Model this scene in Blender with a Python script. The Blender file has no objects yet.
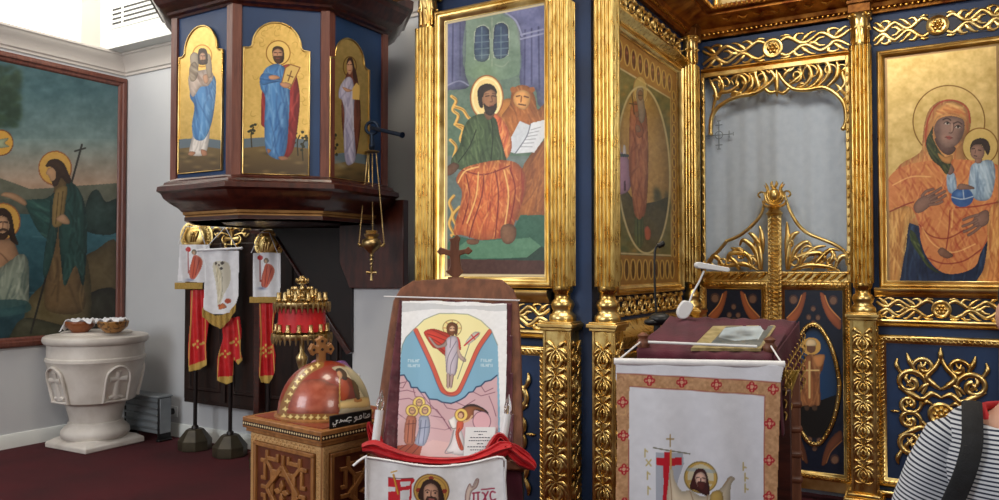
import bpy, bmesh, math, random
import numpy as np
from mathutils import Vector, Matrix
random.seed(7); RNG = np.random.default_rng(7)
PI = math.pi
SC = bpy.context.scene
COL = SC.collection

# ------------------------------------------------------------------ camera
FPX = 769.0; CXP = 499.5; CYP = 250.0; EYE = 1.6
TH = math.radians(30.6)                       # the camera looks 30.6 degrees to the left of +Y
PITCH = math.atan(18.0 / FPX)
RV = np.array([math.cos(TH), math.sin(TH), 0.0])
FH = np.array([-math.sin(TH), math.cos(TH), 0.0])
ZV = np.array([0, 0, 1.0])
FC = FH * math.cos(PITCH) + ZV * math.sin(PITCH)
UC = -FH * math.sin(PITCH) + ZV * math.cos(PITCH)
EYEP = np.array([0, 0, EYE])
cam = bpy.data.cameras.new('camera'); camo = bpy.data.objects.new('camera', cam); COL.objects.link(camo)
cam.sensor_width = 36; cam.lens = FPX / 999 * 36; cam.clip_start = 0.05; cam.clip_end = 100
camo.location = EYEP
camo.rotation_euler = (PI / 2 + PITCH, 0, TH)
SC.camera = camo

# ------------------------------------------------------------------ world, lights, exposure
w = bpy.data.worlds.new('world'); SC.world = w; w.use_nodes = True
nt = w.node_tree; nt.nodes.clear()
wo = nt.nodes.new('ShaderNodeOutputWorld'); bg = nt.nodes.new('ShaderNodeBackground')
tc = nt.nodes.new('ShaderNodeTexCoord'); sx = nt.nodes.new('ShaderNodeSeparateXYZ'); rp = nt.nodes.new('ShaderNodeValToRGB')
nt.links.new(tc.outputs['Generated'], sx.inputs[0]); nt.links.new(sx.outputs['Z'], rp.inputs[0])
rp.color_ramp.elements[0].position = 0.0; rp.color_ramp.elements[0].color = (.10, .075, .065, 1)
rp.color_ramp.elements[1].position = 0.75; rp.color_ramp.elements[1].color = (.55, .53, .5, 1)
nt.links.new(rp.outputs[0], bg.inputs[0]); bg.inputs[1].default_value = 0.95
nt.links.new(bg.outputs[0], wo.inputs[0])

def area(name, loc, target, size, power, col=(1, 1, 1), size_y=None, spec=1.0):
    l = bpy.data.lights.new(name, 'AREA'); l.energy = power; l.color = col; l.size = size
    if size_y: l.shape = 'RECTANGLE'; l.size_y = size_y
    l.specular_factor = spec
    o = bpy.data.objects.new(name, l); COL.objects.link(o); o.location = loc
    d = Vector(target) - Vector(loc); o.rotation_euler = d.to_track_quat('-Z', 'Y').to_euler()
    return o
area('clerestory_daylight', (-6.0, 2.0, 4.75), (-6.6, 3.6, 2.6), 1.2, 36, (1, .97, .92))
area('fill_light_left', (-4.2, -3.3, 3.2), (-3.9, 4.0, 1.2), 2.6, 175, (.92, .96, 1), 2.0)  # added fill from behind the camera for the lower walls, not a known window
area('fill_light_right', (4.5, -1.5, 4.0), (-1.2, 5.0, 1.6), 2.2, 125, (1, .95, .86), 1.6)  # added warm fill from the right for foreground and screen, no window known there
area('ceiling_fill_light', (-1.6, 2.2, 5.0), (-1.6, 3.6, 0), 1.0, 60, (1, .88, .7))  # general overhead light added for the room, no chandelier hangs here
area('recess_fill_light', (-.5, 3.2, 4.3), (-1.0, 5.7, 2.0), .9, 34, (1, .96, .88), spec=.3)  # added to brighten the curtain and icons in the recess, no fitting there
area('cove_light', (-6.5, 3.7, 4.3), (-7.2, 4.6, 4.5), .5, 7, (1, .95, .85))

SC.view_settings.view_transform = 'Standard'; SC.view_settings.look = 'None'
SC.view_settings.gamma = 1.0; SC.view_settings.exposure = 0.0; SC.view_settings.use_curve_mapping = False

# ------------------------------------------------------------------ pixel <-> place helpers
def ray(u, v):
    return FC + (u - CXP) / FPX * RV + (CYP - v) / FPX * UC
def cpt(u, v, z):
    d = ray(u, v); return EYEP + d * (z / d.dot(FH))
def project(P):
    Q = P - EYEP; zc = Q @ FC
    return CXP + FPX * (Q @ RV) / zc, CYP - FPX * (Q @ UC) / zc
def A(*x): return np.array(x, float)

class Pl:                                       # a plane in the room: origin, right, up, outward normal
    def __init__(s, O, ex, ey=ZV):
        s.O = np.array(O, float); s.ex = np.array(ex, float); s.ex /= np.linalg.norm(s.ex)
        s.ey = np.array(ey, float); s.ey /= np.linalg.norm(s.ey); s.n = np.cross(s.ex, s.ey)
    def p(s, a, b, h=0.0): return s.O + s.ex * a + s.ey * b + s.n * h
    def px(s, u, v, h=0.0):
        d = ray(u, v); k = ((s.O + s.n * h - EYEP) @ s.n) / (d @ s.n)
        q = EYEP + d * k - s.O; return (q @ s.ex, q @ s.ey)
def front(u, z, yaw=0.0, lean=None):            # vertical plane facing the camera, turned by yaw
    O = cpt(u, 268, z); O[2] = 0; y = math.radians(yaw)
    return Pl(O, RV * math.cos(y) + FH * math.sin(y))
YF = 3.86; YR = 5.70; XS = -1.709; XL = -7.25; YB = 4.775
P1 = Pl((0, YF, 0), (1, 0, 0)); P2 = Pl((0, YR, 0), (1, 0, 0)); PS = Pl((XS, 0, 0), (0, 1, 0))
PL = Pl((XL, 0, 0), (0, 1, 0)); PB = Pl((0, YB, 0), (1, 0, 0))

def crom(pts, closed=False, k=6):
    P = [np.array(p, float) for p in pts]; n = len(P); out = []
    if n < 3: return P
    rng = range(n) if closed else range(n - 1)
    for i in rng:
        if closed: a, b, c, d = P[(i - 1) % n], P[i], P[(i + 1) % n], P[(i + 2) % n]
        else: a, b, c, d = P[max(i - 1, 0)], P[i], P[i + 1], P[min(i + 2, n - 1)]
        for j in range(k):
            t = j / k
            out.append(.5 * ((2 * b) + (c - a) * t + (2 * a - 5 * b + 4 * c - d) * t * t + (3 * b - a - 3 * c + d) * t ** 3))
    if not closed: out.append(P[-1])
    return out

# ------------------------------------------------------------------ mesh builder
class MB:
    def __init__(s): s.v = []; s.f = []; s.n = 0; s.mi = []
    def add(s, V, F, m=0):
        V = np.asarray(V, float).reshape(-1, 3); s.v.append(V)
        for f in F: s.f.append([i + s.n for i in f]); s.mi.append(m)
        s.n += len(V); return s
    def box(s, c, d, rz=0, m=0):
        c = np.array(c, float); d = np.array(d, float) / 2; V = []
        cz, sz = math.cos(rz), math.sin(rz)
        for x in (-1, 1):
            for y in (-1, 1):
                for z in (-1, 1):
                    a, b = x * d[0], y * d[1]; V.append(c + A(a * cz - b * sz, a * sz + b * cz, z * d[2]))
        return s.add(V, [(0, 1, 3, 2), (4, 6, 7, 5), (0, 4, 5, 1), (2, 3, 7, 6), (0, 2, 6, 4), (1, 5, 7, 3)], m)
    def bp(s, P, a0, a1, b0, b1, h0, h1, m=0):  # box on a plane
        V = [P.p(a, b, h) for a in (a0, a1) for b in (b0, b1) for h in (h0, h1)]
        return s.add(V, [(0, 1, 3, 2), (4, 6, 7, 5), (0, 4, 5, 1), (2, 3, 7, 6), (0, 2, 6, 4), (1, 5, 7, 3)], m)
    def prism(s, P, poly, h0, h1, m=0):
        n = len(poly); V = [P.p(a, b, h0) for a, b in poly] + [P.p(a, b, h1) for a, b in poly]
        F = [tuple(range(n))[::-1], tuple(range(n, 2 * n))] + [(i, (i + 1) % n, n + (i + 1) % n, n + i) for i in range(n)]
        return s.add(V, F, m)
    def tube(s, pts, r, n=8, cap=True, m=0):
        P = [np.array(p, float) for p in pts]; k = len(P)
        R = [r] * k if np.isscalar(r) else list(np.interp(np.linspace(0, 1, k), np.linspace(0, 1, len(r)), r))
        T = [P[min(i + 1, k - 1)] - P[max(i - 1, 0)] for i in range(k)]
        T = [t / (np.linalg.norm(t) + 1e-12) for t in T]
        up = A(0, 0, 1) if abs(T[0][2]) < .9 else A(1, 0, 0)
        N = np.cross(T[0], up); N /= np.linalg.norm(N); V = []
        for i in range(k):
            N = N - T[i] * (N @ T[i]); N /= np.linalg.norm(N) + 1e-12; B = np.cross(T[i], N)
            for j in range(n):
                a = 2 * PI * j / n; V.append(P[i] + (N * math.cos(a) + B * math.sin(a)) * R[i])
        F = [(i * n + j, i * n + (j + 1) % n, (i + 1) * n + (j + 1) % n, (i + 1) * n + j) for i in range(k - 1) for j in range(n)]
        if cap: F += [tuple(range(n))[::-1], tuple(range((k - 1) * n, k * n))]
        return s.add(V, F, m)
    def orn(s, P, pts, wd, h, h0=0.0, sm=True, n=8, closed=False):   # carved stem lying on a plane
        Q = crom(pts, closed, 5) if sm else [np.array(p, float) for p in pts]
        if closed: Q = Q + [Q[0]]
        k = len(Q); W = [wd] * k if np.isscalar(wd) else list(np.interp(np.linspace(0, 1, k), np.linspace(0, 1, len(wd)), wd))
        V = []; W0 = max(W)
        for i in range(k):
            if closed: t = Q[(i + 1) % (k - 1)] - Q[(i - 1) % (k - 1)] if k > 2 else Q[1] - Q[0]
            else: t = Q[min(i + 1, k - 1)] - Q[max(i - 1, 0)]
            t = t / (np.linalg.norm(t) + 1e-12); q = A(-t[1], t[0]); hh = h * (.35 + .65 * W[i] / W0)
            for j in range(n):
                a = 2 * PI * j / n; c = q * math.cos(a) * W[i] / 2
                V.append(P.p(Q[i][0] + c[0], Q[i][1] + c[1], h0 + hh * .5 * (1 + math.sin(a))))
        F = [(i * n + j, (i + 1) * n + j, (i + 1) * n + (j + 1) % n, i * n + (j + 1) % n) for i in range(k - 1) for j in range(n)]
        if not closed: F += [tuple(range(n)), tuple(range((k - 1) * n, k * n))[::-1]]
        return s.add(V, F)
    def lathe(s, prof, c, n=32, rz=0.0, cap=True, ax=None, sq=False):
        c = np.array(c, float); V = []; X, Y, Z = A(1, 0, 0), A(0, 1, 0), ZV
        if ax is not None:
            Z = np.array(ax, float); Z /= np.linalg.norm(Z); X = np.cross(A(0, 0, 1) if abs(Z[2]) < .9 else A(1, 0, 0), Z); X /= np.linalg.norm(X); Y = np.cross(Z, X)
        for r, z in prof:
            for j in range(n):
                a = rz + 2 * PI * j / n; V.append(c + (X * math.cos(a) + Y * math.sin(a)) * r + Z * z)
        k = len(prof)
        F = [(i * n + j, i * n + (j + 1) % n, (i + 1) * n + (j + 1) % n, (i + 1) * n + j) for i in range(k - 1) for j in range(n)]
        if cap: F += [tuple(range(n))[::-1], tuple(range((k - 1) * n, k * n))]
        return s.add(V, F)
    def ball(s, c, r, n=12, sc=(1, 1, 1)):
        V = []; F = []; c = np.array(c, float); m = n // 2
        for i in range(1, m):
            for j in range(n):
                a = PI * i / m; b = 2 * PI * j / n
                V.append(c + r * A(math.sin(a) * math.cos(b) * sc[0], math.sin(a) * math.sin(b) * sc[1], math.cos(a) * sc[2]))
        V += [c + A(0, 0, r * sc[2]), c - A(0, 0, r * sc[2])]; N = len(V)
        F = [(i * n + j, (i + 1) * n + j, (i + 1) * n + (j + 1) % n, i * n + (j + 1) % n) for i in range(m - 2) for j in range(n)]
        F += [(N - 2, j, (j + 1) % n) for j in range(n)] + [(N - 1, (m - 2) * n + (j + 1) % n, (m - 2) * n + j) for j in range(n)]
        return s.add(V, F)
    def sweep(s, path, prof, closed=False):     # prof: (offset to the right of the path, z), mitred
        Q = [A(*p) for p in path]; n = len(Q); V = []
        for i in range(n):
            dirs = []
            if closed or i > 0: d = Q[i] - Q[(i - 1) % n]; dirs.append(d / np.linalg.norm(d))
            if closed or i < n - 1: d = Q[(i + 1) % n] - Q[i]; dirs.append(d / np.linalg.norm(d))
            ns = [A(d[1], -d[0]) for d in dirs]; mm = sum(ns); mm /= np.linalg.norm(mm); mm /= max(.2, mm @ ns[0])
            for o, z in prof: V.append(A(Q[i][0] + mm[0] * o, Q[i][1] + mm[1] * o, z))
        k = len(prof); F = []
        for i in range(n if closed else n - 1):
            j = (i + 1) % n
            for a in range(k): b = (a + 1) % k; F.append((i * k + a, i * k + b, j * k + b, j * k + a))
        if not closed: F += [tuple(range(k)), tuple(range((n - 1) * k, n * k))[::-1]]
        return s.add(V, F)
    def frame(s, P, a0, a1, b0, b1, prof):      # picture-frame moulding; prof: (inward offset, height)
        C = [(a0, b0, 1, 1), (a1, b0, -1, 1), (a1, b1, -1, -1), (a0, b1, 1, -1)]; V = []; k = len(prof)
        for a, b, x, y in C:
            for o, h in prof: V.append(P.p(a + x * o, b + y * o, h))
        F = [(i * k + j, ((i + 1) % 4) * k + j, ((i + 1) % 4) * k + (j + 1) % k, i * k + (j + 1) % k) for i in range(4) for j in range(k)]
        return s.add(V, F)

ORG = {}
def smooth_mesh(me, angle=40):
    me.polygons.foreach_set('use_smooth', [True] * len(me.polygons))
    try: me.set_sharp_from_angle(angle=math.radians(angle))
    except Exception: pass
def link(name, me, mats, parent=None, loc=None):
    o = bpy.data.objects.new(name, me); COL.objects.link(o)
    if not isinstance(mats, (list, tuple)): mats = [mats]
    for m in mats: me.materials.append(m)
    if parent is not None: o.parent = parent; ORG[o.name] = ORG[parent.name]
    else:
        if loc is not None: o.location = loc; ORG[o.name] = np.array(loc, float)
        else: ORG[o.name] = np.zeros(3)
    return o
def obj(name, mb, mats, parent=None, loc=None, bevel=0, smooth=40, solid=0, sub=0):
    V = np.concatenate(mb.v)
    org = ORG[parent.name] if parent is not None else (np.array(loc, float) if loc is not None else np.zeros(3))
    me = bpy.data.meshes.new(name); me.from_pydata((V - org).tolist(), [], mb.f); me.update()
    if any(mb.mi): me.polygons.foreach_set('material_index', mb.mi)
    bm = bmesh.new(); bm.from_mesh(me); bmesh.ops.recalc_face_normals(bm, faces=bm.faces); bm.to_mesh(me); bm.free()
    smooth_mesh(me, smooth)
    o = link(name, me, mats, parent, loc)
    if bevel:
        b = o.modifiers.new('bevel', 'BEVEL'); b.width = bevel; b.segments = 2; b.limit_method = 'ANGLE'; b.angle_limit = math.radians(50)
    if sub: q = o.modifiers.new('subsurf', 'SUBSURF'); q.levels = sub; q.render_levels = sub
    if solid: q = o.modifiers.new('solid', 'SOLIDIFY'); q.thickness = solid; q.offset = -1
    return o
def tag(o, label=None, cat=None, group=None, kind=None):
    if label: o['label'] = label; o['kind'] = kind or 'thing'
    if cat: o['category'] = cat
    if group: o['group'] = group
    if kind: o['kind'] = kind
    return o
def thing(name, label, cat, loc, group=None):
    o = bpy.data.objects.new(name, None); COL.objects.link(o); o.location = loc; o.empty_display_size = .1
    ORG[o.name] = np.array(loc, float); return tag(o, label, cat, group)
def struct(name, mb, mat, **k): return tag(obj(name, mb, mat, **k), kind='structure')

# ------------------------------------------------------------------ materials
def lin(c):
    c = np.asarray(c, float) / 255.0
    return np.where(c <= .04045, c / 12.92, ((c + .055) / 1.055) ** 2.4)
MATS = {}
def mat(name, c1, c2=None, scale=5, rough=.5, metal=0, bump=0, bscale=None, stretch=(1, 1, 1), detail=4, sheen=0, coat=0, lo=.35, hi=.65, rough2=None, kind='noise', emit=0, trans=0):
    m = bpy.data.materials.new(name); m.use_nodes = True; n = m.node_tree.nodes; L = m.node_tree.links; b = n['Principled BSDF']
    b.inputs['Roughness'].default_value = rough; b.inputs['Metallic'].default_value = metal
    if sheen: b.inputs['Sheen Weight'].default_value = sheen * .15
    if coat: b.inputs['Coat Weight'].default_value = coat; b.inputs['Coat Roughness'].default_value = .12
    if trans: b.inputs['Transmission Weight'].default_value = trans
    t = n.new('ShaderNodeTexCoord'); mp = n.new('ShaderNodeMapping'); mp.inputs['Scale'].default_value = stretch
    L.new(t.outputs['Object'], mp.inputs[0])
    if kind == 'wave':
        x = n.new('ShaderNodeTexWave'); x.inputs['Distortion'].default_value = 6; x.inputs['Detail'].default_value = 3
    elif kind == 'voronoi': x = n.new('ShaderNodeTexVoronoi')
    else: x = n.new('ShaderNodeTexNoise'); x.inputs['Detail'].default_value = detail
    x.inputs['Scale'].default_value = scale; L.new(mp.outputs[0], x.inputs['Vector'])
    fac = x.outputs[0]
    r = n.new('ShaderNodeValToRGB'); r.color_ramp.elements[0].position = lo; r.color_ramp.elements[1].position = hi
    c2 = c1 if c2 is None else c2
    r.color_ramp.elements[0].color = (*lin(c1), 1); r.color_ramp.elements[1].color = (*lin(c2), 1)
    L.new(fac, r.inputs[0]); L.new(r.outputs[0], b.inputs['Base Color'])
    if emit: L.new(r.outputs[0], b.inputs['Emission Color']); b.inputs['Emission Strength'].default_value = emit
    if rough2 is not None:
        mr = n.new('ShaderNodeMapRange'); mr.inputs['To Min'].default_value = rough; mr.inputs['To Max'].default_value = rough2
        L.new(fac, mr.inputs[0]); L.new(mr.outputs[0], b.inputs['Roughness'])
    if bump:
        y = n.new('ShaderNodeTexNoise'); y.inputs['Scale'].default_value = bscale or scale * 3; y.inputs['Detail'].default_value = 4; L.new(mp.outputs[0], y.inputs['Vector'])
        bp = n.new('ShaderNodeBump'); bp.inputs['Strength'].default_value = bump; bp.inputs['Distance'].default_value = .003 if metal > .9 else .01
        L.new(y.outputs[0], bp.inputs['Height']); L.new(bp.outputs[0], b.inputs['Normal'])
    MATS[name] = m; return m
G = mat('gilded_gold', (204, 164, 90), (240, 212, 142), 9, .2, 1, .14, 40, rough2=.42)
GB = mat('burnished_gold_shaft', (206, 164, 86), (240, 212, 136), 16, .2, 1, .10, 60, stretch=(2, 2, .8), rough2=.38)
GD = mat('dark_carved_gold', (150, 98, 38), (222, 168, 78), 14, .26, 1, .4, 50, rough2=.5)
GR = mat('red_bole_gold', (120, 62, 30), (190, 128, 58), 10, .3, 1, .3, 40, rough2=.5)
BLUE = mat('deep_blue_lacquer', (13, 34, 66), (20, 50, 92), 3, .6, 0, .05, 30)
NAVY = mat('navy_backing', (7, 16, 36), (12, 26, 52), 3, .5)
WALLP = mat('white_wall_plaster', (201, 203, 206), (207, 209, 211), 1.5, .8, 0, .08, 90)
CREAM = mat('cream_moulding_paint', (218, 211, 202), (222, 215, 207), 2, .6, 0, .05)
WHITEP = mat('white_bulkhead_paint', (222, 226, 222), (232, 234, 230), 2, .7)
WALNUT = mat('dark_walnut', (42, 16, 12), (72, 30, 20), 6, .32, 0, .1, 60, stretch=(1, 1, 6), coat=.3)
WALNUTH = mat('dark_walnut_moulding', (48, 18, 13), (78, 34, 23), 6, .3, 0, .08, 60, stretch=(4, 4, 1), coat=.3)
MAHOG = mat('mahogany_post', (92, 46, 36), (118, 66, 50), 8, .4, 0, .1, 60, stretch=(6, 6, .6), coat=.2)
BROWN = mat('brown_board_wood', (96, 56, 38), (124, 76, 52), 7, .45, 0, .1, 60, stretch=(6, 6, 1))
OAK = mat('honey_oak', (134, 86, 42), (168, 114, 62), 7, .42, 0, .1, 60, stretch=(5, 5, 1))
OAKD = mat('carved_reddish_oak', (84, 38, 20), (112, 56, 30), 7, .45, 0, .1, 60)
EBON = mat('near_black_wood', (14, 7, 6), (26, 12, 10), 6, .4)
CARPET = mat('maroon_carpet', (62, 3, 13), (82, 7, 20), 2.2, .95, 0, .8, 160, detail=8, lo=.3, hi=.7)
MARBLE = mat('white_marble', (206, 198, 188), (232, 226, 218), 4, .45, 0, .12, 30, detail=8)
BLACK = mat('black_plastic', (14, 14, 15), None, 5, .45)
GREYM = mat('grey_metal_heater', (132, 138, 142), (150, 156, 160), 5, .45, .3)
CURT = mat('pale_blue_white_curtain', (178, 190, 204), (186, 197, 210), 20, .75, 0, .15, 200, sheen=.3)
SATIN = mat('white_satin', (226, 226, 230), (238, 238, 240), 30, .3, 0, .1, 60, sheen=.4)
REDC = mat('red_cloth', (178, 14, 26), (208, 26, 36), 12, .55, 0, .1, 80, sheen=.3)
MAROONC = mat('maroon_velvet', (70, 14, 32), (88, 20, 42), 10, .75, 0, .2, 120, sheen=.4)
WHITEPL = mat('white_plastic', (226, 228, 230), None, 5, .35)
IRONB = mat('blue_black_iron', (28, 42, 62), (36, 52, 74), 8, .4, .6)
BRASS = mat('aged_brass', (164, 136, 88), (210, 184, 132), 20, .25, 1, .2, 60, rough2=.45)
FRINGE = mat('gold_fringe', (176, 138, 60), (214, 178, 96), 90, .6, .2, .5, 300, stretch=(6, 6, .5))
PURPLE = mat('purple_satin', (96, 56, 118), (136, 92, 150), 14, .4, 0, .2, 40, sheen=.3)
GLASS = mat('clear_bulb_glass', (250, 250, 250), None, 5, .05, 0, trans=.9)
BASEG = mat('olive_brown_cast_base', (58, 52, 40), (76, 68, 52), 10, .45, .2)

def paintmat(name, rough=.4, metal=0, bump=.05, bscale=120, coat=0, sheen=0):
    m = bpy.data.materials.new(name); m.use_nodes = True; n = m.node_tree.nodes; L = m.node_tree.links; b = n['Principled BSDF']
    a = n.new('ShaderNodeAttribute'); a.attribute_name = 'Col'; L.new(a.outputs['Color'], b.inputs['Base Color'])
    b.inputs['Roughness'].default_value = rough
    if metal: 
        mm = n.new('ShaderNodeMath'); mm.operation = 'MULTIPLY'; mm.inputs[1].default_value = metal
        L.new(a.outputs['Alpha'], mm.inputs[0]); L.new(mm.outputs[0], b.inputs['Metallic'])
    if coat: b.inputs['Coat Weight'].default_value = coat; b.inputs['Coat Roughness'].default_value = .1
    if sheen: b.inputs['Sheen Weight'].default_value = sheen * .15
    if bump:
        t = n.new('ShaderNodeTexCoord'); y = n.new('ShaderNodeTexNoise'); y.inputs['Scale'].default_value = bscale; L.new(t.outputs['Object'], y.inputs['Vector'])
        bp = n.new('ShaderNodeBump'); bp.inputs['Strength'].default_value = bump; bp.inputs['Distance'].default_value = .005
        L.new(y.outputs[0], bp.inputs['Height']); L.new(bp.outputs[0], b.inputs['Normal'])
    return m
PM_OIL = paintmat('oil_painting', .42)
PM_ICON = paintmat('icon_on_gold_ground', .36, .75, .08, 60)
PM_CLOTH = paintmat('embroidered_satin', .42, .35, .12, 200, sheen=.3)
PM_PRINT = paintmat('laminated_print', .3, 0, 0)

# ------------------------------------------------------------------ painter: pictures painted on a dense mesh
def vnoise(X, Y, seed=0):
    r = np.random.default_rng(seed); T = r.random((64, 64))
    xi = np.floor(X).astype(int); yi = np.floor(Y).astype(int); fx = X - xi; fy = Y - yi
    fx = fx * fx * (3 - 2 * fx); fy = fy * fy * (3 - 2 * fy)
    g = lambda a, b: T[a % 64, b % 64]
    return (g(xi, yi) * (1 - fx) + g(xi + 1, yi) * fx) * (1 - fy) + (g(xi, yi + 1) * (1 - fx) + g(xi + 1, yi + 1) * fx) * fy
class Canvas:
    def __init__(s, P, a0, a1, b0, b1, nx, ny, h=0.0, disp=None, base=(128, 128, 128), pts=None):
        s.nx, s.ny = nx, ny
        if pts is None:
            aa, bb = np.meshgrid(np.linspace(a0, a1, nx), np.linspace(b0, b1, ny))
            hh = np.full_like(aa, h)
            if disp is not None: hh = hh + disp(aa, bb)
            s.pts = P.O + aa[..., None] * P.ex + bb[..., None] * P.ey + hh[..., None] * P.n
            flat = P.O + aa[..., None] * P.ex + bb[..., None] * P.ey + h * P.n
        else: s.pts = pts; flat = pts
        s.U, s.V = project(flat.reshape(-1, 3)); s.U = s.U; s.V = s.V
        s.c = np.tile(np.array(base, float), (len(s.U), 1)); s.al = np.zeros(len(s.U))
        s.keep = None; s.view(0, 0, 1)
    def view(s, x, y, k): s.x0, s.y0, s.k = x, y, k; return s
    def T(s, pts): return np.array([(s.x0 + p[0] / s.k, s.y0 + p[1] / s.k) for p in pts], float)
    def _in(s, Q):
        m = (s.U > Q[:, 0].min()) & (s.U < Q[:, 0].max()) & (s.V > Q[:, 1].min()) & (s.V < Q[:, 1].max())
        I = np.nonzero(m)[0]; x = s.U[I]; y = s.V[I]; c = np.zeros(len(I), bool)
        j = len(Q) - 1
        for i in range(len(Q)):
            x1, y1 = Q[i]; x2, y2 = Q[j]
            if y1 != y2: c ^= ((y1 > y) != (y2 > y)) & (x < (x2 - x1) * (y - y1) / (y2 - y1) + x1)
            j = i
        return I[c]
    def _put(s, I, col, a=1.0, gold=None):
        if np.isscalar(a): s.c[I] = s.c[I] * (1 - a) + np.asarray(col, float) * a
        else: s.c[I] = s.c[I] * (1 - a[:, None]) + np.asarray(col, float) * a[:, None]
        if gold is not None: s.al[I] = gold
        elif np.isscalar(a) and a >= .9: s.al[I] = 0
    def poly(s, col, pts, smooth=True, a=1.0, grad=None, gold=None, clip=None):
        Q = s.T(pts); Q = np.array(crom(Q, True, 4)) if smooth else Q
        I = s._in(Q)
        if clip is not None: I = np.intersect1d(I, clip)
        if grad is not None:
            c2, p, q = grad; p, q = s.T([p, q]); d = q - p; t = np.clip(((s.U[I] - p[0]) * d[0] + (s.V[I] - p[1]) * d[1]) / (d @ d), 0, 1)[:, None]
            cc = np.asarray(col, float) * (1 - t) + np.asarray(c2, float) * t; s.c[I] = s.c[I] * (1 - a) + cc * a
            s.al[I] = gold or 0
        else: s._put(I, col, a, gold)
        sz = min(np.ptp(Q[:, 0]), np.ptp(Q[:, 1]))
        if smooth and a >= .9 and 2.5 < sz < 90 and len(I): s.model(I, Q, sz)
        return I
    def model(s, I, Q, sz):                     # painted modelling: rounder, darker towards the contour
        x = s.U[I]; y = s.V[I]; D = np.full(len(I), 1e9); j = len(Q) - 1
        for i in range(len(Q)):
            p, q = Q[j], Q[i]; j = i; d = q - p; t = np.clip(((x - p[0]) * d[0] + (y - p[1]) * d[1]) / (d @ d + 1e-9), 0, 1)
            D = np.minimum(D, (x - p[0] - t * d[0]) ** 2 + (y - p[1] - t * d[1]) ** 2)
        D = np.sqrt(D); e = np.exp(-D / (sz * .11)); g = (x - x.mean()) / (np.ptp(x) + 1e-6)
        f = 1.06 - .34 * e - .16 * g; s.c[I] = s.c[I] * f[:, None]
    def disc(s, col, x, y, rx, ry=None, a=1.0, gold=None, clip=None):
        ry = ry or rx; (X, Y), = s.T([(x, y)]); d = ((s.U - X) / (rx / s.k)) ** 2 + ((s.V - Y) / (ry / s.k)) ** 2
        I = np.nonzero(d < 1)[0]
        if clip is not None: I = np.intersect1d(I, clip)
        s._put(I, col, a, gold); return I
    def soft(s, col, x, y, rx, ry=None, a=.6, clip=None):
        ry = ry or rx; (X, Y), = s.T([(x, y)]); d = ((s.U - X) / (rx / s.k)) ** 2 + ((s.V - Y) / (ry / s.k)) ** 2
        I = np.nonzero(d < 6)[0]
        if clip is not None: I = np.intersect1d(I, clip)
        aa = a * np.exp(-d[I] * 1.2); s.c[I] = s.c[I] * (1 - aa[:, None]) + np.asarray(col, float) * aa[:, None]
    def line(s, col, wd, pts, smooth=True, a=1.0, clip=None, gold=None, closed=False, soft=False):
        Q = s.T(pts); wd = wd / s.k / 2
        if smooth and len(Q) > 2: Q = np.array(crom(Q, closed, 5))
        if closed: Q = np.vstack([Q, Q[:1]])
        m = (s.U > Q[:, 0].min() - wd - 1) & (s.U < Q[:, 0].max() + wd + 1) & (s.V > Q[:, 1].min() - wd - 1) & (s.V < Q[:, 1].max() + wd + 1)
        I = np.nonzero(m)[0]
        if clip is not None: I = np.intersect1d(I, clip)
        if len(I) == 0: return
        x = s.U[I]; y = s.V[I]; D = np.full(len(I), 1e9)
        for p, q in zip(Q[:-1], Q[1:]):
            d = q - p; L2 = d @ d + 1e-9; t = np.clip(((x - p[0]) * d[0] + (y - p[1]) * d[1]) / L2, 0, 1)
            D = np.minimum(D, (x - p[0] - t * d[0]) ** 2 + (y - p[1] - t * d[1]) ** 2)
        D = np.sqrt(D); al = (np.exp(-(D / (wd + .25)) ** 2) * a if soft else np.clip((wd + .35 - D) / .5, 0, 1) * a); K = al > .02; I = I[K]
        s._put(I, col, al[K]); 
        if gold is not None: s.al[I] = gold
    def ring(s, col, wd, x, y, rx, ry=None, **k):
        ry = ry or rx
        s.line(col, wd, [(x + rx * math.cos(t), y + ry * math.sin(t)) for t in np.linspace(0, 2 * PI, 25)[:-1]], closed=True, **k)
    def lines(s, col, wd, L, **k):
        for p in L: s.line(col, wd, p, **k)
    def folds(s, I, dark, light, n=14, ang=90, ln=20, wd=.8, seed=1, a=.38):   # painted drapery strokes inside a shape
        if len(I) == 0: return
        r = np.random.default_rng(seed); kk = s.view_save(); s.view(0, 0, 1)
        for i in range(n):
            j = I[r.integers(len(I))]; x, y = s.U[j], s.V[j]; t = math.radians(ang + r.normal() * 9); l = ln * (.5 + r.random()) / 2
            b = r.normal() * l * .2
            s.line(dark if i % 2 else light, wd * (.6 + .8 * r.random()), [(x - math.cos(t) * l, y - math.sin(t) * l), (x + b, y + b * .3), (x + math.cos(t) * l, y + math.sin(t) * l)], a=min(1, a * 1.05), clip=I, soft=True)
        s.x0, s.y0, s.k = kk
    def view_save(s): return (s.x0, s.y0, s.k)
    def grain(s, amt=8, scale=4, seed=3, clip=None, sy=1.0):
        n = vnoise(s.U / scale + 100, s.V / scale * sy + 100, seed) + .5 * vnoise(s.U / scale * 2.3 + 100, s.V / scale * 2.3 * sy + 100, seed + 1) - .75
        if clip is None: s.c += n[:, None] * amt * 2
        else: s.c[clip] += n[clip, None] * amt * 2
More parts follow.
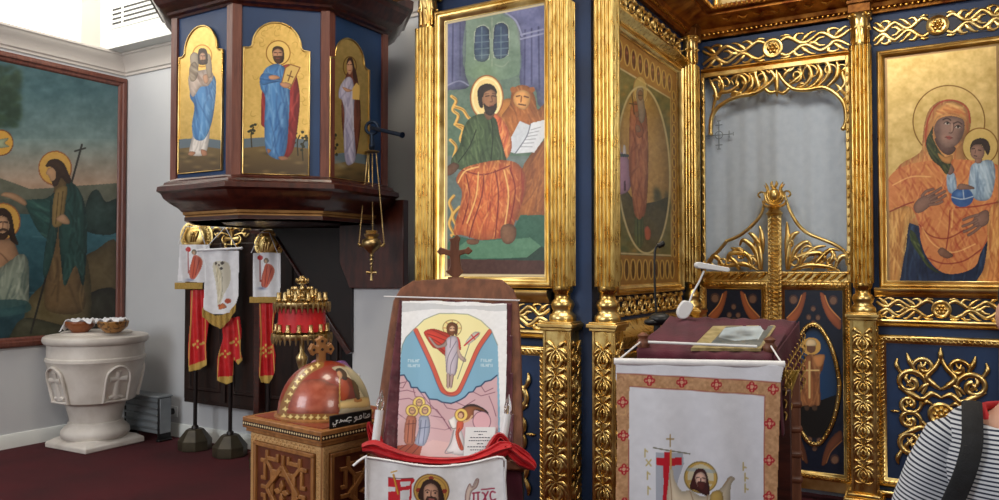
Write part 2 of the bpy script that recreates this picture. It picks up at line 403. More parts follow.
    def build(s, name, mat, parent=None, loc=None, gain=1.0, solid=0, maskpx=None):
        org = ORG[parent.name] if parent is not None else (np.array(loc, float) if loc is not None else np.zeros(3))
        V = (s.pts.reshape(-1, 3) - org); nx, ny = s.nx, s.ny
        i, j = np.meshgrid(np.arange(nx - 1), np.arange(ny - 1)); a = (j * nx + i).ravel()
        F = np.stack([a, a + 1, a + 1 + nx, a + nx], 1)
        if maskpx is not None:
            Q = np.array(maskpx, float); ins = np.zeros(len(s.U), bool); ins[s._in(Q)] = True
            F = F[ins[F].sum(1) >= 3]
            used = np.unique(F); mp = np.full(len(V), -1); mp[used] = np.arange(len(used)); F = mp[F]; V = V[used]
        else: used = np.arange(len(V))
        me = bpy.data.meshes.new(name); me.vertices.add(len(V)); me.vertices.foreach_set('co', V.ravel())
        me.loops.add(F.size); me.loops.foreach_set('vertex_index', F.ravel().astype(np.int32))
        me.polygons.add(len(F)); me.polygons.foreach_set('loop_start', (np.arange(len(F)) * 4).astype(np.int32))
        me.update(calc_edges=True); me.validate()
        c = lin(np.clip(s.c * gain, 0, 250))[used]; at = me.color_attributes.new('Col', 'FLOAT_COLOR', 'POINT')
        at.data.foreach_set('color', np.concatenate([c, s.al[used][:, None]], 1).ravel().astype(np.float32))
        me.polygons.foreach_set('use_smooth', [True] * len(F))
        o = link(name, me, mat, parent, loc)
        if solid: q = o.modifiers.new('solid', 'SOLIDIFY'); q.thickness = solid; q.offset = -1
        return o
# ================================================================== SETTING
def pp(P, x0, y0, k, pts, h=0.0): return [P.px(x0 + a / k, y0 + b / k, h) for a, b in pts]
m = MB(); m.box((-2.0, 1.5, -.05), (10.5, 11.0, .1)); struct('floor', m, CARPET)
m = MB(); m.box((XL - .1, 0.4, 1.86), (.2, 9.0, 3.72)); struct('wall_left', m, WALLP)
m = MB(); m.box(((XL - 2.9) / 2, YB + .1, 2.6), (-XL - 2.9 + .2, .2, 5.2)); struct('wall_back', m, WALLP)
# upper left wall with a tall clerestory window in it
m = MB(); m.box((XL - .1, 4.6, 4.45), (.2, .6, 1.5)); m.box((XL - .1, 1.0, 5.1), (.2, 7.8, .25)); m.box((XL - .1, -1.9, 4.4), (.2, 2.2, 1.4)); struct('wall_upper', m, CREAM)
m = MB(); m.bp(PL, -.8, 4.32, 3.72, 5.0, -.12, -.10)
win = struct('window_1', m, mat('bright_daylight_pane', (255, 250, 240), None, 3, .5, emit=2.4))
m = MB()
for y in (.5, 1.9): m.bp(PL, y - .03, y + .03, 3.72, 5.0, -.10, -.06)
m.bp(PL, -.8, 4.3, 4.94, 5.0, -.1, -.05); obj('window_frame', m, WHITEP, win)
m = MB(); m.box((-2.5, 1.2, 5.25), (10.5, 8.0, .1)); struct('ceiling', m, CREAM)
cprof = [(0, 3.55), (.015, 3.55), (.02, 3.575), (.035, 3.58), (.045, 3.61), (.085, 3.66), (.115, 3.69), (.125, 3.715), (.14, 3.72), (.14, 3.745), (0, 3.745)]
m = MB(); m.sweep([(XL, -3.5), (XL, YB), (-3.0, YB)], cprof); struct('trim_1', m, CREAM, bevel=.004)
bprof = [(0, 0), (.025, 0), (.025, .09), (.012, .12), (0, .125)]
m = MB(); m.sweep([(XL, -3.5), (XL, YB)], bprof); struct('baseboard_left', m, WHITEP)
m = MB(); m.sweep([(XL, YB), (-3.9, YB)], bprof); struct('baseboard_back', m, WHITEP)
# white bulkhead over the back cornice
m = MB(); m.box(((XL - 2.9) / 2, YB - .14, 4.47), (-XL - 2.9, .28, 1.45)); struct('wall_bulkhead', m, WHITEP)
g = thing('air_vent', 'slatted air vent in the white bulkhead above the pulpit', 'vent', (-6.55, YB - .28, 4.0))
PG = Pl((0, YB - .28, 0), (1, 0, 0))
m = MB(); m.bp(PG, *sorted((PG.px(112, 20)[0], PG.px(176, 20)[0])), 3.93, 4.16, 0.001, .012); obj('vent_plate', m, WHITEP, g)
for i in range(4):
    for u0, u1 in ((114, 122.5), (125, 174)):
        a0 = PG.px(u0, 20)[0]; a1 = PG.px(u1, 20)[0]; z = 3.965 + i * .045
        m = MB(); m.bp(PG, a0, a1, z, z + .018, .012, .017); obj('slot', m, BLACK, g)
# white pier under the stair landing
m = MB(); m.box((-3.38, 4.56, .73), (.96, .36, 1.46)); struct('wall_pier', m, WALLP)
# blue backing walls of the icon screen
m = MB()
m.box((-2.325, 4.35, 1.65), (1.19, .86, 3.3)); struct('wall_front', m, BLUE)
m = MB(); m.box((XS - .1, 4.82, 1.65), (.2, 1.88, 3.3)); m.box((XS - .1, 4.82, 4.25), (.2, 1.9, 1.9)); struct('wall_side', m, BLUE)
m = MB()
m.box((XS + .045, YR + .06, 1.65), (.1, .12, 3.3)); m.box((.02, YR + .06, 1.65), (1.24, .12, 3.3)); m.box((-1.11, YR + .06, 3.16), (1.02, .12, .26)); m.box((-.5, YR + .06, 4.3), (2.6, .12, 2.0))
struct('wall_right', m, BLUE)
m = MB(); m.box((-1.1, 6.9, 1.7), (1.8, .1, 3.4)); struct('wall_sanctuary', m, WALLP)

# ================================================================== ICON SCREEN
MG = mat('matt_dark_gold', (110, 66, 30), (150, 98, 46), 20, .6, .8, .1)
def mp(P, sc, tc, hs, ht): return lambda pts: [(sc + a * hs, tc + b * ht) for a, b in pts]
def scroll_frieze(name, label, P, s0, s1, t0, t1, h=.012, n=1, ros=True, mt=G, back=NAVY, group=None, cat='carving', grid=None):
    c = P.p((s0 + s1) / 2, t0, 0); T = thing(name, label, cat, c, group)
    m = MB(); m.bp(P, s0, s1, t0, t1, -.005, .004); obj('backing', m, back, T)
    m = MB(); hw = (s1 - s0) / 2; H = (t1 - t0) / 2; tc = (t0 + t1) / 2; sc = (s0 + s1) / 2; rr = H * .82; k = H * .27
    for sg in (-1, 1):
        f = lambda pts, sy=1: [(sc + sg * (rr * .8 + a * (hw - rr * .8)), tc + sy * b * H) for a, b in pts]
        for sy in (-1, 1):
            m.orn(P, f([(0, .55), (.1, .75), (.2, .5), (.3, .15), (.4, .12), (.5, .45), (.6, .72), (.7, .5), (.8, .12), (.9, .25), (1, .6)], sy), [k, k * 1.3, k * .9, k * 1.4, k * .8], h, .004)
            m.orn(P, f([(.26, .22), (.2, .55), (.26, .9), (.35, .85)], sy), [k * .6, k * 1.4, k * .9, k * .4], h, .004)
            m.orn(P, f([(.3, .18), (.36, .5), (.45, .85), (.52, .92)], sy), [k * .5, k * 1.3, k * .7, k * .3], h, .004)
            m.orn(P, f([(.42, .1), (.5, .02), (.58, .3), (.66, .32)], sy), [k * .5, k * 1.1, k * .9, k * .3], h, .004)
            m.orn(P, f([(.74, .4), (.7, .8), (.78, .95), (.86, .8)], sy), [k * .5, k * 1.3, k * .8, k * .3], h, .004)
            m.orn(P, f([(.78, .2), (.86, .6), (.94, .9), (.99, .9)], sy), [k * .5, k * 1.4, k * .7, k * .3], h, .004)
            m.orn(P, f([(0, .9), (.08, .95), (.15, .85)], sy), [k * .5, k * .9, k * .3], h, .004)
    obj('scrollwork', m, mt, T, smooth=60)
    if ros:
        m = MB(); q = P.p(sc, tc, .004)
        m.lathe([(rr, 0), (rr, h * .8), (rr * .85, h * 1.2), (rr * .72, h * .7), (rr * .6, h * .6), (0.001, h * .6)], q, 28, ax=P.n)
        for i in range(6):
            a = i * PI / 3; d = P.ex * math.cos(a) + P.ey * math.sin(a); c2 = q + d * rr * .38 + P.n * h * .6
            m.ball(c2, rr * .24, 8)
        m.ball(q + P.n * h * .8, rr * .2, 8); obj('rosette', m, mt, T, smooth=60)
    return T
def moulding(name, label, P, s0, s1, prof, mt=G, cat='moulding', group=None, parent=None):   # prof: (height z, out)
    m = MB(); k = len(prof)
    V = [P.p(s, z, o) for s in (s0, s1) for z, o in prof]
    m.add(V, [(i, (i + 1) % k, k + (i + 1) % k, k + i) for i in range(k)] + [tuple(range(k))[::-1], tuple(range(k, 2 * k))])
    if parent is not None: return obj(name, m, mt, parent)
    return tag(obj(name, m, mt, loc=P.p((s0 + s1) / 2, prof[0][0])), label, cat, group)
LEDGE = lambda z0, z1, o: [(z0, -.01), (z0, o * .35), (z0 + (z1 - z0) * .25, o * .45), (z0 + (z1 - z0) * .45, o * .8), (z0 + (z1 - z0) * .7, o), (z1 - .008, o), (z1, o * .85), (z1, -.01)]

def reed_plan(w, n=5):
    P = []; h = w / 2
    for s in range(4):
        d = [A(1, 0), A(0, 1), A(-1, 0), A(0, -1)][s]; q = A(d[1], -d[0]); e = -d * h + q * h
        for i in range(n):
            r = w / n / 2; c = e + d * (2 * i + 1) * r
            for j in range(6):
                a = PI - PI * j / 6; P.append(c + d * math.cos(a) * r * .98 + q * (math.sin(a) * r * 1.2 - r * .8))
    return P
def carve_unit(m, P, sc, t0, t1, w, h):
    H = (t1 - t0); k = w * .14
    for sg in (-1, 1):
        f = lambda pts: [(sc + sg * a * w / 2, t0 + b * H) for a, b in pts]
        m.orn(P, f([(0, 0), (.35, .1), (.52, .28), (.38, .48), (.05, .68)]), [k * .5, k * 1.3, k * 1.4, k * .9, k * .5], h)
        m.orn(P, f([(.06, .2), (.2, .28), (.18, .42), (.02, .52)]), [k * .4, k, k * .9, k * .3], h)
        m.orn(P, f([(.05, .68), (.45, .72), (.82, .6), (.86, .42), (.72, .36)]), [k * .4, k * 1.3, k * 1.5, k, k * .4], h)
        m.orn(P, f([(.3, .62), (.7, .5), (.9, .28), (.8, .1)]), [k * .3, k * 1.2, k, k * .3], h)
        m.orn(P, f([(.08, .72), (.4, .86), (.75, .98), (.9, .86)]), [k * .4, k * 1.4, k * 1.2, k * .3], h)
        m.orn(P, f([(.1, .02), (.5, -.02), (.85, .05)]), [k * .4, k * 1.1, k * .3], h)
def column(label, cx, cy, w=.115, ped=.155, group='gilded columns of the icon screen', cap=True, sides=('f', 'r'), units=7):
    T = thing('gilded_column', label, 'column', (cx, cy, 0), group)
    m = MB(); pz0, pz1 = .13, 1.26; hp = ped / 2
    m.box((cx, cy, .05), (ped + .09, ped + .09, .1)); m.box((cx, cy, .115), (ped + .05, ped + .05, .03)); obj('plinth', m, G, T, bevel=.008)
    m = MB(); m.box((cx, cy, (pz0 + pz1) / 2), (ped, ped, pz1 - pz0)); pd = obj('pedestal', m, GB, T, bevel=.006)
    m = MB(); H = (1.2 - .2) / units
    for sd in sides:
        P = Pl((cx, cy - hp, 0), (1, 0, 0)) if sd == 'f' else Pl((cx + hp, cy, 0), (0, 1, 0))
        for i in range(units): carve_unit(m, P, 0, .2 + i * H, .2 + (i + 1) * H, ped * .82, .016)
        for e in (-1, 1): m.bp(P, e * hp - .008 * e - .006, e * hp - .008 * e + .006, pz0, pz1, 0, .006)
    obj('leaf_carving', m, G, pd, smooth=60)
    m = MB(); m.box((cx, cy, 1.268), (ped + .03, ped + .03, .018)); m.box((cx, cy, 1.288), (ped + .055, ped + .055, .022)); m.box((cx, cy, 1.303), (ped + .03, ped + .03, .012)); obj('pedestal_cap', m, G, T, bevel=.004)
    r = w * .5
    m = MB(); m.lathe([(r * 1.25, 1.305), (r * 1.32, 1.32), (r * 1.28, 1.34), (r * 1.05, 1.35), (r * .92, 1.365), (r * 1.08, 1.385), (r * 1.15, 1.4), (r * 1.0, 1.42), (r * .8, 1.43), (r * .78, 1.46), (r * .95, 1.47), (r * 1.0, 1.485), (r * .98, 1.5)], (cx, cy, 0), 24); obj('base', m, G, T, smooth=60)
    pl = reed_plan(w); n = len(pl); m = MB()
    m.add([(cx + p[0], cy + p[1], z) for z in (1.5, 3.08) for p in pl], [(i, (i + 1) % n, n + (i + 1) % n, n + i) for i in range(n)] + [tuple(range(n))[::-1], tuple(range(n, 2 * n))])
    obj('shaft', m, GB, T, smooth=35)
    m = MB(); m.lathe([(r * .8, 3.06), (r * .95, 3.075), (r * .8, 3.09), (r * .78, 3.12), (r * .8, 3.2), (r * 1.0, 3.27), (r * 1.25, 3.295)], (cx, cy, 0), 20)
    ab = MB(); ab.box((cx, cy, 3.325), (w * 1.16, w * 1.16, .06)); ab.box((cx, cy, 3.37), (w * 1.3, w * 1.3, .03)); obj('abacus', ab, MG, T, bevel=.006)
    for i in range(8):
        a = i * PI / 4 + PI / 8; d = A(math.cos(a), math.sin(a), 0); q = A(-d[1], d[0], 0)
        P = Pl(A(cx, cy, 0) + d * r * .82, q)
        for dz, ss in ((0, 1), (.08, 1.1)):
            m.orn(P, [(0, 3.1 + dz), (.0, 3.15 + dz), (0, 3.2 + dz)], [.02, .032 * ss, .012], .012)
            m.ball(P.p(0, 3.2 + dz, .012), .011, 6)
    for i in range(4):
        a = i * PI / 2 + PI / 4; d = A(math.cos(a), math.sin(a), 0); m.ball(A(cx, cy, 3.275) + d * r * 1.35, .016, 8)
    obj('capital', m, G, T, smooth=60)
    return T
column('gilded reeded column at the left end of the icon screen, beside the hanging lamp', -2.80, 3.86)
column('gilded reeded column right of the seated saint icon, its carved pedestal free of the stand', -1.865, 3.84, ped=.16)
column('gilded corner column with twisted leaf pedestal between the blue strip and the side icon', -1.625, 3.90, w=.11, ped=.125)
column('gilded column in the inner corner, left of the curtained doorway', -1.655, 5.56, w=.105, ped=.13)
column('gilded column between the curtained doorway and the mother and child icon', -.525, 5.63, w=.12, ped=.15)
column('gilded column at the right edge, beyond the mother and child icon', .375, 5.63, w=.12, ped=.15)

FR = [(0, .0), (0, .03), (.008, .042), (.018, .045), (.024, .03), (.032, .028), (.04, .036), (.048, .03), (.056, .012), (.062, .01), (.062, 0)]
def sfr(w, k=1): return [(a / .062 * w, b * k) for a, b in FR]
# --- seated saint icon
IC1 = thing('icon', 'tall icon of a seated saint in green and orange with a lion beside him', 'icon', (-2.33, YF, 1.5))
IC1S = (P1.px(446, 150)[0], P1.px(547.5, 150)[0])
m = MB(); m.frame(P1, IC1S[0] - .066, IC1S[1] + .05, 1.485, 3.17, sfr(.064)); obj('frame', m, G, IC1, smooth=50)
m = MB(); m.bp(P1, IC1S[0] - .01, IC1S[1] + .01, 1.53, 3.12, .0, .006); obj('panel', m, OAKD, IC1)
T = moulding('gilded_ledge', 'gilded ledge under the seated saint icon', P1, -2.74, -1.95, LEDGE(1.405, 1.475, .05))
scroll_frieze('carved_frieze', 'gilded scroll frieze under the seated saint icon, half hidden by the wooden stand', P1, -2.72, -1.95, 1.255, 1.40)
moulding('gilded_ledge', 'narrow gilded ledge below the scroll frieze behind the wooden icon stand', P1, -2.74, -1.95, LEDGE(1.205, 1.25, .04))
# --- carved lower panels
def lower_panel(label, P, s0, s1, t0, t1, group=None, front=True):
    T = thing('carved_dado', label, 'panel', P.p((s0 + s1) / 2, t0), group)
    m = MB(); m.bp(P, s0 + .02, s1 - .02, t0 + .02, t1 - .02, 0, .008); obj('blue_field', m, BLUE, T)
    m = MB(); m.frame(P, s0, s1, t0, t1, sfr(.055, .8)); fo = obj('frame', m, G, T, smooth=50)
    m = MB(); e = .03
    n = int((t1 - t0) / .03)
    for i in range(n):
        t = t0 + .03 + i * (t1 - t0 - .06) / (n - 1)
        for s, sg in ((s0 + e, 1), (s1 - e, -1)): m.orn(P, [(s - .016 * sg, t - .01), (s, t), (s + .014 * sg, t + .014)], [.004, .013, .004], .012, .026)
    n = int((s1 - s0) / .03)
    for i in range(n):
        s = s0 + .03 + i * (s1 - s0 - .06) / (n - 1)
        for t, sg in ((t0 + e, 1), (t1 - e, -1)): m.orn(P, [(s - .01, t - .016 * sg), (s, t), (s + .014, t + .014 * sg)], [.004, .013, .004], .012, .026)
    obj('leaf_edging', m, G, fo, smooth=60)
    m = MB(); sc = (s0 + s1) / 2; tc = (t0 + t1) / 2; W = (s1 - s0) * .36; H = (t1 - t0) * .385; k = .031; h = .026
    for sx in (-1, 1):
        for sy in (-1, 1):
            f = lambda pts: [(sc + sx * a * W, tc + sy * b * H) for a, b in pts]
            def spiral(cx, cy, r, a0, turns, w0=k): return f([(cx + r * (1 - .75 * t) * math.cos(a0 + t * turns * 2 * PI) , cy + r * (1 - .75 * t) * .68 * math.sin(a0 + t * turns * 2 * PI)) for t in np.linspace(0, 1, 16)])
            m.orn(P, spiral(.66, .5, .36, PI * 1.25, -1.35), [k * .7, k * 1.2, k, k * .9, k * 1.3], h, .008)
            m.orn(P, spiral(.36, .78, .26, -PI * .35, 1.25), [k * .7, k, k * .9, k * 1.2], h, .008)
            m.orn(P, spiral(.68, .14, .26, PI * .9, 1.2), [k * .7, k * 1.1, k * .9, k * 1.2], h, .008)
            m.orn(P, f([(0, .28), (.2, .34), (.4, .24), (.62, .3), (.92, .42)]), [k * .6, k * 1.2, k, k * 1.3, k * .5], h, .008)
            m.orn(P, f([(0, .42), (.16, .5), (.3, .62), (.1, .8), (0, .98)]), [k * .5, k * 1.2, k * 1.3, k, k * .5], h, .008)
            m.orn(P, f([(.5, .62), (.66, .86), (.72, 1.0)]), [k * .5, k * 1.1, k * .3], h, .008)
            m.orn(P, f([(.8, .6), (.95, .78), (.93, .9)]), [k * .5, k * 1.0, k * .3], h, .008)
            m.orn(P, f([(.62, .42), (.75, .56), (.7, .66)]), [k * .4, k * .9, k * .4], h, .008)
            for cx_, cy_ in ((.66, .5), (.36, .78), (.68, .14)):
                m.orn(P, f([(cx_ - .06, cy_ - .05), (cx_ + .03, cy_ + .0), (cx_ + .07, cy_ + .08)]), [k * .3, k * .9, k * .3], h, .008); m.orn(P, f([(cx_ + .08, cy_ - .06), (cx_ + .0, cy_ + .02), (cx_ - .05, cy_ + .09)]), [k * .3, k * .7, k * .3], h, .008)
            m.orn(P, f([(.14, .12), (.3, .2), (.44, .1)]), [k * .3, k, k * .3], h, .008); m.orn(P, f([(.2, .52), (.36, .46), (.5, .36)]), [k * .3, k, k * .3], h, .008)
    for sy in (-1, 1): m.orn(P, [(sc, tc + sy * H * .86), (sc, tc + sy * H * 1.0), (sc, tc + sy * H * 1.12)], [.012, .034, .006], h, .008)
    for sx in (-1, 1): m.orn(P, [(sc + sx * W * .9, tc), (sc + sx * W * 1.0, tc), (sc + sx * W * 1.1, tc)], [.01, .022, .004], h, .008)
    obj('scrollwork', m, G, T, smooth=60)
    m = MB(); q = P.p(sc, tc, .008); rr = .078
    m.lathe([(rr, 0), (rr, .014), (rr * .85, .02), (rr * .72, .012), (.001, .012)], q, 28, ax=P.n)
    for i in range(8):
        a = i * PI / 4; m.ball(q + (P.ex * math.cos(a) + P.ey * math.sin(a)) * rr * .42 + P.n * .013, rr * .2, 8)
    m.ball(q + P.n * .016, rr * .2, 8); obj('rosette', m, G, T, smooth=60)
    return T
lower_panel('blue panel with pierced gold scrollwork behind the person in the striped shirt', P2, -.45, .285, .165, 1.16)
lower_panel('blue panel with gold scroll carving, mostly hidden behind the wooden icon stand', P1, -2.72, -1.96, .165, 1.16)
for P, s0, s1, lab in ((P2, -.46, .3, 'gilded skirting strip under the right blue carved panel'), (P1, -2.73, -1.95, 'gilded skirting strip under the left blue carved panel')):
    moulding('gilded_skirting', lab, P, s0, s1, LEDGE(.09, .135, .04))
# --- mother and child icon
IC3 = thing('icon', 'gold icon of a veiled mother holding a child, left of the frame edge', 'icon', (-.08, YR, 1.47))
IC3S = (P2.px(886, 150)[0], P2.px(1000, 150)[0])
m = MB(); m.frame(P2, IC3S[0] - .048, IC3S[1] + .048, 1.47, 3.045, sfr(.046)); obj('frame', m, G, IC3, smooth=50)
m = MB(); m.bp(P2, IC3S[0] - .01, IC3S[1] + .01, 1.49, 3.02, 0, .006); obj('panel', m, EBON, IC3)
moulding('gilded_ledge', 'gilded ledge right under the mother and child icon', P2, -.46, .31, LEDGE(1.41, 1.47, .05))
scroll_frieze('carved_frieze', 'gilded scroll frieze with rosette directly under the mother and child icon', P2, -.45, .30, 1.265, 1.405)
moulding('gilded_ledge', 'gilded ledge between scroll frieze and blue carved panel on the right', P2, -.46, .31, LEDGE(1.215, 1.262, .04))
scroll_frieze('carved_frieze', 'gilded scroll frieze with rosette directly above the mother and child icon', P2, -.45, .30, 3.09, 3.25)
scroll_frieze('carved_frieze', 'gilded scroll frieze with rosette above the curtained doorway', P2, -1.60, -.60, 3.085, 3.255)
moulding('gilded_lintel', 'plain gilded lintel across the top of the curtained doorway', P2, -1.61, -.59, LEDGE(3.045, 3.08, .03), mt=GD)
# --- side saint icon
IC2 = thing('icon', 'narrow icon of a standing bearded saint inside an oval, on the side wall', 'icon', (XS, 4.78, 1.5))
IC2S = (PS.px(614.5, 150)[0], PS.px(676, 150)[0])
m = MB(); m.frame(PS, IC2S[0] - .06, IC2S[1] + .06, 1.44, 3.06, sfr(.06)); obj('frame', m, G, IC2, smooth=50)
m = MB(); m.bp(PS, IC2S[0] - .01, IC2S[1] + .01, 1.49, 3.01, 0, .006); obj('panel', m, OAKD, IC2)
moulding('gilded_ledge', 'thick gilded moulding over the side icon of the recess', PS, 3.98, 5.5, LEDGE(3.06, 3.12, .07), mt=GB)
def vine_band(name, label, P, s0, s1, t0, t1, mt=G):
    T = thing(name, label, 'carving', P.p((s0 + s1) / 2, t0))
    m = MB(); m.bp(P, s0, s1, t0, t1, -.005, .004); obj('backing', m, NAVY, T)
    m = MB(); H = t1 - t0; n = max(2, int((s1 - s0) / (H * 1.05))); U = (s1 - s0) / n; k = H * .13
    for i in range(n):
        c = s0 + (i + .5) * U; sg = 1 if i % 2 == 0 else -1; tc = (t0 + t1) / 2
        m.orn(P, [(c + U * .42 * (1 - .8 * t) * math.cos(PI + t * 9) , tc + sg * H * .4 * (1 - .8 * t) * math.sin(PI + t * 9)) for t in np.linspace(0, 1, 14)], [k * .8, k * 1.2, k, k * 1.2], .018, .004)
        for a, b in ((-.4, .36), (.4, .36), (-.38, -.38), (.4, -.36), (.05, .05)):
            for q in range(3): m.ball(P.p(c + a * U + (q - 1) * H * .07, tc + b * H + (q % 2) * H * .08, .012), H * .085, 6)
        m.orn(P, [(c - U * .5, tc - sg * H * .42), (c - U * .2, tc - sg * H * .3), (c, tc - sg * H * .44)], [k * .4, k * 1.3, k * .4], .016, .004)
        m.orn(P, [(c, tc + sg * H * .44), (c + U * .3, tc + sg * H * .34), (c + U * .5, tc + sg * H * .44)], [k * .4, k * 1.3, k * .4], .016, .004)
    obj('vine_scrolls', m, mt, T, smooth=60)
vine_band('carved_frieze', 'dense gilded vine band with scalloped edge above the side icon of the recess', PS, 4.0, 5.46, 3.15, 3.27)
vine_band('carved_frieze', 'dense gilded vine band under the side icon of the recess', PS, 4.0, 5.46, 1.305, 1.43)
moulding('gilded_ledge', 'deep gilded stepped ledge under the vine band of the recess side wall', PS, 3.98, 5.48, [(1.12, -.01), (1.12, .03), (1.15, .05), (1.17, .12), (1.20, .14), (1.215, .14), (1.23, .10), (1.26, .06), (1.29, .045), (1.29, -.01)], mt=GB)
m = MB(); m.bp(PS, 4.05, 5.45, .3, 1.08, 0, .006)
T = thing('carved_dado', 'plain blue lower panel of the recess side wall behind the lectern', 'panel', (XS, 4.75, .2)); obj('blue_field', m, BLUE, T)
m = MB(); m.frame(PS, 4.03, 5.47, .2, 1.1, sfr(.055, .8)); obj('frame', m, G, T, smooth=50)

# --- cornices
CP = [(0, 3.30), (.03, 3.30), (.035, 3.325), (.07, 3.33), (.08, 3.36), (.13, 3.375), (.17, 3.40), (.2, 3.415), (.2, 3.435), (.24, 3.44), (.245, 3.47), (0, 3.47)]
m = MB(); m.sweep([(XS, 3.55), (XS, YR), (.9, YR)], CP); CO = obj('carved_cornice', m, GR, loc=(XS, YR, 3.3), bevel=.003)
tag(CO, 'reddish gilded cornice running round the recess above columns and doorway', 'cornice')
m = MB(); n = 64
for i in range(70):
    x = XS + .1 + i * .034
    m.ball((x, YR - .055, 3.325), .011, 6, (1.2, 1, .8)); m.orn(Pl((0, YR - .24, 0), (1, 0, 0)), [(x, 3.44), (x + .012, 3.455), (x + .004, 3.475)], [.006, .018, .008], .012)
for i in range(56):
    y = 3.7 + i * .034
    m.ball((XS + .055, y, 3.325), .011, 6, (1, 1.2, .8)); m.orn(Pl((XS + .24, 0, 0), (0, 1, 0)), [(y, 3.44), (y + .012, 3.455), (y + .004, 3.475)], [.006, .018, .008], .012)
obj('bead_and_leaf_edging', m, GD, CO, smooth=60)
m = MB()
for x in np.arange(XS + .3, .8, .11):
    for t in (0, 1): m.orn(Pl((0, YR - .14, 3.388), (1, 0, 0), (0, -1, .15)), [(x, -.03), (x + .03, .0), (x + .06, .03)] if t else [(x + .06, -.03), (x + .03, 0), (x, .03)], [.006, .018, .006], .012)
obj('leaf_carving', m, GD, CO, smooth=60)
m = MB(); m.sweep([(-3.05, YF), (XS, YF), (XS, 3.6)][:2], CP); tag(obj('carved_cornice', m, GR, loc=(-2.3, YF, 3.3)), 'reddish gilded cornice over the seated saint icon, above the picture', 'cornice')
# upper tier above the cornice
T = thing('upper_icon', 'cream and gold upper tier icon panel above the recess cornice, only its foot in view', 'icon', (-.9, YR, 3.47))
P2U = Pl((0, YR - .03, 0), (1, 0, 0))
UPC = Canvas(P2U, -1.45, -.2, 3.49, 4.4, 160, 110, .012, base=(214, 190, 128)); UPC.grain(14, 6, 4); UPC.build('painting', PM_ICON, T)
m = MB(); m.frame(P2U, -1.51, -.14, 3.44, 4.46, sfr(.06)); obj('frame', m, G, T, smooth=50)

# --- doorway: curtain, fretwork arch, door leaves
Ccu = MB(); nx, nz = 120, 24; PC = Pl((0, YR + .10, 0), (1, 0, 0)); Vc = []
for j in range(nz):
    z = .02 + (3.02 - .02) * j / (nz - 1)
    for i in range(nx):
        t = i / (nx - 1); s = -1.64 + 1.08 * t; k = .35 + .65 * (1 - abs(z - 1.6) / 2)
        Vc.append(PC.p(s, z, .014 * math.sin(t * 27 + .8 * math.sin(z * 1.2)) * k + .005 * math.sin(t * 61 + z * .7) * k + .012 * math.sin(t * 13 + 1)))
Ccu.add(Vc, [(j * nx + i, j * nx + i + 1, (j + 1) * nx + i + 1, (j + 1) * nx + i) for j in range(nz - 1) for i in range(nx - 1)])
CUR = obj('curtain', Ccu, CURT, loc=(-1.1, YR + .1, 0), smooth=80); tag(CUR, 'pale white curtain hanging closed in the arched doorway behind the gilded doors', 'curtain')
m = MB(); PK = Pl((0, YR + .06, 0), (1, 0, 0)); cs, ct = PK.px(719, 135)
for sg in ((1, 0), (-1, 0), (0, 1), (0, -1)):
    q = [(cs, ct), (cs + sg[0] * .05, ct + sg[1] * .05), (cs + sg[0] * .1, ct + sg[1] * .1)]
    m.orn(PK, q, .007, .003, .0)
    e = A(cs + sg[0] * .075, ct + sg[1] * .075); p = A(sg[1], sg[0]) * .026
    m.orn(PK, [e - p, e, e + p], .007, .003); m.orn(PK, [e + A(sg[0], sg[1]) * .03 - p * .5, e + A(sg[0], sg[1]) * .03, e + A(sg[0], sg[1]) * .03 + p * .5], .006, .003)
m.orn(PK, [(cs + .028 * math.cos(a), ct + .028 * math.sin(a)) for a in np.linspace(0, 2 * PI, 13)[:-1]], .006, .003, closed=True)
obj('embroidered_cross', m, mat('silver_embroidery', (128, 138, 146), None, 5, .5, .3), CUR)

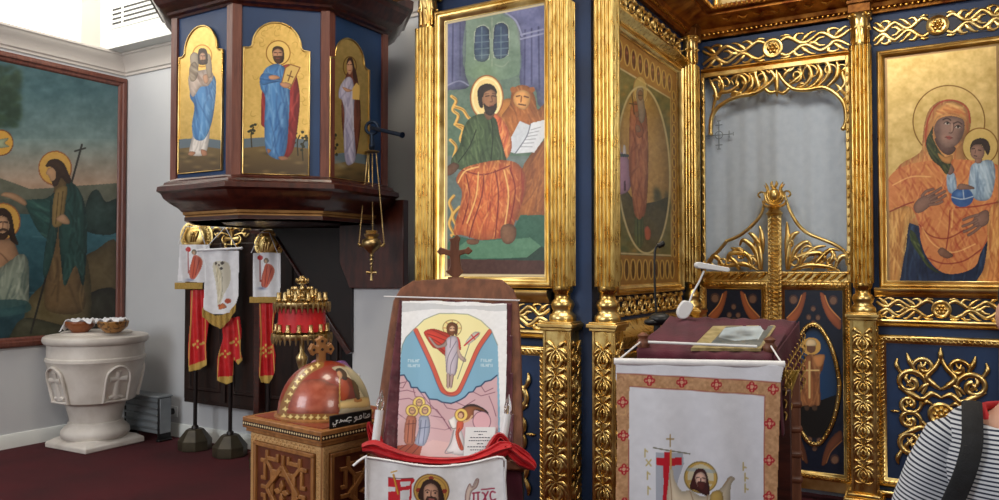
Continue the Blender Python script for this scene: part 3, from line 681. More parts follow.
FW = thing('arch_fretwork', 'pierced gilded scroll arch filling the head of the curtained doorway', 'carving', (-1.1, YR, 3.0))
m = MB(); v = lambda pts: pp(P2, 690, 0, 3.571, pts)
m.orn(P2, v([(75, 482), (80, 420), (108, 380), (165, 348), (235, 333), (285, 300), (312, 262)]), [.03, .034, .03, .034, .03, .02], .034, sm=True)
m.orn(P2, v([(550, 460), (560, 420), (545, 360), (485, 315), (420, 322), (370, 318), (335, 290), (318, 262)]), [.03, .034, .03, .034, .03, .02], .034)
m.ball(P2.p(*v([(78, 478)])[0], .015), .016, 8); m.ball(P2.p(*v([(548, 460)])[0], .015), .018, 8)
for L, wd in (
    ([(85, 370), (110, 335), (150, 325), (175, 300), (160, 285)], 1), ([(80, 400), (95, 340), (80, 300), (70, 280)], 1), ([(100, 360), (120, 310), (105, 275), (100, 262)], 1),
    ([(150, 345), (190, 320), (200, 290), (175, 270), (150, 285), (158, 305)], 1), ([(175, 345), (215, 320), (225, 285), (205, 255)], 1), ([(215, 335), (245, 310), (235, 270), (245, 248)], 1.2),
    ([(245, 325), (270, 300), (265, 265), (240, 252), (225, 268)], 1), ([(285, 300), (305, 280), (290, 255), (270, 250)], 1), ([(310, 250), (312, 300), (312, 345)], 1.1), ([(312, 325), (290, 332), (272, 318), (285, 308)], 1), ([(312, 325), (334, 334), (354, 316), (340, 306)], 1),
    ([(330, 285), (345, 262), (365, 240)], 1), ([(345, 305), (375, 290), (400, 265), (385, 245)], 1.2), ([(370, 318), (410, 305), (435, 270), (420, 235), (395, 240), (402, 262)], 1.1), ([(405, 322), (450, 300), (470, 260), (450, 228)], 1.2),
    ([(440, 320), (480, 290), (500, 250), (485, 222), (460, 232), (466, 254)], 1.1), ([(485, 315), (520, 280), (530, 240), (520, 215)], 1.2), ([(520, 335), (555, 300), (545, 260), (570, 225)], 1.1), ([(545, 360), (570, 330), (568, 290), (578, 250)], 1), ([(556, 400), (575, 370), (575, 340)], .9)):
    m.orn(P2, v(L), [.012 * wd, .032 * wd, .028 * wd, .008], .026, .004)
def volute(P, vw, cx, cy, r, a0, tn, wd, h):
    m.orn(P, vw([(cx + r * (1 - .82 * t) * math.cos(a0 + tn * 2 * PI * t), cy + r * (1 - .82 * t) * math.sin(a0 + tn * 2 * PI * t)) for t in np.linspace(0, 1, 14)]), [wd * .6, wd, wd * .9, wd * .8, wd * 1.2], h, .004)
for cx, cy, r, a0, tn in ((128, 300, 26, 2.4, 1.1), (196, 290, 32, 2.2, 1.2), (256, 285, 24, .6, -1.1), (380, 272, 26, 2.6, -1.1), (436, 262, 34, 2.4, 1.2), (500, 255, 30, .8, -1.1), (92, 300, 20, .8, -1.0), (548, 250, 24, 2.2, 1.0)): volute(P2, v, cx, cy, r, a0, tn, .02, .028)
for L in ([(96, 262), (130, 268), (150, 258)], [(200, 246), (232, 262), (250, 246)], [(262, 243), (288, 262), (300, 240)], [(330, 238), (352, 258), (380, 234)], [(400, 232), (430, 226), (456, 228)], [(470, 222), (500, 214), (530, 216)], [(82, 340), (98, 350), (116, 330)], [(146, 345), (160, 330), (190, 335)], [(380, 312), (400, 300), (430, 312)], [(520, 300), (540, 320), (560, 350)], [(566, 300), (560, 330), (570, 370)]): m.orn(P2, v(L), [.008, .028, .008], .022, .004)
obj('scrollwork', m, G, FW, smooth=60)
m = MB(); m.bp(P2, -1.60, -.612, 3.015, 3.05, 0, .03); m.bp(P2, -1.612, -1.585, .0, 3.05, 0, .03); m.bp(P2, -.625, -.60, .0, 3.05, 0, .03)
for i in range(46):
    z = .1 + i * .064; m.ball(P2.p(-1.598, z, .03), .010, 6, (1, 1, 1.8)); m.ball(P2.p(-.612, z, .03), .010, 6, (1, 1, 1.8))
obj('arch_frame', m, G, FW, bevel=.004)

PD = Pl((0, YR - .01, 0), (1, 0, 0))
def rope(m, p, q, r, P, pitch=.035):
    p = A(*p); q = A(*q); L = np.linalg.norm(q - p); n = int(L / pitch); d = (q - p) / L; e = A(-d[1], d[0])
    for i in range(n):
        c = p + d * (i + .5) * L / n
        m.orn(P, [c - d * pitch * .55 - e * r, c, c + d * pitch * .55 + e * r], [r * .5, r * .95, r * .5], r * 1.4, .0)
def door_leaf(label, u0, u1, side):
    a0 = PD.px(u0, 400)[0]; a1 = PD.px(u1, 400)[0]
    T = thing('royal_door', label, 'door', PD.p((a0 + a1) / 2, .08))
    m = MB(); m.bp(PD, a0, a1, .12, 1.57, -.035, 0); obj('door_panel', m, NAVY, T)
    m = MB(); w = .052; m.frame(PD, a0, a1, .15, 1.50, sfr(w, .7)); m.bp(PD, a0, a1, .08, .15, -.03, .02); m.bp(PD, a0, a1, 1.50, 1.575, 0, .014); fr = obj('frame', m, G, T, smooth=50)
    m = MB(); P3 = Pl(PD.p(0, 0, .014), (1, 0, 0)); rope(m, (a0 + .02, 1.54), (a1 - .02, 1.54), .022, P3, .05)
    for z in (1.508, 1.568): m.orn(P3, [(a0, z), (a1, z)], .011, .01, sm=False)
    P3 = Pl(PD.p(0, 0, .022), (1, 0, 0))
    for p, q in (((a0 + .02, .18), (a0 + .02, 1.48)), ((a1 - .02, .18), (a1 - .02, 1.48)), ((a0 + .02, 1.482), (a1 - .02, 1.482)), ((a0 + .02, .17), (a1 - .02, .17))): rope(m, p, q, .012, P3, .026)
    obj('twisted_edging', m, G, fr, smooth=60)
    m = MB(); v = (lambda pts: pp(PD, 680, 150, 2.5, pts))
    if side < 0:
        rim = [(214, 118), (204, 160), (178, 192), (150, 214), (118, 228)]; rim2 = [(118, 228), (100, 250), (74, 276), (62, 300)]
        Ls = [[(205, 300), (200, 250), (190, 215)], [(200, 300), (188, 250), (160, 225), (150, 240)], [(205, 290), (170, 262), (130, 258), (122, 275), (140, 280)], [(195, 300), (160, 285), (120, 290), (95, 300)], [(110, 300), (100, 275), (85, 265), (78, 282), (90, 290)], [(208, 260), (206, 215), (200, 190)], [(150, 300), (140, 280), (118, 262)], [(205, 245), (185, 215), (172, 208)], [(178, 300), (176, 270), (150, 250), (128, 245)]]
        curl = [(214, 118), (212, 108), (202, 106), (196, 113), (202, 120)]
    else:
        rim = [(262, 112), (275, 150), (295, 185), (320, 208), (352, 222)]; rim2 = [(352, 222), (390, 238), (415, 258), (426, 284)]
        Ls = [[(268, 300), (272, 250), (282, 210)], [(272, 300), (290, 250), (318, 230), (330, 245)], [(268, 285), (300, 265), (350, 258), (362, 275), (345, 285)], [(280, 300), (320, 288), (370, 292), (400, 302)], [(385, 302), (400, 270), (415, 268), (418, 290)], [(265, 262), (270, 215), (268, 180)], [(330, 300), (345, 278), (375, 250), (400, 252)], [(268, 240), (285, 212), (300, 205)], [(300, 300), (310, 268), (340, 245), (365, 240)], [(370, 290), (385, 262), (372, 250)]]
        curl = [(262, 112), (264, 104), (273, 104), (277, 112), (270, 117)]
    rb = [v([p])[0] for p in rim + rim2]
    m.orn(PD, rb, [.018, .026, .024, .026, .02], .028); m.orn(PD, v(curl), .014, .024)
    for L in Ls: m.orn(PD, v(L), [.014, .038, .03, .01], .024, .004)
    for cx, cy, r, b0, tn in (((150, 262, 26, 1.2, 1.2), (185, 280, 18, 0, -1.2), (110, 282, 16, 1, 1.2), (196, 236, 12, 1, 1.2)) if side < 0 else ((318, 258, 26, 1.6, -1.2), (285, 280, 18, 3, 1.2), (378, 282, 20, 2, -1.2), (274, 232, 12, 2, -1.2))): m.orn(PD, v([(cx + r * (1 - .8 * t) * math.cos(b0 + tn * 2 * PI * t), cy + r * (1 - .8 * t) * math.sin(b0 + tn * 2 * PI * t)) for t in np.linspace(0, 1, 14)]), [.01, .018, .016, .02], .024, .004)
    obj('scroll_crest', m, G, T, smooth=60)
    return T, a0, a1
DL, DL0, DL1 = door_leaf('left leaf of the gilded doors, painted with winged heads on dark blue', 700.5, 770, -1)
DR, DR0, DR1 = door_leaf('right leaf of the gilded doors, with a small saint in a gold oval', 778, 852, 1)
m = MB(); P3 = Pl((0, YR - .05, 0), (1, 0, 0)); pc = P3.px(775, 300)[0]
m.bp(P3, pc - .045, pc + .045, .1, 1.98, -.03, 0); m.lathe([(.02, .1), (.022, 1.95)], P3.p(pc, 0, .006), 12)
rope(m, (pc, .12), (pc, 1.97), .026, Pl(P3.p(0, 0, .01), (1, 0, 0)), .03)
for i in range(60):
    for e in (-.038, .038): m.ball(P3.p(pc + e, .13 + i * .031, .004), .009, 6)
obj('centre_post', m, G, DL, smooth=60)
m = MB(); q = P3.p(pc, 0, 0)
m.lathe([(.05, 1.97), (.06, 1.985), (.045, 2.0), (.035, 2.015), (.055, 2.03), (.03, 2.045)], q, 20)
m.ball(P3.p(pc, 2.115, 0), .036, 14, (1, 1, 1.45))
for L in ([(0, 2.04), (.05, 2.07), (.062, 2.12), (.045, 2.15), (.07, 2.19)], [(0, 2.05), (.045, 2.1), (.04, 2.16), (.06, 2.205)], [(0, 2.03), (.06, 2.04), (.085, 2.08)], [(.0, 2.16), (.018, 2.19), (.012, 2.215)]):
    for sg in (-1, 1): m.orn(P3, [(pc + sg * a, b) for a, b in L], [.014, .022, .018, .006], .03, -.015)
obj('finial', m, G, DL, smooth=60)
# ================================================================== LEFT WALL PAINTING
PT = thing('framed_painting', 'large framed painting of a baptism in a river on the left wall', 'painting', (XL, 3.4, .85))
y1 = PL.px(116, 200)[0]; y0 = 2.2
ztop, zbot = 3.43, .98
m = MB(); fw = .09; m.frame(PL, y0 - fw, y1 + fw, zbot - fw, ztop + fw, [(0, 0), (0, .03), (.015, .045), (.045, .05), (.055, .035), (.075, .03), (.09, .012), (.09, 0)]); obj('frame', m, MAHOG, PT, bevel=.003)
c = Canvas(PL, y0, y1, zbot, ztop, 360, 400, .012, base=(74, 104, 112))
c.view(0, 0, 1)
H = 3000
c.poly((66, 98, 104), [(-H, -200), (130, -200), (130, 140), (-H, 140)], False, grad=((122, 142, 138), (60, 90), (60, 150)))
c.poly((122, 142, 138), [(-H, 139), (130, 139), (130, 200), (-H, 200)], False, grad=((176, 146, 122), (60, 140), (60, 186)))
c.grain(5, 14, 5, sy=2.5)
H = 700
c.poly((98, 100, 84), [(-H, 150), (-300, 150), (-100, 165), (0, 178), (14, 183), (30, 189), (50, 188), (70, 186), (90, 185), (118, 183), (118, 230), (-H, 230)], False)
c.poly((78, 84, 72), [(-H, 190), (0, 200), (20, 198), (50, 204), (80, 200), (118, 202), (118, 230), (-H, 230)], False)
c.poly((58, 104, 114), [(-H, 214), (118, 214), (118, 420), (-H, 520)], False, grad=((30, 62, 70), (60, 215), (40, 300)))
for i in range(60):
    x = RNG.uniform(-250, 115); y = RNG.uniform(218, 300); c.line((92, 134, 142) if i % 2 else (34, 70, 78), 1.4, [(x, y), (x + 14, y + 1)], a=.35)
c.poly((40, 60, 54), [(88, 232), (84, 214), (90, 194), (98, 190), (106, 202), (118, 200), (118, 232)])
c.poly((92, 78, 50), [(82, 262), (96, 250), (118, 244), (118, 330), (76, 330), (80, 300)])
c.poly((48, 46, 34), [(80, 300), (118, 290), (118, 345), (70, 345)])
c.poly((96, 84, 54), [(28, 300), (50, 278), (84, 250), (90, 320), (60, 338), (16, 332), (24, 318)])
c.poly((66, 66, 48), [(12, 332), (24, 318), (50, 322), (70, 330), (60, 345), (10, 348)])
c.grain(9, 9, 8)

for i in range(200): c.soft((38, 58, 44) if i % 3 else (58, 80, 58), 18 - abs(RNG.normal()) * 22, 66 + RNG.uniform(0, 62), 4.5, 3, .7)
# saint on the bank
c.view(0, 120, 3.846)
c.disc((150, 90, 50), 212, 185, 65, 67); c.disc((206, 160, 76), 212, 185, 60, 62)
c.line((40, 38, 34), 7, [(315, 95), (118, 820)], False); c.line((40, 38, 34), 6, [(288, 120), (328, 108)], False)
I = c.poly((104, 82, 52), [(210, 250), (260, 240), (330, 480), (320, 620), (330, 700), (300, 745), (200, 740), (170, 700), (185, 560), (196, 440)]); c.folds(I, (66, 48, 30), (142, 118, 74), 30, 92, 30, 1.6, 2)
I = c.poly((36, 68, 62), [(262, 232), (300, 262), (325, 320), (336, 420), (330, 560), (318, 640), (290, 560), (250, 640), (236, 560), (225, 420), (232, 330), (250, 270)]); c.folds(I, (16, 36, 36), (66, 102, 92), 36, 92, 26, 1.6, 3)
I = c.poly((40, 76, 70), [(232, 262), (180, 300), (120, 305), (96, 318), (118, 372), (150, 430), (190, 460), (206, 420), (215, 340)]); c.folds(I, (18, 42, 40), (76, 114, 102), 18, 30, 18, 1.4, 4)
I = c.poly((36, 66, 62), [(196, 300), (190, 400), (172, 500), (166, 590), (180, 600), (210, 500), (222, 400)]); c.folds(I, (16, 36, 36), (66, 98, 90), 10, 95, 20, 1.4, 5)
c.poly((136, 112, 66), [(214, 270), (258, 256), (250, 330), (240, 400), (205, 410), (200, 360)]); c.lines((84, 66, 38), 3, [[(225, 280), (214, 400)], [(242, 275), (230, 390)]])
c.poly((180, 140, 104), [(182, 190), (205, 178), (222, 195), (224, 225), (212, 248), (196, 236), (186, 215), (178, 208)])
c.poly((62, 42, 30), [(175, 178), (190, 155), (218, 150), (245, 165), (262, 200), (275, 235), (258, 245), (236, 222), (222, 250), (206, 256), (200, 236), (212, 228), (214, 200), (200, 182)])
c.poly((170, 132, 98), [(100, 312), (60, 284), (20, 278), (4, 290), (30, 298), (60, 312), (96, 330)]); c.poly((176, 138, 104), [(216, 380), (244, 362), (268, 388), (262, 402), (236, 396)])
# figure in the water
c.view(0, 240, 3.846)
c.view(0, 120, 3.846); c.disc((150, 90, 50), 8, 390, 71, 72); c.disc((202, 156, 72), 8, 390, 66, 67)
c.poly((168, 128, 96), [(-60, 480), (-10, 462), (44, 460), (66, 500), (84, 550), (104, 570), (100, 590), (60, 590), (30, 560), (30, 660), (-60, 660)])
c.poly((138, 100, 74), [(60, 520), (84, 550), (104, 575), (96, 592), (60, 585), (30, 560), (44, 552), (76, 572)]); c.line((110, 78, 56), 4, [(-20, 500), (10, 520), (40, 556)])
c.poly((186, 148, 114), [(-24, 380), (0, 356), (28, 362), (40, 395), (34, 432), (10, 452), (-16, 440)])
c.poly((52, 34, 24), [(-30, 400), (-20, 350), (10, 338), (40, 356), (52, 400), (58, 440), (72, 480), (46, 470), (34, 440), (36, 400), (20, 372), (-4, 372)]); c.poly((60, 40, 28), [(-14, 428), (10, 436), (34, 424), (28, 452), (6, 462), (-12, 450)])
c.poly((186, 146, 112), [(-12, 384), (4, 372), (24, 374), (32, 396), (28, 424), (10, 430), (-8, 424)]); c.lines((56, 36, 28), 5, [[(-6, 394), (6, 392)], [(16, 392), (28, 394)]]); c.line((120, 82, 60), 4, [(12, 392), (10, 414)]); c.line((60, 40, 30), 8, [(0, 424), (12, 420), (26, 424)])
I = c.poly((132, 142, 126), [(-60, 620), (0, 570), (40, 540), (78, 515), (104, 530), (112, 580), (110, 660), (96, 710), (-60, 720)]); c.folds(I, (70, 88, 82), (178, 184, 164), 40, 100, 26, 1.5, 6)
c.poly((44, 78, 80), [(-60, 705), (40, 690), (110, 700), (104, 740), (-60, 760)], a=.8); c.soft((70, 110, 110), 20, 740, 90, 20, .5)
# medallion
c.view(0, 0, 2.5); c.disc((120, 66, 34), 2, 357, 32, 33); c.disc((208, 158, 66), 2, 357, 29, 30); c.poly((150, 160, 130), [(-16, 356), (2, 348), (22, 346), (12, 358), (24, 366), (2, 370), (-12, 366)])
c.grain(4, 3, 9); c.build('painting', PM_OIL, PT, gain=.98)

# ================================================================== FONT AND BOWLS
_f = cpt(95.5, 443, 7.02); fx, fy = _f[0], _f[1]; FS = .905
F = thing('baptismal_font', 'white marble baptismal font with carved crosses in arched niches', 'font', (fx, fy, 0))
m = MB(); a0 = math.radians(30.6); bw = .62
base_a = math.radians(8)
P = []
for i in range(4):
    a = base_a + i * PI / 2 - PI / 4 - .1
    P.append((fx + .50 * math.cos(a) * .82, fy + .50 * math.sin(a) * .82))
n = 4; V = [(x, y, z) for z in (0, .045) for x, y in P] + [(fx + (x - fx) * .8, fy + (y - fy) * .8, .085) for x, y in P]
m.add(V, [(0, 1, 2, 3)[::-1]] + [(i, (i + 1) % 4, 4 + (i + 1) % 4, 4 + i) for i in range(4)] + [(4 + i, 4 + (i + 1) % 4, 8 + (i + 1) % 4, 8 + i) for i in range(4)] + [(8, 9, 10, 11)]); obj('plinth', m, MARBLE, F, bevel=.01)
m = MB(); m.lathe([(r_ * FS, z_) for r_, z_ in [(.27, .07), (.30, .085), (.315, .115), (.31, .15), (.28, .18), (.255, .195), (.25, .22), (.235, .225), (.24, .26), (.262, .34), (.285, .41)]], (fx, fy, 0), 48); obj('pedestal', m, MARBLE, F, smooth=50)
m = MB(); m.lathe([(r_ * FS, z_) for r_, z_ in [(.22, .40), (.345, .405), (.36, .415), (.385, .52), (.43, .70), (.445, .765), (.455, .775), (.455, .80), (.44, .81), (.44, .92), (.46, .925), (.475, .94), (.482, .96), (.475, .985), (.455, .997), (.40, 1.0), (.36, 1.005)]], (fx, fy, 0), 8 * 8); bo = obj('bowl', m, MARBLE, F, smooth=40)
m = MB(); m.lathe([(r_ * FS, z_) for r_, z_ in [(.32, 1.0), (.325, 1.02), (.31, 1.028), (.02, 1.03)]], (fx, fy, 0), 48); obj('lid', m, MARBLE, F)
m = MB()
for ad in (-5, -88, 85, 175):
    m = MB()
    a = math.radians(ad); d = A(math.cos(a), math.sin(a), 0); lean = math.atan2(.085, .35)
    q = A(-d[1], d[0], 0); up = ZV * math.cos(lean) + d * math.sin(lean); P = Pl(A(fx, fy, .43) + d * .352 * FS, q, up)
    m.orn(P, [(-.105, .0), (-.105, .22), (-.07, .29), (0, .32), (.07, .29), (.105, .22), (.105, 0)], .022, .03); m.orn(P, [(-.115, 0), (.115, 0)], .022, .03, sm=False)
    m.orn(P, [(0, .02), (0, .16), (0, .27)], [.075, .04, .05], .028); m.orn(P, [(-.075, .2), (0, .2), (.075, .2)], [.055, .035, .055], .028); m.orn(P, [(-.06, .03), (0, .045), (.06, .03)], .035, .026); obj('cross_relief', m, MARBLE, bo, smooth=60)

def offering_bowl(label, u, r, rb, wood, napkin):
    c0 = cpt(u, 331, 6.85); cx, cy = c0[0], c0[1]; z = 1.030
    T = thing('offering_bowl', label, 'bowl', (cx, cy, z), 'offering bowls on the font')
    m = MB(); m.lathe([(rb * .9, z), (rb, z + .01), (r * .92, z + .05), (r, z + .095), (r * .97, z + .1), (r * .9, z + .08), (rb * .8, z + .03), (.01, z + .025)], (cx, cy, 0), 32); obj('bowl_body', m, wood, T, smooth=50)
    nx = 20; V = []; rn = np.random.default_rng(int(u))
    for j in range(nx):
        for i in range(nx):
            x = (i / (nx - 1) - .5) * 2; y = (j / (nx - 1) - .5) * 2; rr = math.hypot(x, y)
            dx = x * RV[:2] * r * napkin[0] + y * FH[:2] * r * napkin[1]; dz = .1 + .02 * math.sin(x * 7 + u) * math.cos(y * 6) + .01 * rn.random() - max(0, -x - .62) * .2 * napkin[2] - max(0, rr - 1.05) * .02
            V.append((cx + dx[0], cy + dx[1], z + dz))
    m = MB(); m.add(V, [(j * nx + i, j * nx + i + 1, (j + 1) * nx + i + 1, (j + 1) * nx + i) for j in range(nx - 1) for i in range(nx - 1)])
    obj('napkin', m, SATIN, T, solid=.006, smooth=80)
offering_bowl('plain brown bowl with a white napkin hanging over its left rim, on the font', 80, .125, .07, mat('brown_bowl_wood', (112, 58, 30), (146, 84, 44), 14, .35), (1.12, .7, 1))
offering_bowl('patterned bowl with a crumpled white napkin inside, right one on the font', 113, .130, .075, mat('patterned_bowl', (94, 62, 30), (176, 128, 72), 34, .35, lo=.42, hi=.52), (.8, .7, 0))

# ---- heater, socket
hc0 = cpt(124, 440, 7.3); hc1 = cpt(170, 440, 7.0)
yh = 4.56
xa = PB.px(118, 420)[0]; xa = -1.0; 
Ph = Pl((0, 4.50, 0), (1, 0, 0)); xa = Ph.px(122, 420)[0]; xb = Ph.px(158, 420)[0]
T = thing('electric_heater', 'grey metal electric heater on the carpet behind the font', 'heater', ((xa + xb) / 2, 4.58, 0))
m = MB(); m.box(((xa + xb) / 2, 4.58, .235), (xb - xa, .12, .33))
m.box(((xa + xb) / 2, 4.58, .41), (xb - xa, .16, .02)); obj('casing', m, GREYM, T, bevel=.01)
m = MB()
for i in range(5): m.box(((xa + xb) / 2, 4.512, .12 + i * .062), (xb - xa - .05, .02, .018), 0)
obj('grille', m, mat('pale_grille_metal', (150, 156, 160), None, 5, .35, .7), T, bevel=.004)
for x in (xa + .02, xb - .02):
    m = MB(); m.box((x, 4.58, .215), (.035, .13, .40)); m.box((x, 4.58, .012), (.05, .15, .024)); obj('end_cap', m, BLACK, T, bevel=.02)
cs, ct = PB.px(174, 411)
T = thing('power_socket', 'white wall socket with a black plug, right of the heater', 'socket', (cs, YB, ct))
m = MB(); m.bp(PB, cs - .045, cs + .06, ct - .05, ct + .05, .0, .012); obj('plate', m, WHITEPL, T, bevel=.003)
m = MB(); m.lathe([(.03, 0), (.03, .03), (.02, .05)], PB.p(cs, ct, .012), 12, ax=PB.n); m.tube(crom([PB.p(cs, ct, .05), PB.p(cs + .06, ct - .08, .08), PB.p(cs - .02, ct - .2, .05), PB.p(cs + .12, ct - .32, .1), PB.p(cs + .2, ct - .42, .08)]), .007, 6); m.tube(crom([PB.p(cs - .01, ct, .05), PB.p(cs - .1, ct - .1, .08), PB.p(cs - .02, ct - .25, .08), PB.p(cs - .14, ct - .38, .1)]), .007, 6); obj('plug', m, BLACK, T, smooth=60)

# ================================================================== PULPIT
s_ = .585; px0 = -4.488; py0 = 3.30; q_ = s_ / math.sqrt(2)
OC = [(px0, py0), (px0 + s_, py0), (px0 + s_ + q_, py0 + q_), (px0 + s_ + q_, py0 + q_ + s_), (px0 + s_, py0 + 2 * q_ + s_), (px0, py0 + 2 * q_ + s_), (px0 - q_, py0 + q_ + s_), (px0 - q_, py0 + q_)]
oc = (px0 + s_ / 2, py0 + s_ / 2 + q_)
PU = thing('pulpit', 'dark wooden octagonal pulpit with three painted icons on blue panels', 'pulpit', (oc[0], oc[1], 1.93))
m = MB(); nn = 8; V = [(x, y, z) for z in (2.10, 3.30) for x, y in OC]
m.add(V, [tuple(range(8))[::-1], tuple(range(8, 16))] + [(i, (i + 1) % 8, 8 + (i + 1) % 8, 8 + i) for i in range(8)]); obj('body', m, mat('pulpit_blue_paint', (22, 52, 92), (28, 62, 106), 3, .5), PU)
prof = [(-.3, 3.262), (.012, 3.262), (.02, 3.275), (.04, 3.285), (.045, 3.30), (.07, 3.315), (.11, 3.345), (.13, 3.38), (.15, 3.40), (.16, 3.43), (.185, 3.44), (.19, 3.50), (-.3, 3.50)]
t_ = (4.59 - OC[3][1]) / (OC[4][1] - OC[3][1]); PO = [(OC[6][0] + t_ * (OC[5][0] - OC[6][0]), 4.59), OC[6], OC[7], OC[0], OC[1], OC[2], OC[3], (OC[3][0] + t_ * (OC[4][0] - OC[3][0]), 4.59)]
m = MB(); m.sweep(PO, prof); obj('crown_moulding', m, WALNUTH, PU, smooth=25)
prof = [(-.3, 2.192), (.012, 2.192), (.02, 2.18), (.05, 2.165), (.055, 2.15), (.09, 2.135), (.095, 2.105), (.07, 2.09), (.055, 2.06), (.02, 2.03), (-.03, 2.0), (-.055, 1.975), (-.3, 1.975)]
m = MB(); m.sweep(PO, prof); obj('base_moulding', m, WALNUTH, PU, smooth=25)
m = MB(); m.sweep(PO, [(-.3, 1.975), (-.06, 1.975), (-.062, 1.957), (-.075, 1.95), (-.075, 1.938), (-.09, 1.933), (-.09, 1.915), (-.3, 1.915)]); obj('gold_band', m, mat('dull_gold_band', (150, 108, 60), (176, 132, 78), 8, .4, .5), PU)
m = MB(); v8 = [(oc[0] + (x - oc[0]) * .9, oc[1] + (y - oc[1]) * .9) for x, y in OC]; m.add([(x, y, z) for z in (1.915, 1.94) for x, y in v8], [tuple(range(8))[::-1], tuple(range(8, 16))] + [(i, (i + 1) % 8, 8 + (i + 1) % 8, 8 + i) for i in range(8)]); obj('floor_board', m, WALNUT, PU)
for i, (x, y) in enumerate(OC):
    a = math.atan2(y - oc[1], x - oc[0]); m = MB()
    p = A(x, y); prv = A(*OC[i - 1]); nx_ = A(*OC[(i + 1) % 8]); d1 = (prv - p) / np.linalg.norm(prv - p); d2 = (nx_ - p) / np.linalg.norm(nx_ - p)
    o = A(math.cos(a), math.sin(a)) * .018; w_ = .048
    pts = [p + d1 * w_ - A(d1[1], -d1[0]) * .014 * (-1 if False else 1), p + o, p + d2 * w_ + A(d2[1], -d2[0]) * .014, p + d2 * w_ - o, p - o, p + d1 * w_ - o]
    m.add([(*q, z) for z in (2.185, 3.27) for q in pts], [tuple(range(6))[::-1], tuple(range(6, 12))] + [(k, (k + 1) % 6, 6 + (k + 1) % 6, 6 + k) for k in range(6)]); obj('corner_post', m, MAHOG, PU, smooth=20)
r2 = math.sqrt(.5)
FA = Pl((*OC[0], 0), (1, 0, 0)); FB = Pl((*OC[1], 0), (r2, r2, 0)); FCc = Pl((*OC[2], 0), (0, 1, 0))
def arch_fix(pl):                   # corners stay sharp, only the arch and the shoulders curve
    pl = [A(*p) for p in pl[:-1]]; x0 = (pl[0][0] + pl[2][0]) / 2; x1 = (pl[10][0] + pl[12][0]) / 2; xc = (x0 + x1) / 2; W = (x1 - x0)
    zb = (pl[0][1] + pl[12][1]) / 2; zt = pl[6][1]; R_ = W * .37; zs = zt - R_ * 1.02; zsh = zs - W * .05
    return [A(x0, zb), A(x0, zsh)] + [A(x0 + .0, zsh)] + [A(xc - R_ - W * .05, zsh + .0), A(xc - R_ - W * .015, zsh + W * .025), A(xc - R_, zs)] + [A(xc - R_ * math.cos(t), zs + R_ * 1.02 * math.sin(t)) for t in np.linspace(.12, PI - .12, 17)] + [A(xc + R_, zs), A(xc + R_ + W * .015, zsh + W * .025), A(xc + R_ + W * .05, zsh), A(x1, zsh), A(x1, zb)]
def pulpit_icon(P, ol, k, x0, y0, label, painter, n=150):
    oq = [(x0 + a / k, y0 + b / k) for a, b in ol]; pl = [P.px(*q, .012) for q in oq]; pl2 = np.array(arch_fix(pl)); pl = [tuple(q) for q in pl2]
    base = MB(); base.prism(P, [tuple(q) for q in pl2], 0.001, .010); T = obj('icon_panel', base, G, PU); T['label'] = label
    a0, a1 = pl2[:, 0].min(), pl2[:, 0].max(); b0, b1 = pl2[:, 1].min(), pl2[:, 1].max()
    c = Canvas(P, a0, a1, b0, b1, n, int(n * (b1 - b0) / (a1 - a0)), .0125, base=(222, 186, 108)); c.al[:] = 1; c.view(x0, y0, k)
    c.grain(7, 3, 5); painter(c)
    mk = np.array([project(P.p(a, b, .0125)) for a, b in pl2]); c.build('painting', PM_ICON, T, maskpx=mk, gain=1.0)
    e = MB(); e.orn(P, [tuple(q) for q in pl], .012, .012, .008, sm=False, closed=True); obj('rim', e, G, T, smooth=60)
def ground(c, x0, x1, yh, yb):
    c.poly((96, 110, 118), [(x0, yh), ((x0 + x1) / 2, yh - 8), (x1, yh + 3), (x1, yb), (x0, yb)], False); c.poly((112, 92, 56), [(x0, yh + 28), ((x0 + x1) / 2, yh + 18), (x1, yh + 30), (x1, yb), (x0, yb)], False, grad=((70, 54, 34), (x0, yh + 30), (x0, yb)))
    for i in range(14): c.soft((150, 126, 80) if i % 2 else (60, 52, 34), RNG.uniform(x0, x1), RNG.uniform(yh + 30, yb), 14, 5, .5)
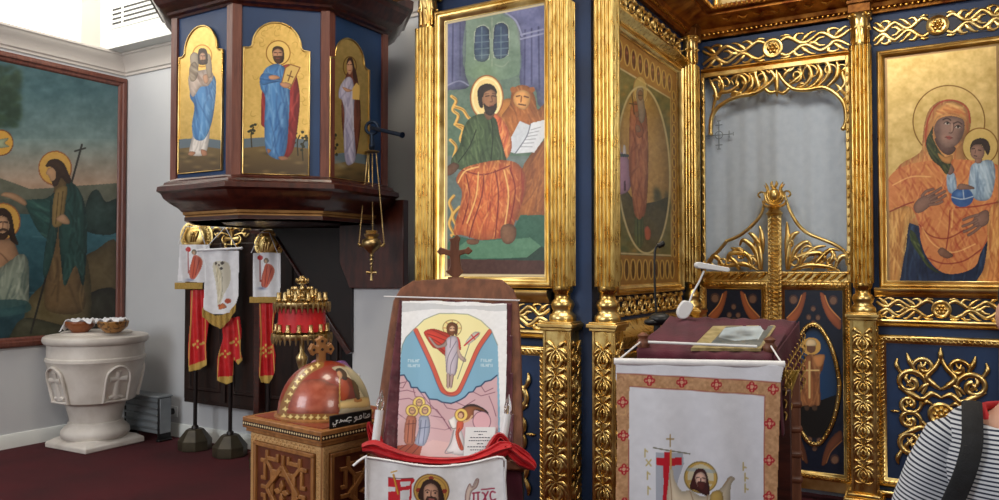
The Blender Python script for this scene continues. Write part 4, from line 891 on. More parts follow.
def pa(c):
    ground(c, 30, 190, 375, 490)
    c.ring((170, 120, 60), 3, 116, 112, 30, 34); 
    I = c.poly((214, 206, 196), [(100, 300), (135, 290), (140, 350), (128, 415), (100, 425), (76, 415), (84, 370)]); c.folds(I, (150, 140, 134), (240, 234, 226), 14, 98, 26, 1.2, 2)
    I = c.poly((86, 140, 190), [(84, 200), (110, 188), (140, 175), (156, 178), (160, 215), (152, 290), (140, 340), (120, 375), (92, 370), (84, 330), (92, 270), (78, 240)]); c.folds(I, (44, 86, 140), (140, 186, 222), 30, 80, 26, 1.2, 3)
    I = c.poly((196, 176, 160), [(74, 175), (100, 160), (135, 155), (152, 175), (135, 205), (110, 210), (90, 240), (78, 225)]); c.folds(I, (140, 112, 96), (226, 210, 196), 14, 60, 14, 1.2, 4)
    c.poly((168, 152, 130), [(78, 120), (84, 104), (98, 102), (106, 120), (104, 150), (98, 170), (84, 160)]); c.folds(c.poly((150, 132, 110), [(76, 150), (92, 130), (104, 150), (98, 185), (80, 190)]), (100, 84, 68), (196, 182, 160), 14, 40, 8, 1, 5)
    c.poly((160, 142, 120), [(126, 110), (140, 108), (146, 140), (146, 175), (134, 180), (128, 150)])
    c.poly((64, 42, 30), [(103, 110), (106, 92), (118, 88), (130, 94), (134, 120), (130, 138), (106, 138)]); c.poly((196, 150, 118), [(109, 108), (118, 102), (126, 108), (127, 124), (118, 134), (110, 126)]); c.poly((84, 56, 40), [(110, 126), (118, 124), (127, 125), (119, 138)])
    c.lines((60, 38, 30), 1.6, [[(112, 112), (116, 112)], [(120, 112), (125, 112)]]); c.line((130, 84, 64), 1.4, [(118, 113), (118, 120)]); c.poly((196, 150, 118), [(118, 176), (132, 170), (136, 192), (124, 198)]); c.poly((170, 120, 90), [(112, 405), (128, 408), (132, 422), (116, 424)]); c.poly((168, 120, 90), [(80, 410), (96, 414), (86, 424), (72, 420)])
def pb(c):
    for i in range(26): c.line((196, 160, 84), 2, [(RNG.uniform(40, 230), RNG.uniform(30, 360)) for _ in range(1)] * 1 + [(0, 0)][:0] or [], False) if False else None
    for i in range(40):
        x, y = RNG.uniform(40, 230), RNG.uniform(30, 360); t = RNG.uniform(0, 6); c.line((190, 152, 78), 2.2, [(x + 9 * math.cos(t + a), y + 9 * math.sin(t + a)) for a in (0, 1, 2, 3.4)], a=.6)
    ground(c, 20, 245, 376, 495)
    for bx, by in ((60, 350), (200, 375), (215, 390)):
        c.line((50, 44, 28), 3, [(bx, by + 50), (bx - 2, by + 10), (bx + 5, by - 10)])
        for i in range(8): c.disc((48, 50, 30), bx + RNG.uniform(-14, 16), by + RNG.uniform(-24, 20), 5, 4)
    c.disc((230, 196, 116), 140, 115, 36, 37, gold=1); c.ring((150, 104, 50), 2.5, 140, 115, 36, 37)
    I = c.poly((156, 44, 46), [(150, 155), (180, 150), (196, 185), (206, 250), (200, 330), (188, 400), (176, 425), (160, 430), (150, 380), (96, 340), (88, 320), (90, 240), (100, 200), (140, 170)]); c.folds(I, (92, 20, 26), (196, 84, 76), 30, 92, 40, 1.5, 6)
    I = c.poly((74, 128, 184), [(92, 180), (104, 160), (130, 148), (150, 152), (172, 175), (176, 230), (172, 320), (166, 400), (150, 436), (120, 430), (102, 405), (98, 330), (100, 250), (88, 225), (84, 200)]); c.folds(I, (34, 74, 130), (130, 178, 220), 44, 92, 36, 1.4, 7)
    I = c.poly((62, 112, 168), [(84, 190), (100, 172), (120, 180), (140, 188), (146, 200), (112, 208), (92, 212)]); c.folds(I, (34, 74, 130), (130, 178, 220), 10, 10, 14, 1.2, 8)
    c.poly((190, 140, 104), [(112, 185), (130, 182), (146, 190), (128, 196), (114, 194)]); c.poly((222, 186, 104), [(162, 160), (178, 148), (208, 158), (190, 198), (176, 226), (148, 212)], False); c.line((140, 84, 40), 2.5, [(162, 160), (178, 150), (206, 159), (176, 223), (149, 211)], False, closed=True); c.line((120, 80, 40), 3, [(180, 170), (170, 200)]); c.line((120, 80, 40), 3, [(168, 182), (184, 188)])
    c.poly((186, 136, 102), [(146, 206), (166, 204), (180, 212), (166, 222), (150, 216)])
    c.poly((66, 44, 32), [(122, 118), (124, 100), (138, 94), (154, 100), (158, 118), (156, 140), (142, 148), (128, 140)]); c.poly((190, 140, 106), [(124, 112), (138, 102), (152, 110), (152, 126), (140, 138), (126, 128)]); c.poly((80, 52, 36), [(126, 126), (140, 124), (153, 126), (148, 144), (134, 146)]); c.line((60, 36, 26), 2, [(128, 114), (135, 114)]); c.line((60, 36, 26), 2, [(142, 114), (149, 114)]); c.line((130, 84, 60), 1.6, [(138, 114), (137, 122)]); c.line((150, 80, 66), 1.6, [(134, 131), (143, 131)])
    c.poly((150, 104, 76), [(140, 430), (160, 428), (172, 436), (150, 440)]); c.poly((150, 104, 76), [(106, 405), (118, 410), (110, 420)])
def pcx(c):
    ground(c, 40, 165, 375, 460)
    for i in range(7): c.disc((52, 52, 32), 62 + RNG.uniform(-8, 8), 320 + i * 9, 4, 5)
    c.disc((226, 188, 104), 105, 130, 18, 28, gold=1); c.ring((150, 104, 50), 2, 105, 130, 18, 28)
    I = c.poly((112, 62, 46), [(92, 160), (110, 130), (122, 140), (132, 200), (136, 280), (130, 340), (120, 385), (108, 380), (96, 370), (84, 300), (82, 220)]); c.folds(I, (70, 34, 28), (150, 96, 74), 24, 90, 40, 1.2, 9)
    I = c.poly((178, 172, 196), [(76, 190), (90, 165), (104, 158), (114, 170), (118, 210), (116, 290), (122, 380), (108, 402), (94, 396), (88, 340), (90, 260), (84, 225), (74, 214)]); c.folds(I, (120, 116, 150), (214, 210, 226), 28, 90, 40, 1.2, 10)
    c.poly((196, 148, 116), [(98, 118), (106, 110), (114, 122), (112, 142), (104, 152), (97, 138)]); c.poly((70, 40, 30), [(96, 124), (100, 106), (112, 106), (118, 130), (124, 170), (114, 160), (113, 130), (106, 112)]); c.lines((60, 38, 30), 1.6, [[(100, 124), (103, 124)], [(107, 124), (111, 124)]]); c.line((150, 70, 60), 1.4, [(102, 140), (108, 140)]); c.poly((222, 182, 100), [(112, 190), (124, 174), (134, 186), (132, 222), (112, 220)], False); c.poly((194, 146, 114), [(84, 186), (98, 190), (112, 196), (96, 200)])
    for i in range(3): c.soft((140, 132, 110), 70 + i * 8, 395 + i * 6, 10, 6, .6)
pulpit_icon(FA, [(40, 480), (43, 300), (47, 98), (62, 94), (66, 70), (86, 34), (115, 18), (145, 32), (164, 62), (168, 76), (182, 80), (179, 280), (175, 470), (110, 476)], 3.125, 165, 20, 'gold icon of a man in blue carrying a lamb on his shoulders', pa)
pulpit_icon(FB, [(33, 480), (34, 280), (35, 88), (60, 87), (64, 68), (88, 38), (135, 23), (180, 36), (208, 70), (213, 92), (236, 104), (234, 290), (232, 487), (130, 484)], 3.03, 232, 15, 'gold icon of a bearded man in blue and red holding a book', pb, 190)
pulpit_icon(FCc, [(48, 435), (49, 260), (50, 96), (64, 97), (70, 74), (86, 56), (106, 53), (126, 66), (142, 98), (147, 130), (160, 137), (158, 290), (156, 454), (100, 446)], 2.78, 312, 20, 'gold icon of a woman in lilac and brown holding a small box', pcx)

# ---- stair enclosure under the pulpit and stairs
T = thing('wooden_screen', 'dark wooden cupboard front on the wall under the pulpit, behind the banners', 'cupboard', (-5.1, 4.6, .38))
PWS = Pl((0, 4.6, 0), (1, 0, 0))
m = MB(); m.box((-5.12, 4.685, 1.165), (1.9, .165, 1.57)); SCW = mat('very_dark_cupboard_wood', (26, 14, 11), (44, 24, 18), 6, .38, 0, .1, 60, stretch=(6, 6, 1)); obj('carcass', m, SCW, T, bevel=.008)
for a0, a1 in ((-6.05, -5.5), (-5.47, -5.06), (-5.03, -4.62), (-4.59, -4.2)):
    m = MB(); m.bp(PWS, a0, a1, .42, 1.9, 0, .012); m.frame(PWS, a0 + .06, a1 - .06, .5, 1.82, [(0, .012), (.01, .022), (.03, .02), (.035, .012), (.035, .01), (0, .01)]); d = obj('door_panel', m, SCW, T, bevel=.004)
    if a0 in (-5.47, -5.03):
        x = a1 - .03 if a0 < -5.2 else a0 + .03; m = MB(); m.tube(crom([PWS.p(x, 1.32, .012), PWS.p(x, 1.34, .05), PWS.p(x, 1.42, .05), PWS.p(x, 1.44, .012)]), .008, 8); obj('handle', m, BRASS, d, smooth=60)
m = MB(); m.box((-5.0, 4.52, .98), (.07, .07, 1.86)); m.box((-5.0, 4.52, .04), (.12, .12, .08)); m.box((-5.0, 4.52, 1.9), (.12, .12, .04)); obj('support_post', m, WALNUT, PU, bevel=.006)
T = thing('pulpit_staircase', 'dark wooden pulpit stair with sloping stringer and reddish brown side panel', 'staircase', (-3.7, 4.4, .1))
PSx = Pl((0, 4.36, 0), (1, 0, 0))
v = lambda u, vv: PSx.px(u, vv)
m = MB(); m.prism(PSx, [v(352, 352), v(330, 322), v(284, 250), v(272, 228), v(352, 228)], -.05, 0); obj('stringer', m, EBON, T)
m = MB(); m.prism(PSx, [v(406, 200), v(342, 203), v(342, 262), v(352, 288), v(406, 288)], -.03, .03); obj('side_panel', m, WALNUTH, T, bevel=.004)
m = MB(); e0 = A(*v(352, 352)); e1 = A(*v(278, 238))
m.prism(PSx, [tuple(e0), tuple(e1), (e1[0] - .03, e1[1] + .02), (e0[0] - .04, e0[1] - .02)], -.05, .02); obj('handrail', m, WALNUT, T, bevel=.004)
for i in range(6):
    m = MB(); x = e1[0] + .1 + i * .11; z = e1[1] - .02 - i * .13; m.box((x + .08, 4.52, z + .12), (.14, .24, .03)); obj('step', m, EBON, T)

# ---- hanging vigil lamp on a bracket
zb = 5.15
PBk = front(372, 5.25)
a, b = PBk.px(372, 128); p0 = PBk.p(a, b)
wallpt = A(*cpt(402, 135, 5.0))
T = thing('lamp_bracket', 'blue black iron bracket projecting beside the pulpit, carrying the hanging lamp', 'bracket', p0)
pe = cpt(402, 135, 5.0); pe[1] = min(pe[1], 4.75)
m = MB(); m.tube([p0, pe], .014, 10); m.lathe([(.018, -.01), (.02, 0), (.02, .006)], pe, 12, ax=(pe - p0)); obj('arm', m, IRONB, T, smooth=60)
m = MB(); m.tube([p0 + A(0, 0, 0) + (RV * math.cos(t) + ZV * math.sin(t)) * .042 for t in np.linspace(0, 2 * PI, 17)], .011, 8, False); m.tube([p0 - ZV * .04, p0 - ZV * .12], .012, 8); m.ball(p0 - ZV * .125, .02, 8); m.tube([p0 - ZV * .125 + (RV * math.cos(t) * .6 + ZV * math.sin(t)) * .028 for t in np.linspace(0, 2 * PI, 13)], .006, 6, False); obj('ring', m, IRONB, T, smooth=60)
top = p0 - ZV * .155
zz = lambda vv: PBk.px(372, vv)[1]
L = thing('vigil_lamp', 'small brass vigil lamp on three chains hanging in front of the dark stair panel', 'lamp', (top[0], top[1], zz(281)))
cx, cy = top[0], top[1]; zc = zz(243); R = .072
m = MB(); m.lathe([(.012, 0), (.05, .0), (.052, .006), (.04, .01), (.01, .014)], (cx, cy, top[2] - .012), 16); obj('top_plate', m, BRASS, L, smooth=60)
for k, (dx, sg) in enumerate(((-.9, 0), (.9, 0), (0, .5))):
    st = A(cx, cy, top[2]) + RV * dx * .03 + FH * sg * .03; en = A(cx, cy, zc) + RV * dx * .095 + FH * sg * .1
    m = MB(); n = 40
    for i in range(n):
        p = st + (en - st) * (i + .5) / n; d = (en - st) / n * .5; m.tube([p - d, p, p + d], [.0028, .0065, .0028], 5)
    obj('chain', m, BRASS, L, smooth=60)
m = MB(); m.lathe([(.006, zc - .1), (.016, zc - .09), (.01, zc - .075), (.03, zc - .055), (.058, zc - .03), (.068, zc), (.062, zc + .02), (.045, zc + .03), (.036, zc + .034), (.05, zc + .05), (.052, zc + .062), (.044, zc + .06), (.03, zc + .04)], (cx, cy, 0), 28)
for k in range(3):
    d = (RV * -.9, RV * .9, FH * .5 * 1.8)[k]; m.tube(crom([A(cx, cy, zc - .02) + d * .06, A(cx, cy, zc - .02) + d * .09, A(cx, cy, zc) + d * .1]), .006, 6); m.ball(A(cx, cy, zc - .015) + d * .088, .013, 8)
obj('bowl', m, BRASS, L, smooth=50)
m = MB(); m.lathe([(.006, zc + .03), (.036, zc + .04), (.04, zc + .085), (.037, zc + .085)], (cx, cy, 0), 16); obj('glass', m, mat('amber_glass', (220, 170, 90), None, 5, .1, trans=.7), L, smooth=60)
m = MB(); PC2 = Pl(A(cx, cy, 0), RV)
m.ball((cx, cy, zc - .115), .016, 8); m.ball((cx, cy, zc - .145), .012, 8); m.tube([(cx, cy, zc - .1), (cx, cy, zc - .175)], .005, 6); z = zc - .21
m.orn(PC2, [(0, z - .045), (0, z), (0, z + .045)], [.022, .012, .022], .012, -.006); m.orn(PC2, [(-.036, z + .008), (0, z + .008), (.036, z + .008)], [.022, .012, .022], .012, -.006); obj('cross_pendant', m, BRASS, L, smooth=60)

# ================================================================== FANS, STAFF AND BANNERS
def stand(name, label, u, z, vbase, top_h, cat, kind, group=None, r=.15):
    rd = r / .15
    p = cpt(u, vbase, z); cx, cy = p[0], p[1]
    T = thing(name, label, cat, (cx, cy, 0), group)
    m = MB(); r = .142; m.lathe([(r * .98, 0), (r, .015), (r, .085), (r * .93, .10), (r * .52, .175), (r * .45, .18), (.02, .18)], (cx, cy, 0), 8, rz=TH + PI / 8); obj('base', m, BASEG, T, smooth=20, bevel=.006)
    m = MB(); m.tube([(cx, cy, .17), (cx, cy, top_h)], .017, 10); m.lathe([(.03, .17), (.03, .2), (.02, .21)], (cx, cy, 0), 12); obj('pole', m, EBON, T, smooth=60)
    P = Pl((cx, cy, 0), RV)
    if kind == 'fan':
        m = MB(); c = P.p(0, top_h + .02, 0); m.lathe([(a_ * rd, b_) for a_, b_ in [(.02, -.02), (.15, -.012), (.155, 0), (.15, .012), (.1, .016), (.09, .026), (.075, .03), (.001, .032)]], c, 40, ax=P.n)
        for i in range(24):
            a = i * PI / 12; q = P.n * .012; m.orn(P, [(.15 * rd * math.cos(a + t) * r_, top_h + .02 + .15 * rd * math.sin(a + t) * r_) for t, r_ in ((-.1, .7), (0, .88), (.1, .72))], .008, .01, .012)
        obj('disc', m, G, T, smooth=60)
        m = MB(); PR = Pl(P.p(0, 0, .03), RV)
        for i in range(3): m.orn(PR, [(-.045 + .02 * i, top_h - .03), (-.03 + .02 * i, top_h + .03), (.01 + .01 * i, top_h + .07)], [.012, .03, .01], .02)
        m.ball(PR.p(-.02, top_h + .045, .01), .022, 8); obj('relief_figure', m, G, T, smooth=60)
    else:
        m = MB(); t0 = top_h
        m.orn(P, [(0, t0 - .04), (0, t0 + .04), (0, t0 + .12)], [.04, .022, .045], .02, -.01); m.orn(P, [(-.06, t0 + .05), (0, t0 + .05), (.06, t0 + .05)], [.045, .02, .045], .02, -.01)
        for sg in (-1, 1):
            for L_ in ([(0, 0), (.06, .01), (.08, .05), (.06, .08)], [(.02, .08), (.09, .1), (.12, .07), (.15, .1)], [(.0, .12), (.04, .14), (.07, .12)], [(.08, .1), (.11, .14), (.15, .14), (.17, .11)], [(0, -.03), (.04, -.04), (.06, -.01)]):
                m.orn(P, [(sg * a, t0 + b) for a, b in L_], [.01, .024, .012], .018, -.009)
        for a_, b_ in ((-.05, .0), (.05, 0), (.0, .14), (-.12, .09), (.12, .09)): m.ball(P.p(a_, t0 + b_), .017, 8)
        obj('openwork_cross', m, G, T, smooth=60)
    return T, P
S1, Q1 = stand('liturgical_fan', 'gilded round fan on a dark pole against the wall, leftmost of the row', 195, 6.84, 441, 1.86, 'fan', 'fan', r=.145)
S2, Q2 = stand('processional_staff', 'gilded openwork cross staff between two round fans, on a heavy base', 230, 6.6, 452, 1.80, 'staff', 'cross')
S3, Q3 = stand('liturgical_fan', 'gilded round fan behind the candle stand, right of the cross staff', 268, 6.2, 452, 1.77, 'fan', 'fan', r=.118)
def cloth(name, label, cat, P, pxs, mat_, parent=None, nx=60, ny=90, h=.03, amp=.006, fr=5, paint=None, base=(240, 240, 243), group=None, view=None, solid=.003, gain=1.0, seed=0):
    loc = [P.px(*q, h) for q in pxs]; L_ = np.array(loc); a0, a1, b0, b1 = L_[:, 0].min(), L_[:, 0].max(), L_[:, 1].min(), L_[:, 1].max()
    W = a1 - a0
    d = lambda aa, bb: amp * (np.sin((aa - a0) / W * fr * 2 * PI + seed + (bb - b0) * 3) + .5 * np.sin((aa - a0) / W * fr * 4.6 + (bb - b0) * 9))
    c = Canvas(P, a0, a1, b0, b1, nx, ny, h, disp=d, base=base)
    if view: c.view(*view)
    if paint: paint(c)
    o = c.build(name, mat_, parent, loc=None if parent is not None else P.p((a0 + a1) / 2, b1, h), maskpx=np.array(pxs, float), gain=gain, solid=solid)
    if label: tag(o, label, cat, group)
    return o
def small_banner(c):
    c.grain(5, 3, 7)
    I = c.poly((196, 84, 56), [(122, 205), (140, 210), (156, 225), (156, 260), (140, 290), (118, 318), (98, 316), (94, 280), (104, 240)]); c.folds(I, (140, 40, 30), (230, 140, 100), 12, 70, 10, .8, 3)
    c.poly((206, 96, 70), [(104, 250), (112, 215), (124, 200), (146, 206), (162, 230), (158, 262), (140, 300), (120, 322), (100, 316), (96, 284)], a=.8); c.lines((130, 40, 34), 2.5, [[(128, 210), (112, 312)], [(148, 225), (128, 300)]]); c.disc((120, 110, 90), 122, 186, 14, 14); c.disc((196, 160, 130), 120, 190, 7, 9); c.line((150, 40, 36), 4, [(88, 160), (90, 290)]); c.disc((200, 40, 40), 90, 172, 14, 12); c.soft((110, 120, 160), 100, 325, 22, 8, .8)
def sb2(c):                       # same design for the third banner, shifted
    x, y, k = c.view_save(); c.view(x + 72, y + 8.4, k); small_banner(c)
def line_cord(T, P, pts, h=.035):
    m = MB(); m.tube([P.p(*P.px(*q), h) for q in pts], .004, 6); obj('cord', m, SATIN, T, smooth=60)
ar = lambda l: [(170 + a / 5, 215 + b / 5) for a, b in l]
B1 = cloth('hanging_banner', 'small white banner with an orange robed figure, leftmost of three', 'banner', Q1, ar([(48, 148), (120, 146), (200, 148), (200, 240), (174, 340), (36, 332), (44, 250)]), PM_CLOTH, paint=small_banner, view=(170, 215, 5), fr=2, h=.06)
m = MB(); m.bp(Q1, *[Q1.px(177.5, 300)[0], Q1.px(205.5, 300)[0]], Q1.px(195, 289)[1] + .0, Q1.px(195, 282.5)[1], .055, .068); obj('fringe', m, FRINGE, B1, bevel=.004)
line_cord(B1, Q1, [(182, 244), (189, 227), (202, 227), (208, 244)], .07)
def mid_banner(c):
    c.grain(6, 3, 9)
    c.poly((214, 206, 180), [(215, 240), (290, 240), (300, 330), (270, 400), (240, 470), (235, 400), (225, 330)], a=.8); I = c.poly((226, 216, 188), [(225, 250), (262, 290), (262, 400), (236, 440), (235, 340)]); c.folds(I, (170, 156, 116), (240, 236, 220), 16, 90, 10, .8, 3)
    c.disc((80, 66, 50), 230, 242, 7, 8); c.disc((70, 56, 44), 262, 240, 10, 8); c.disc((60, 48, 40), 258, 268, 8, 8); c.disc((90, 70, 50), 246, 250, 6, 6); c.disc((190, 80, 50), 290, 430, 16, 12); c.disc((170, 70, 40), 250, 455, 12, 8); c.poly((196, 110, 60), [(240, 470), (262, 440), (285, 460), (262, 470)])
B2 = cloth('hanging_banner', 'largest white banner of the three, pointed foot with gold fringe', 'banner', Q2, ar([(158, 178), (250, 174), (350, 178), (346, 280), (344, 400), (318, 482), (260, 500), (220, 500), (166, 470), (172, 360), (176, 260)]), PM_CLOTH, paint=mid_banner, view=(170, 215, 5), fr=2, h=.07)
fr = cloth('fringe', None, None, Q2, [(202.5, 307), (208, 312), (215, 315.5), (222, 315), (229, 312), (234.5, 305), (236, 303), (235.5, 311), (229, 321), (221, 329), (212, 325), (202, 316)], FRINGE, B2, 110, 110, .074, fr=6)
m = MB(); m.tube([Q2.p(*Q2.px(201.5, 250.5), .075), Q2.p(*Q2.px(244.5, 248.5), .075)], .011, 10); m.ball(Q2.p(*Q2.px(244.5, 248.5), .075), .014, 8); m.ball(Q2.p(*Q2.px(201.5, 250.5), .075), .014, 8); obj('rod', m, SATIN, B2, smooth=60)
line_cord(B2, Q2, [(207, 250), (227, 228)], .06); line_cord(B2, Q2, [(239, 248), (228, 228)], .06)
B3 = cloth('hanging_banner', 'small white banner with an orange robed figure, in front of the right hand fan', 'banner', Q3, [(253, 253), (267, 252), (281, 253), (281, 275), (280, 298), (266, 298), (252.5, 297), (253, 275)], PM_CLOTH, paint=sb2, view=(170, 215, 5), fr=2, h=.06)
m = MB(); m.bp(Q3, Q3.px(252, 300)[0], Q3.px(281.5, 300)[0], Q3.px(268, 302.5)[1], Q3.px(268, 296.5)[1], .055, .068); obj('fringe', m, FRINGE, B3, bevel=.004)
line_cord(B3, Q3, [(254, 253), (263, 233), (272, 233), (280, 253)], .07)
def sash_paint(e):
    def f(c):
        c.grain(10, 4, 5)
        c.lines((216, 176, 86), .9, [[(p[0], p[1]) for p in L_] for L_ in e[0]])
        for x, y in e[1]:
            for dx, dy in ((0, -3), (0, 3), (-3, 0), (3, 0), (-5, 1), (5, -1)): c.disc((218, 180, 90), x + dx, y + dy, 1.3)
        for q in e[2]: c.poly((206, 170, 84), q, False)
    return f
def sash(label, P, pxs, e, h=.03):
    return cloth('ribbon_streamer', label, 'sash', P, pxs, PM_CLOTH, paint=sash_paint(e), base=(206, 28, 34), fr=2.5, amp=.008, h=h, group='red sashes hanging under the white banners', nx=50, ny=120)
sash('red gold edged sash under the leftmost white banner', Q1, [(190, 290), (200, 289), (211, 290), (210, 320), (206, 345), (207, 365), (199, 370), (189, 372), (188, 350), (190, 320)], ([[(192, 290), (190, 340), (189, 370)], [(207, 290), (205, 340), (206, 364)]], [(198, 344)], [[(188, 366), (208, 359), (208, 372), (188, 374)]]))
sash('two tailed red sash under the large pointed banner', Q2, [(222, 320), (240, 316), (242, 330), (241, 350), (243, 360), (238, 365), (234, 360), (233, 382), (226, 385), (217, 380), (217, 360), (222, 340)], ([[(221, 322), (220, 345), (217.5, 378)], [(238, 320), (240, 340), (241, 360)], [(234, 358), (233, 382)]], [(225, 354), (236, 342)], [[(217, 377), (234, 376), (234, 386), (217, 386)], [(236, 360), (244, 357), (244, 366), (236, 367)]]))
sash('red gold edged sash under the right hand banner, beside the candle stand', Q3, [(259, 303), (267, 302), (277, 303), (274, 325), (273, 340), (276, 355), (275, 372), (269, 384), (262, 383), (259, 375), (260, 345)], ([[(260, 304), (261, 340), (260, 378)], [(275, 304), (272.5, 335), (275, 376)]], [(266, 353), (266, 348)], [[(259, 376), (276, 375), (276, 385), (259, 385)]]))

# ================================================================== CANDLE STAND AND LITTLE TABLE BEHIND THE SHRINE
PCS = front(302, 4.5); a, b = PCS.px(302, 330); cc = PCS.p(a, 0)
T = thing('candle_stand', 'brass tiered candle stand with a crown like top before the dark cupboard', 'candle stand', (cc[0], cc[1], 0))
zv = lambda vv: PCS.px(302, vv)[1]
m = MB(); m.lathe([(.13, 0), (.13, .02), (.09, .05), (.05, .09), (.03, .15)], (cc[0], cc[1], 0), 24); obj('base', m, BRASS, T, smooth=50)
m = MB(); m.lathe([(.014, .14), (.014, .5), (.028, .52), (.014, .55), (.014, zv(378)), (.03, zv(375)), (.016, zv(370)), (.03, zv(362)), (.035, zv(357)), (.014, zv(352)), (.014, zv(300))], (cc[0], cc[1], 0), 16); obj('stem', m, BRASS, T, smooth=50)
for z0, r, nc in ((zv(338), .165, 14), (zv(307), .155, 12)):
    m = MB(); m.lathe([(.02, z0), (r, z0), (r + .008, z0 + .01), (r + .004, z0 + .03), (r, z0 + .03), (r - .01, z0 + .012), (.02, z0 + .01)], (cc[0], cc[1], 0), 32)
    for i in range(32):
        a_ = i * PI / 16; m.tube([(cc[0] + (r + .004) * math.cos(a_), cc[1] + (r + .004) * math.sin(a_), z0 + t) for t in (.03, .0, -.03)], [.005, .008, .002], 5)
    obj('tray', m, BRASS, T, smooth=50)
    m = MB()
    for i in range(nc):
        a_ = i * 2 * PI / nc; x, y = cc[0] + (r - .02) * math.cos(a_), cc[1] + (r - .02) * math.sin(a_)
        m.lathe([(.006, z0 + .01), (.008, z0 + .03), (.018, z0 + .045), (.012, z0 + .055), (.012, z0 + .085), (.009, z0 + .085)], (x, y, 0), 10)
    for i in range(6):
        a_ = i * 2 * PI / 6; x, y = cc[0] + r * .5 * math.cos(a_), cc[1] + r * .5 * math.sin(a_)
        m.lathe([(.006, z0 + .01), (.008, z0 + .05), (.018, z0 + .065), (.012, z0 + .075), (.012, z0 + .105), (.009, z0 + .105)], (x, y, 0), 10)
    tg = obj('candle_cup', m, BRASS, T, smooth=50); tg['kind'] = 'stuff'
m = MB(); m.lathe([(.14, zv(331)), (.135, zv(318)), (.13, zv(305)), (.12, zv(305)), (.125, zv(331))], (cc[0], cc[1], 0), 40); obj('red_skirt', m, REDC, T, smooth=50)
m = MB()
for k, (r, vv) in enumerate(((.085, 299), (.06, 292), (.03, 284))):
    z0 = zv(vv)
    m.lathe([(.01, z0), (r, z0), (r, z0 + .008), (.01, z0 + .01)], (cc[0], cc[1], 0), 20)
    for i in range(8): 
        a_ = i * PI / 4; m.ball((cc[0] + r * .85 * math.cos(a_), cc[1] + r * .85 * math.sin(a_), z0 + .02), .016, 8)
m.ball((cc[0], cc[1], zv(279)), .022, 10); m.tube([(cc[0], cc[1], zv(300)), (cc[0], cc[1], zv(278))], .01, 8); obj('crown', m, BRASS, T, smooth=50)
m = MB(); tz = 4.25; tp = cpt(335, 366, tz); m.box((tp[0], tp[1], .5), (.23, .3, 1.0), TH); TB = obj('side_table', m, SATIN, loc=(tp[0], tp[1], 0), bevel=.01); tag(TB, 'white draped side table behind the domed shrine', 'table')
ztab = 1.0
def clothmound(name, label, cat, u, vv, z, rx, ry, rz, mt, seed=0, amp=.25, zb=None):
    p = cpt(u, vv, z); zb = ztab if zb is None else zb; V = []; n, k = 28, 10; r = np.random.default_rng(seed); ph = r.random(6) * 6
    for i in range(k + 1):
        t = i / k * PI / 2
        for j in range(n):
            a = 2 * PI * j / n; w_ = 1 + amp * (math.sin(a * 5 + ph[0] + t * 2) * .5 + math.sin(a * 9 + ph[1]) * .4)
            q = A(p[0], p[1], zb) + RV * rx * math.cos(t) * math.cos(a) * w_ + FH * ry * math.cos(t) * math.sin(a) * w_ + ZV * rz * math.sin(t) * (1 + amp * .6 * math.sin(a * 3 + ph[2]) * math.cos(t)); V.append(q)
    m = MB(); m.add(V, [(i * n + j, i * n + (j + 1) % n, (i + 1) * n + (j + 1) % n, (i + 1) * n + j) for i in range(k) for j in range(n)] + [tuple(range(n))[::-1]])
    return tag(obj(name, m, mt, loc=(p[0], p[1], zb), smooth=80), label, cat)
clothmound('folded_vestment', 'purple satin cloth with gold edging heaped on the side table, right of the wooden cross', 'cloth', 341, 366, 4.2, .062, .06, .095, PURPLE, 3)
clothmound('folded_vestment', 'pinkish purple cloth bundle left of the wooden cross behind the shrine', 'cloth', 318, 366, 4.2, .055, .06, .10, mat('pink_lilac_satin', (150, 104, 130), (206, 178, 184), 16, .45, lo=.45, hi=.55), 5, .35)
m = MB(); p = cpt(335, 368, 4.12)
for k in range(26):
    q = p + RV * (-.11 + k * .0085) + ZV * (.012 * math.sin(k)); q[2] = ztab + .035 + .01 * math.sin(k * 1.3); m.tube([q, q - ZV * .03 + FH * -.01], [.008, .004], 5)
tag(obj('gold_fringe_trim', m, FRINGE, loc=(p[0], p[1], ztab), smooth=60), 'gold fringed trim lying along the front of the side table', 'trim')
# ================================================================== PAINTINGS OF THE ICON SCREEN
c = Canvas(P1, IC1S[0], IC1S[1], 1.55, 3.105, 210, 460, .0075, base=(96, 112, 108)); c.view(435, 0, 3.333)
c.poly((104, 116, 114), [(-40, -40), (400, -40), (400, 520), (-40, 520)], False, grad=((84, 112, 92), (200, 120), (200, 420)))
c.poly((94, 98, 132), [(-40, 60), (40, 66), (98, 58), (104, 160), (100, 240), (112, 290), (50, 300), (-40, 300)]); c.lines((70, 72, 104), 5, [[(60, 80), (58, 270)], [(84, 76), (84, 250)]]); c.line((128, 132, 160), 4, [(30, 290), (80, 270), (112, 285)])
c.poly((94, 98, 136), [(226, 44), (300, -30), (400, -40), (400, 360), (345, 350), (335, 300), (285, 292), (284, 130), (268, 70)]); c.lines((66, 68, 104), 5, [[(300, 100), (298, 290)], [(322, 96), (322, 280)], [(345, 90), (348, 300)]]); c.lines((132, 136, 166), 5, [[(236, 44), (270, 70), (290, 120)], [(286, 130), (360, 112)], [(286, 116), (360, 98)]])
c.poly((110, 138, 112), [(106, 60), (160, 40), (230, 44), (262, 70), (276, 120), (276, 250), (106, 250)], a=.5)
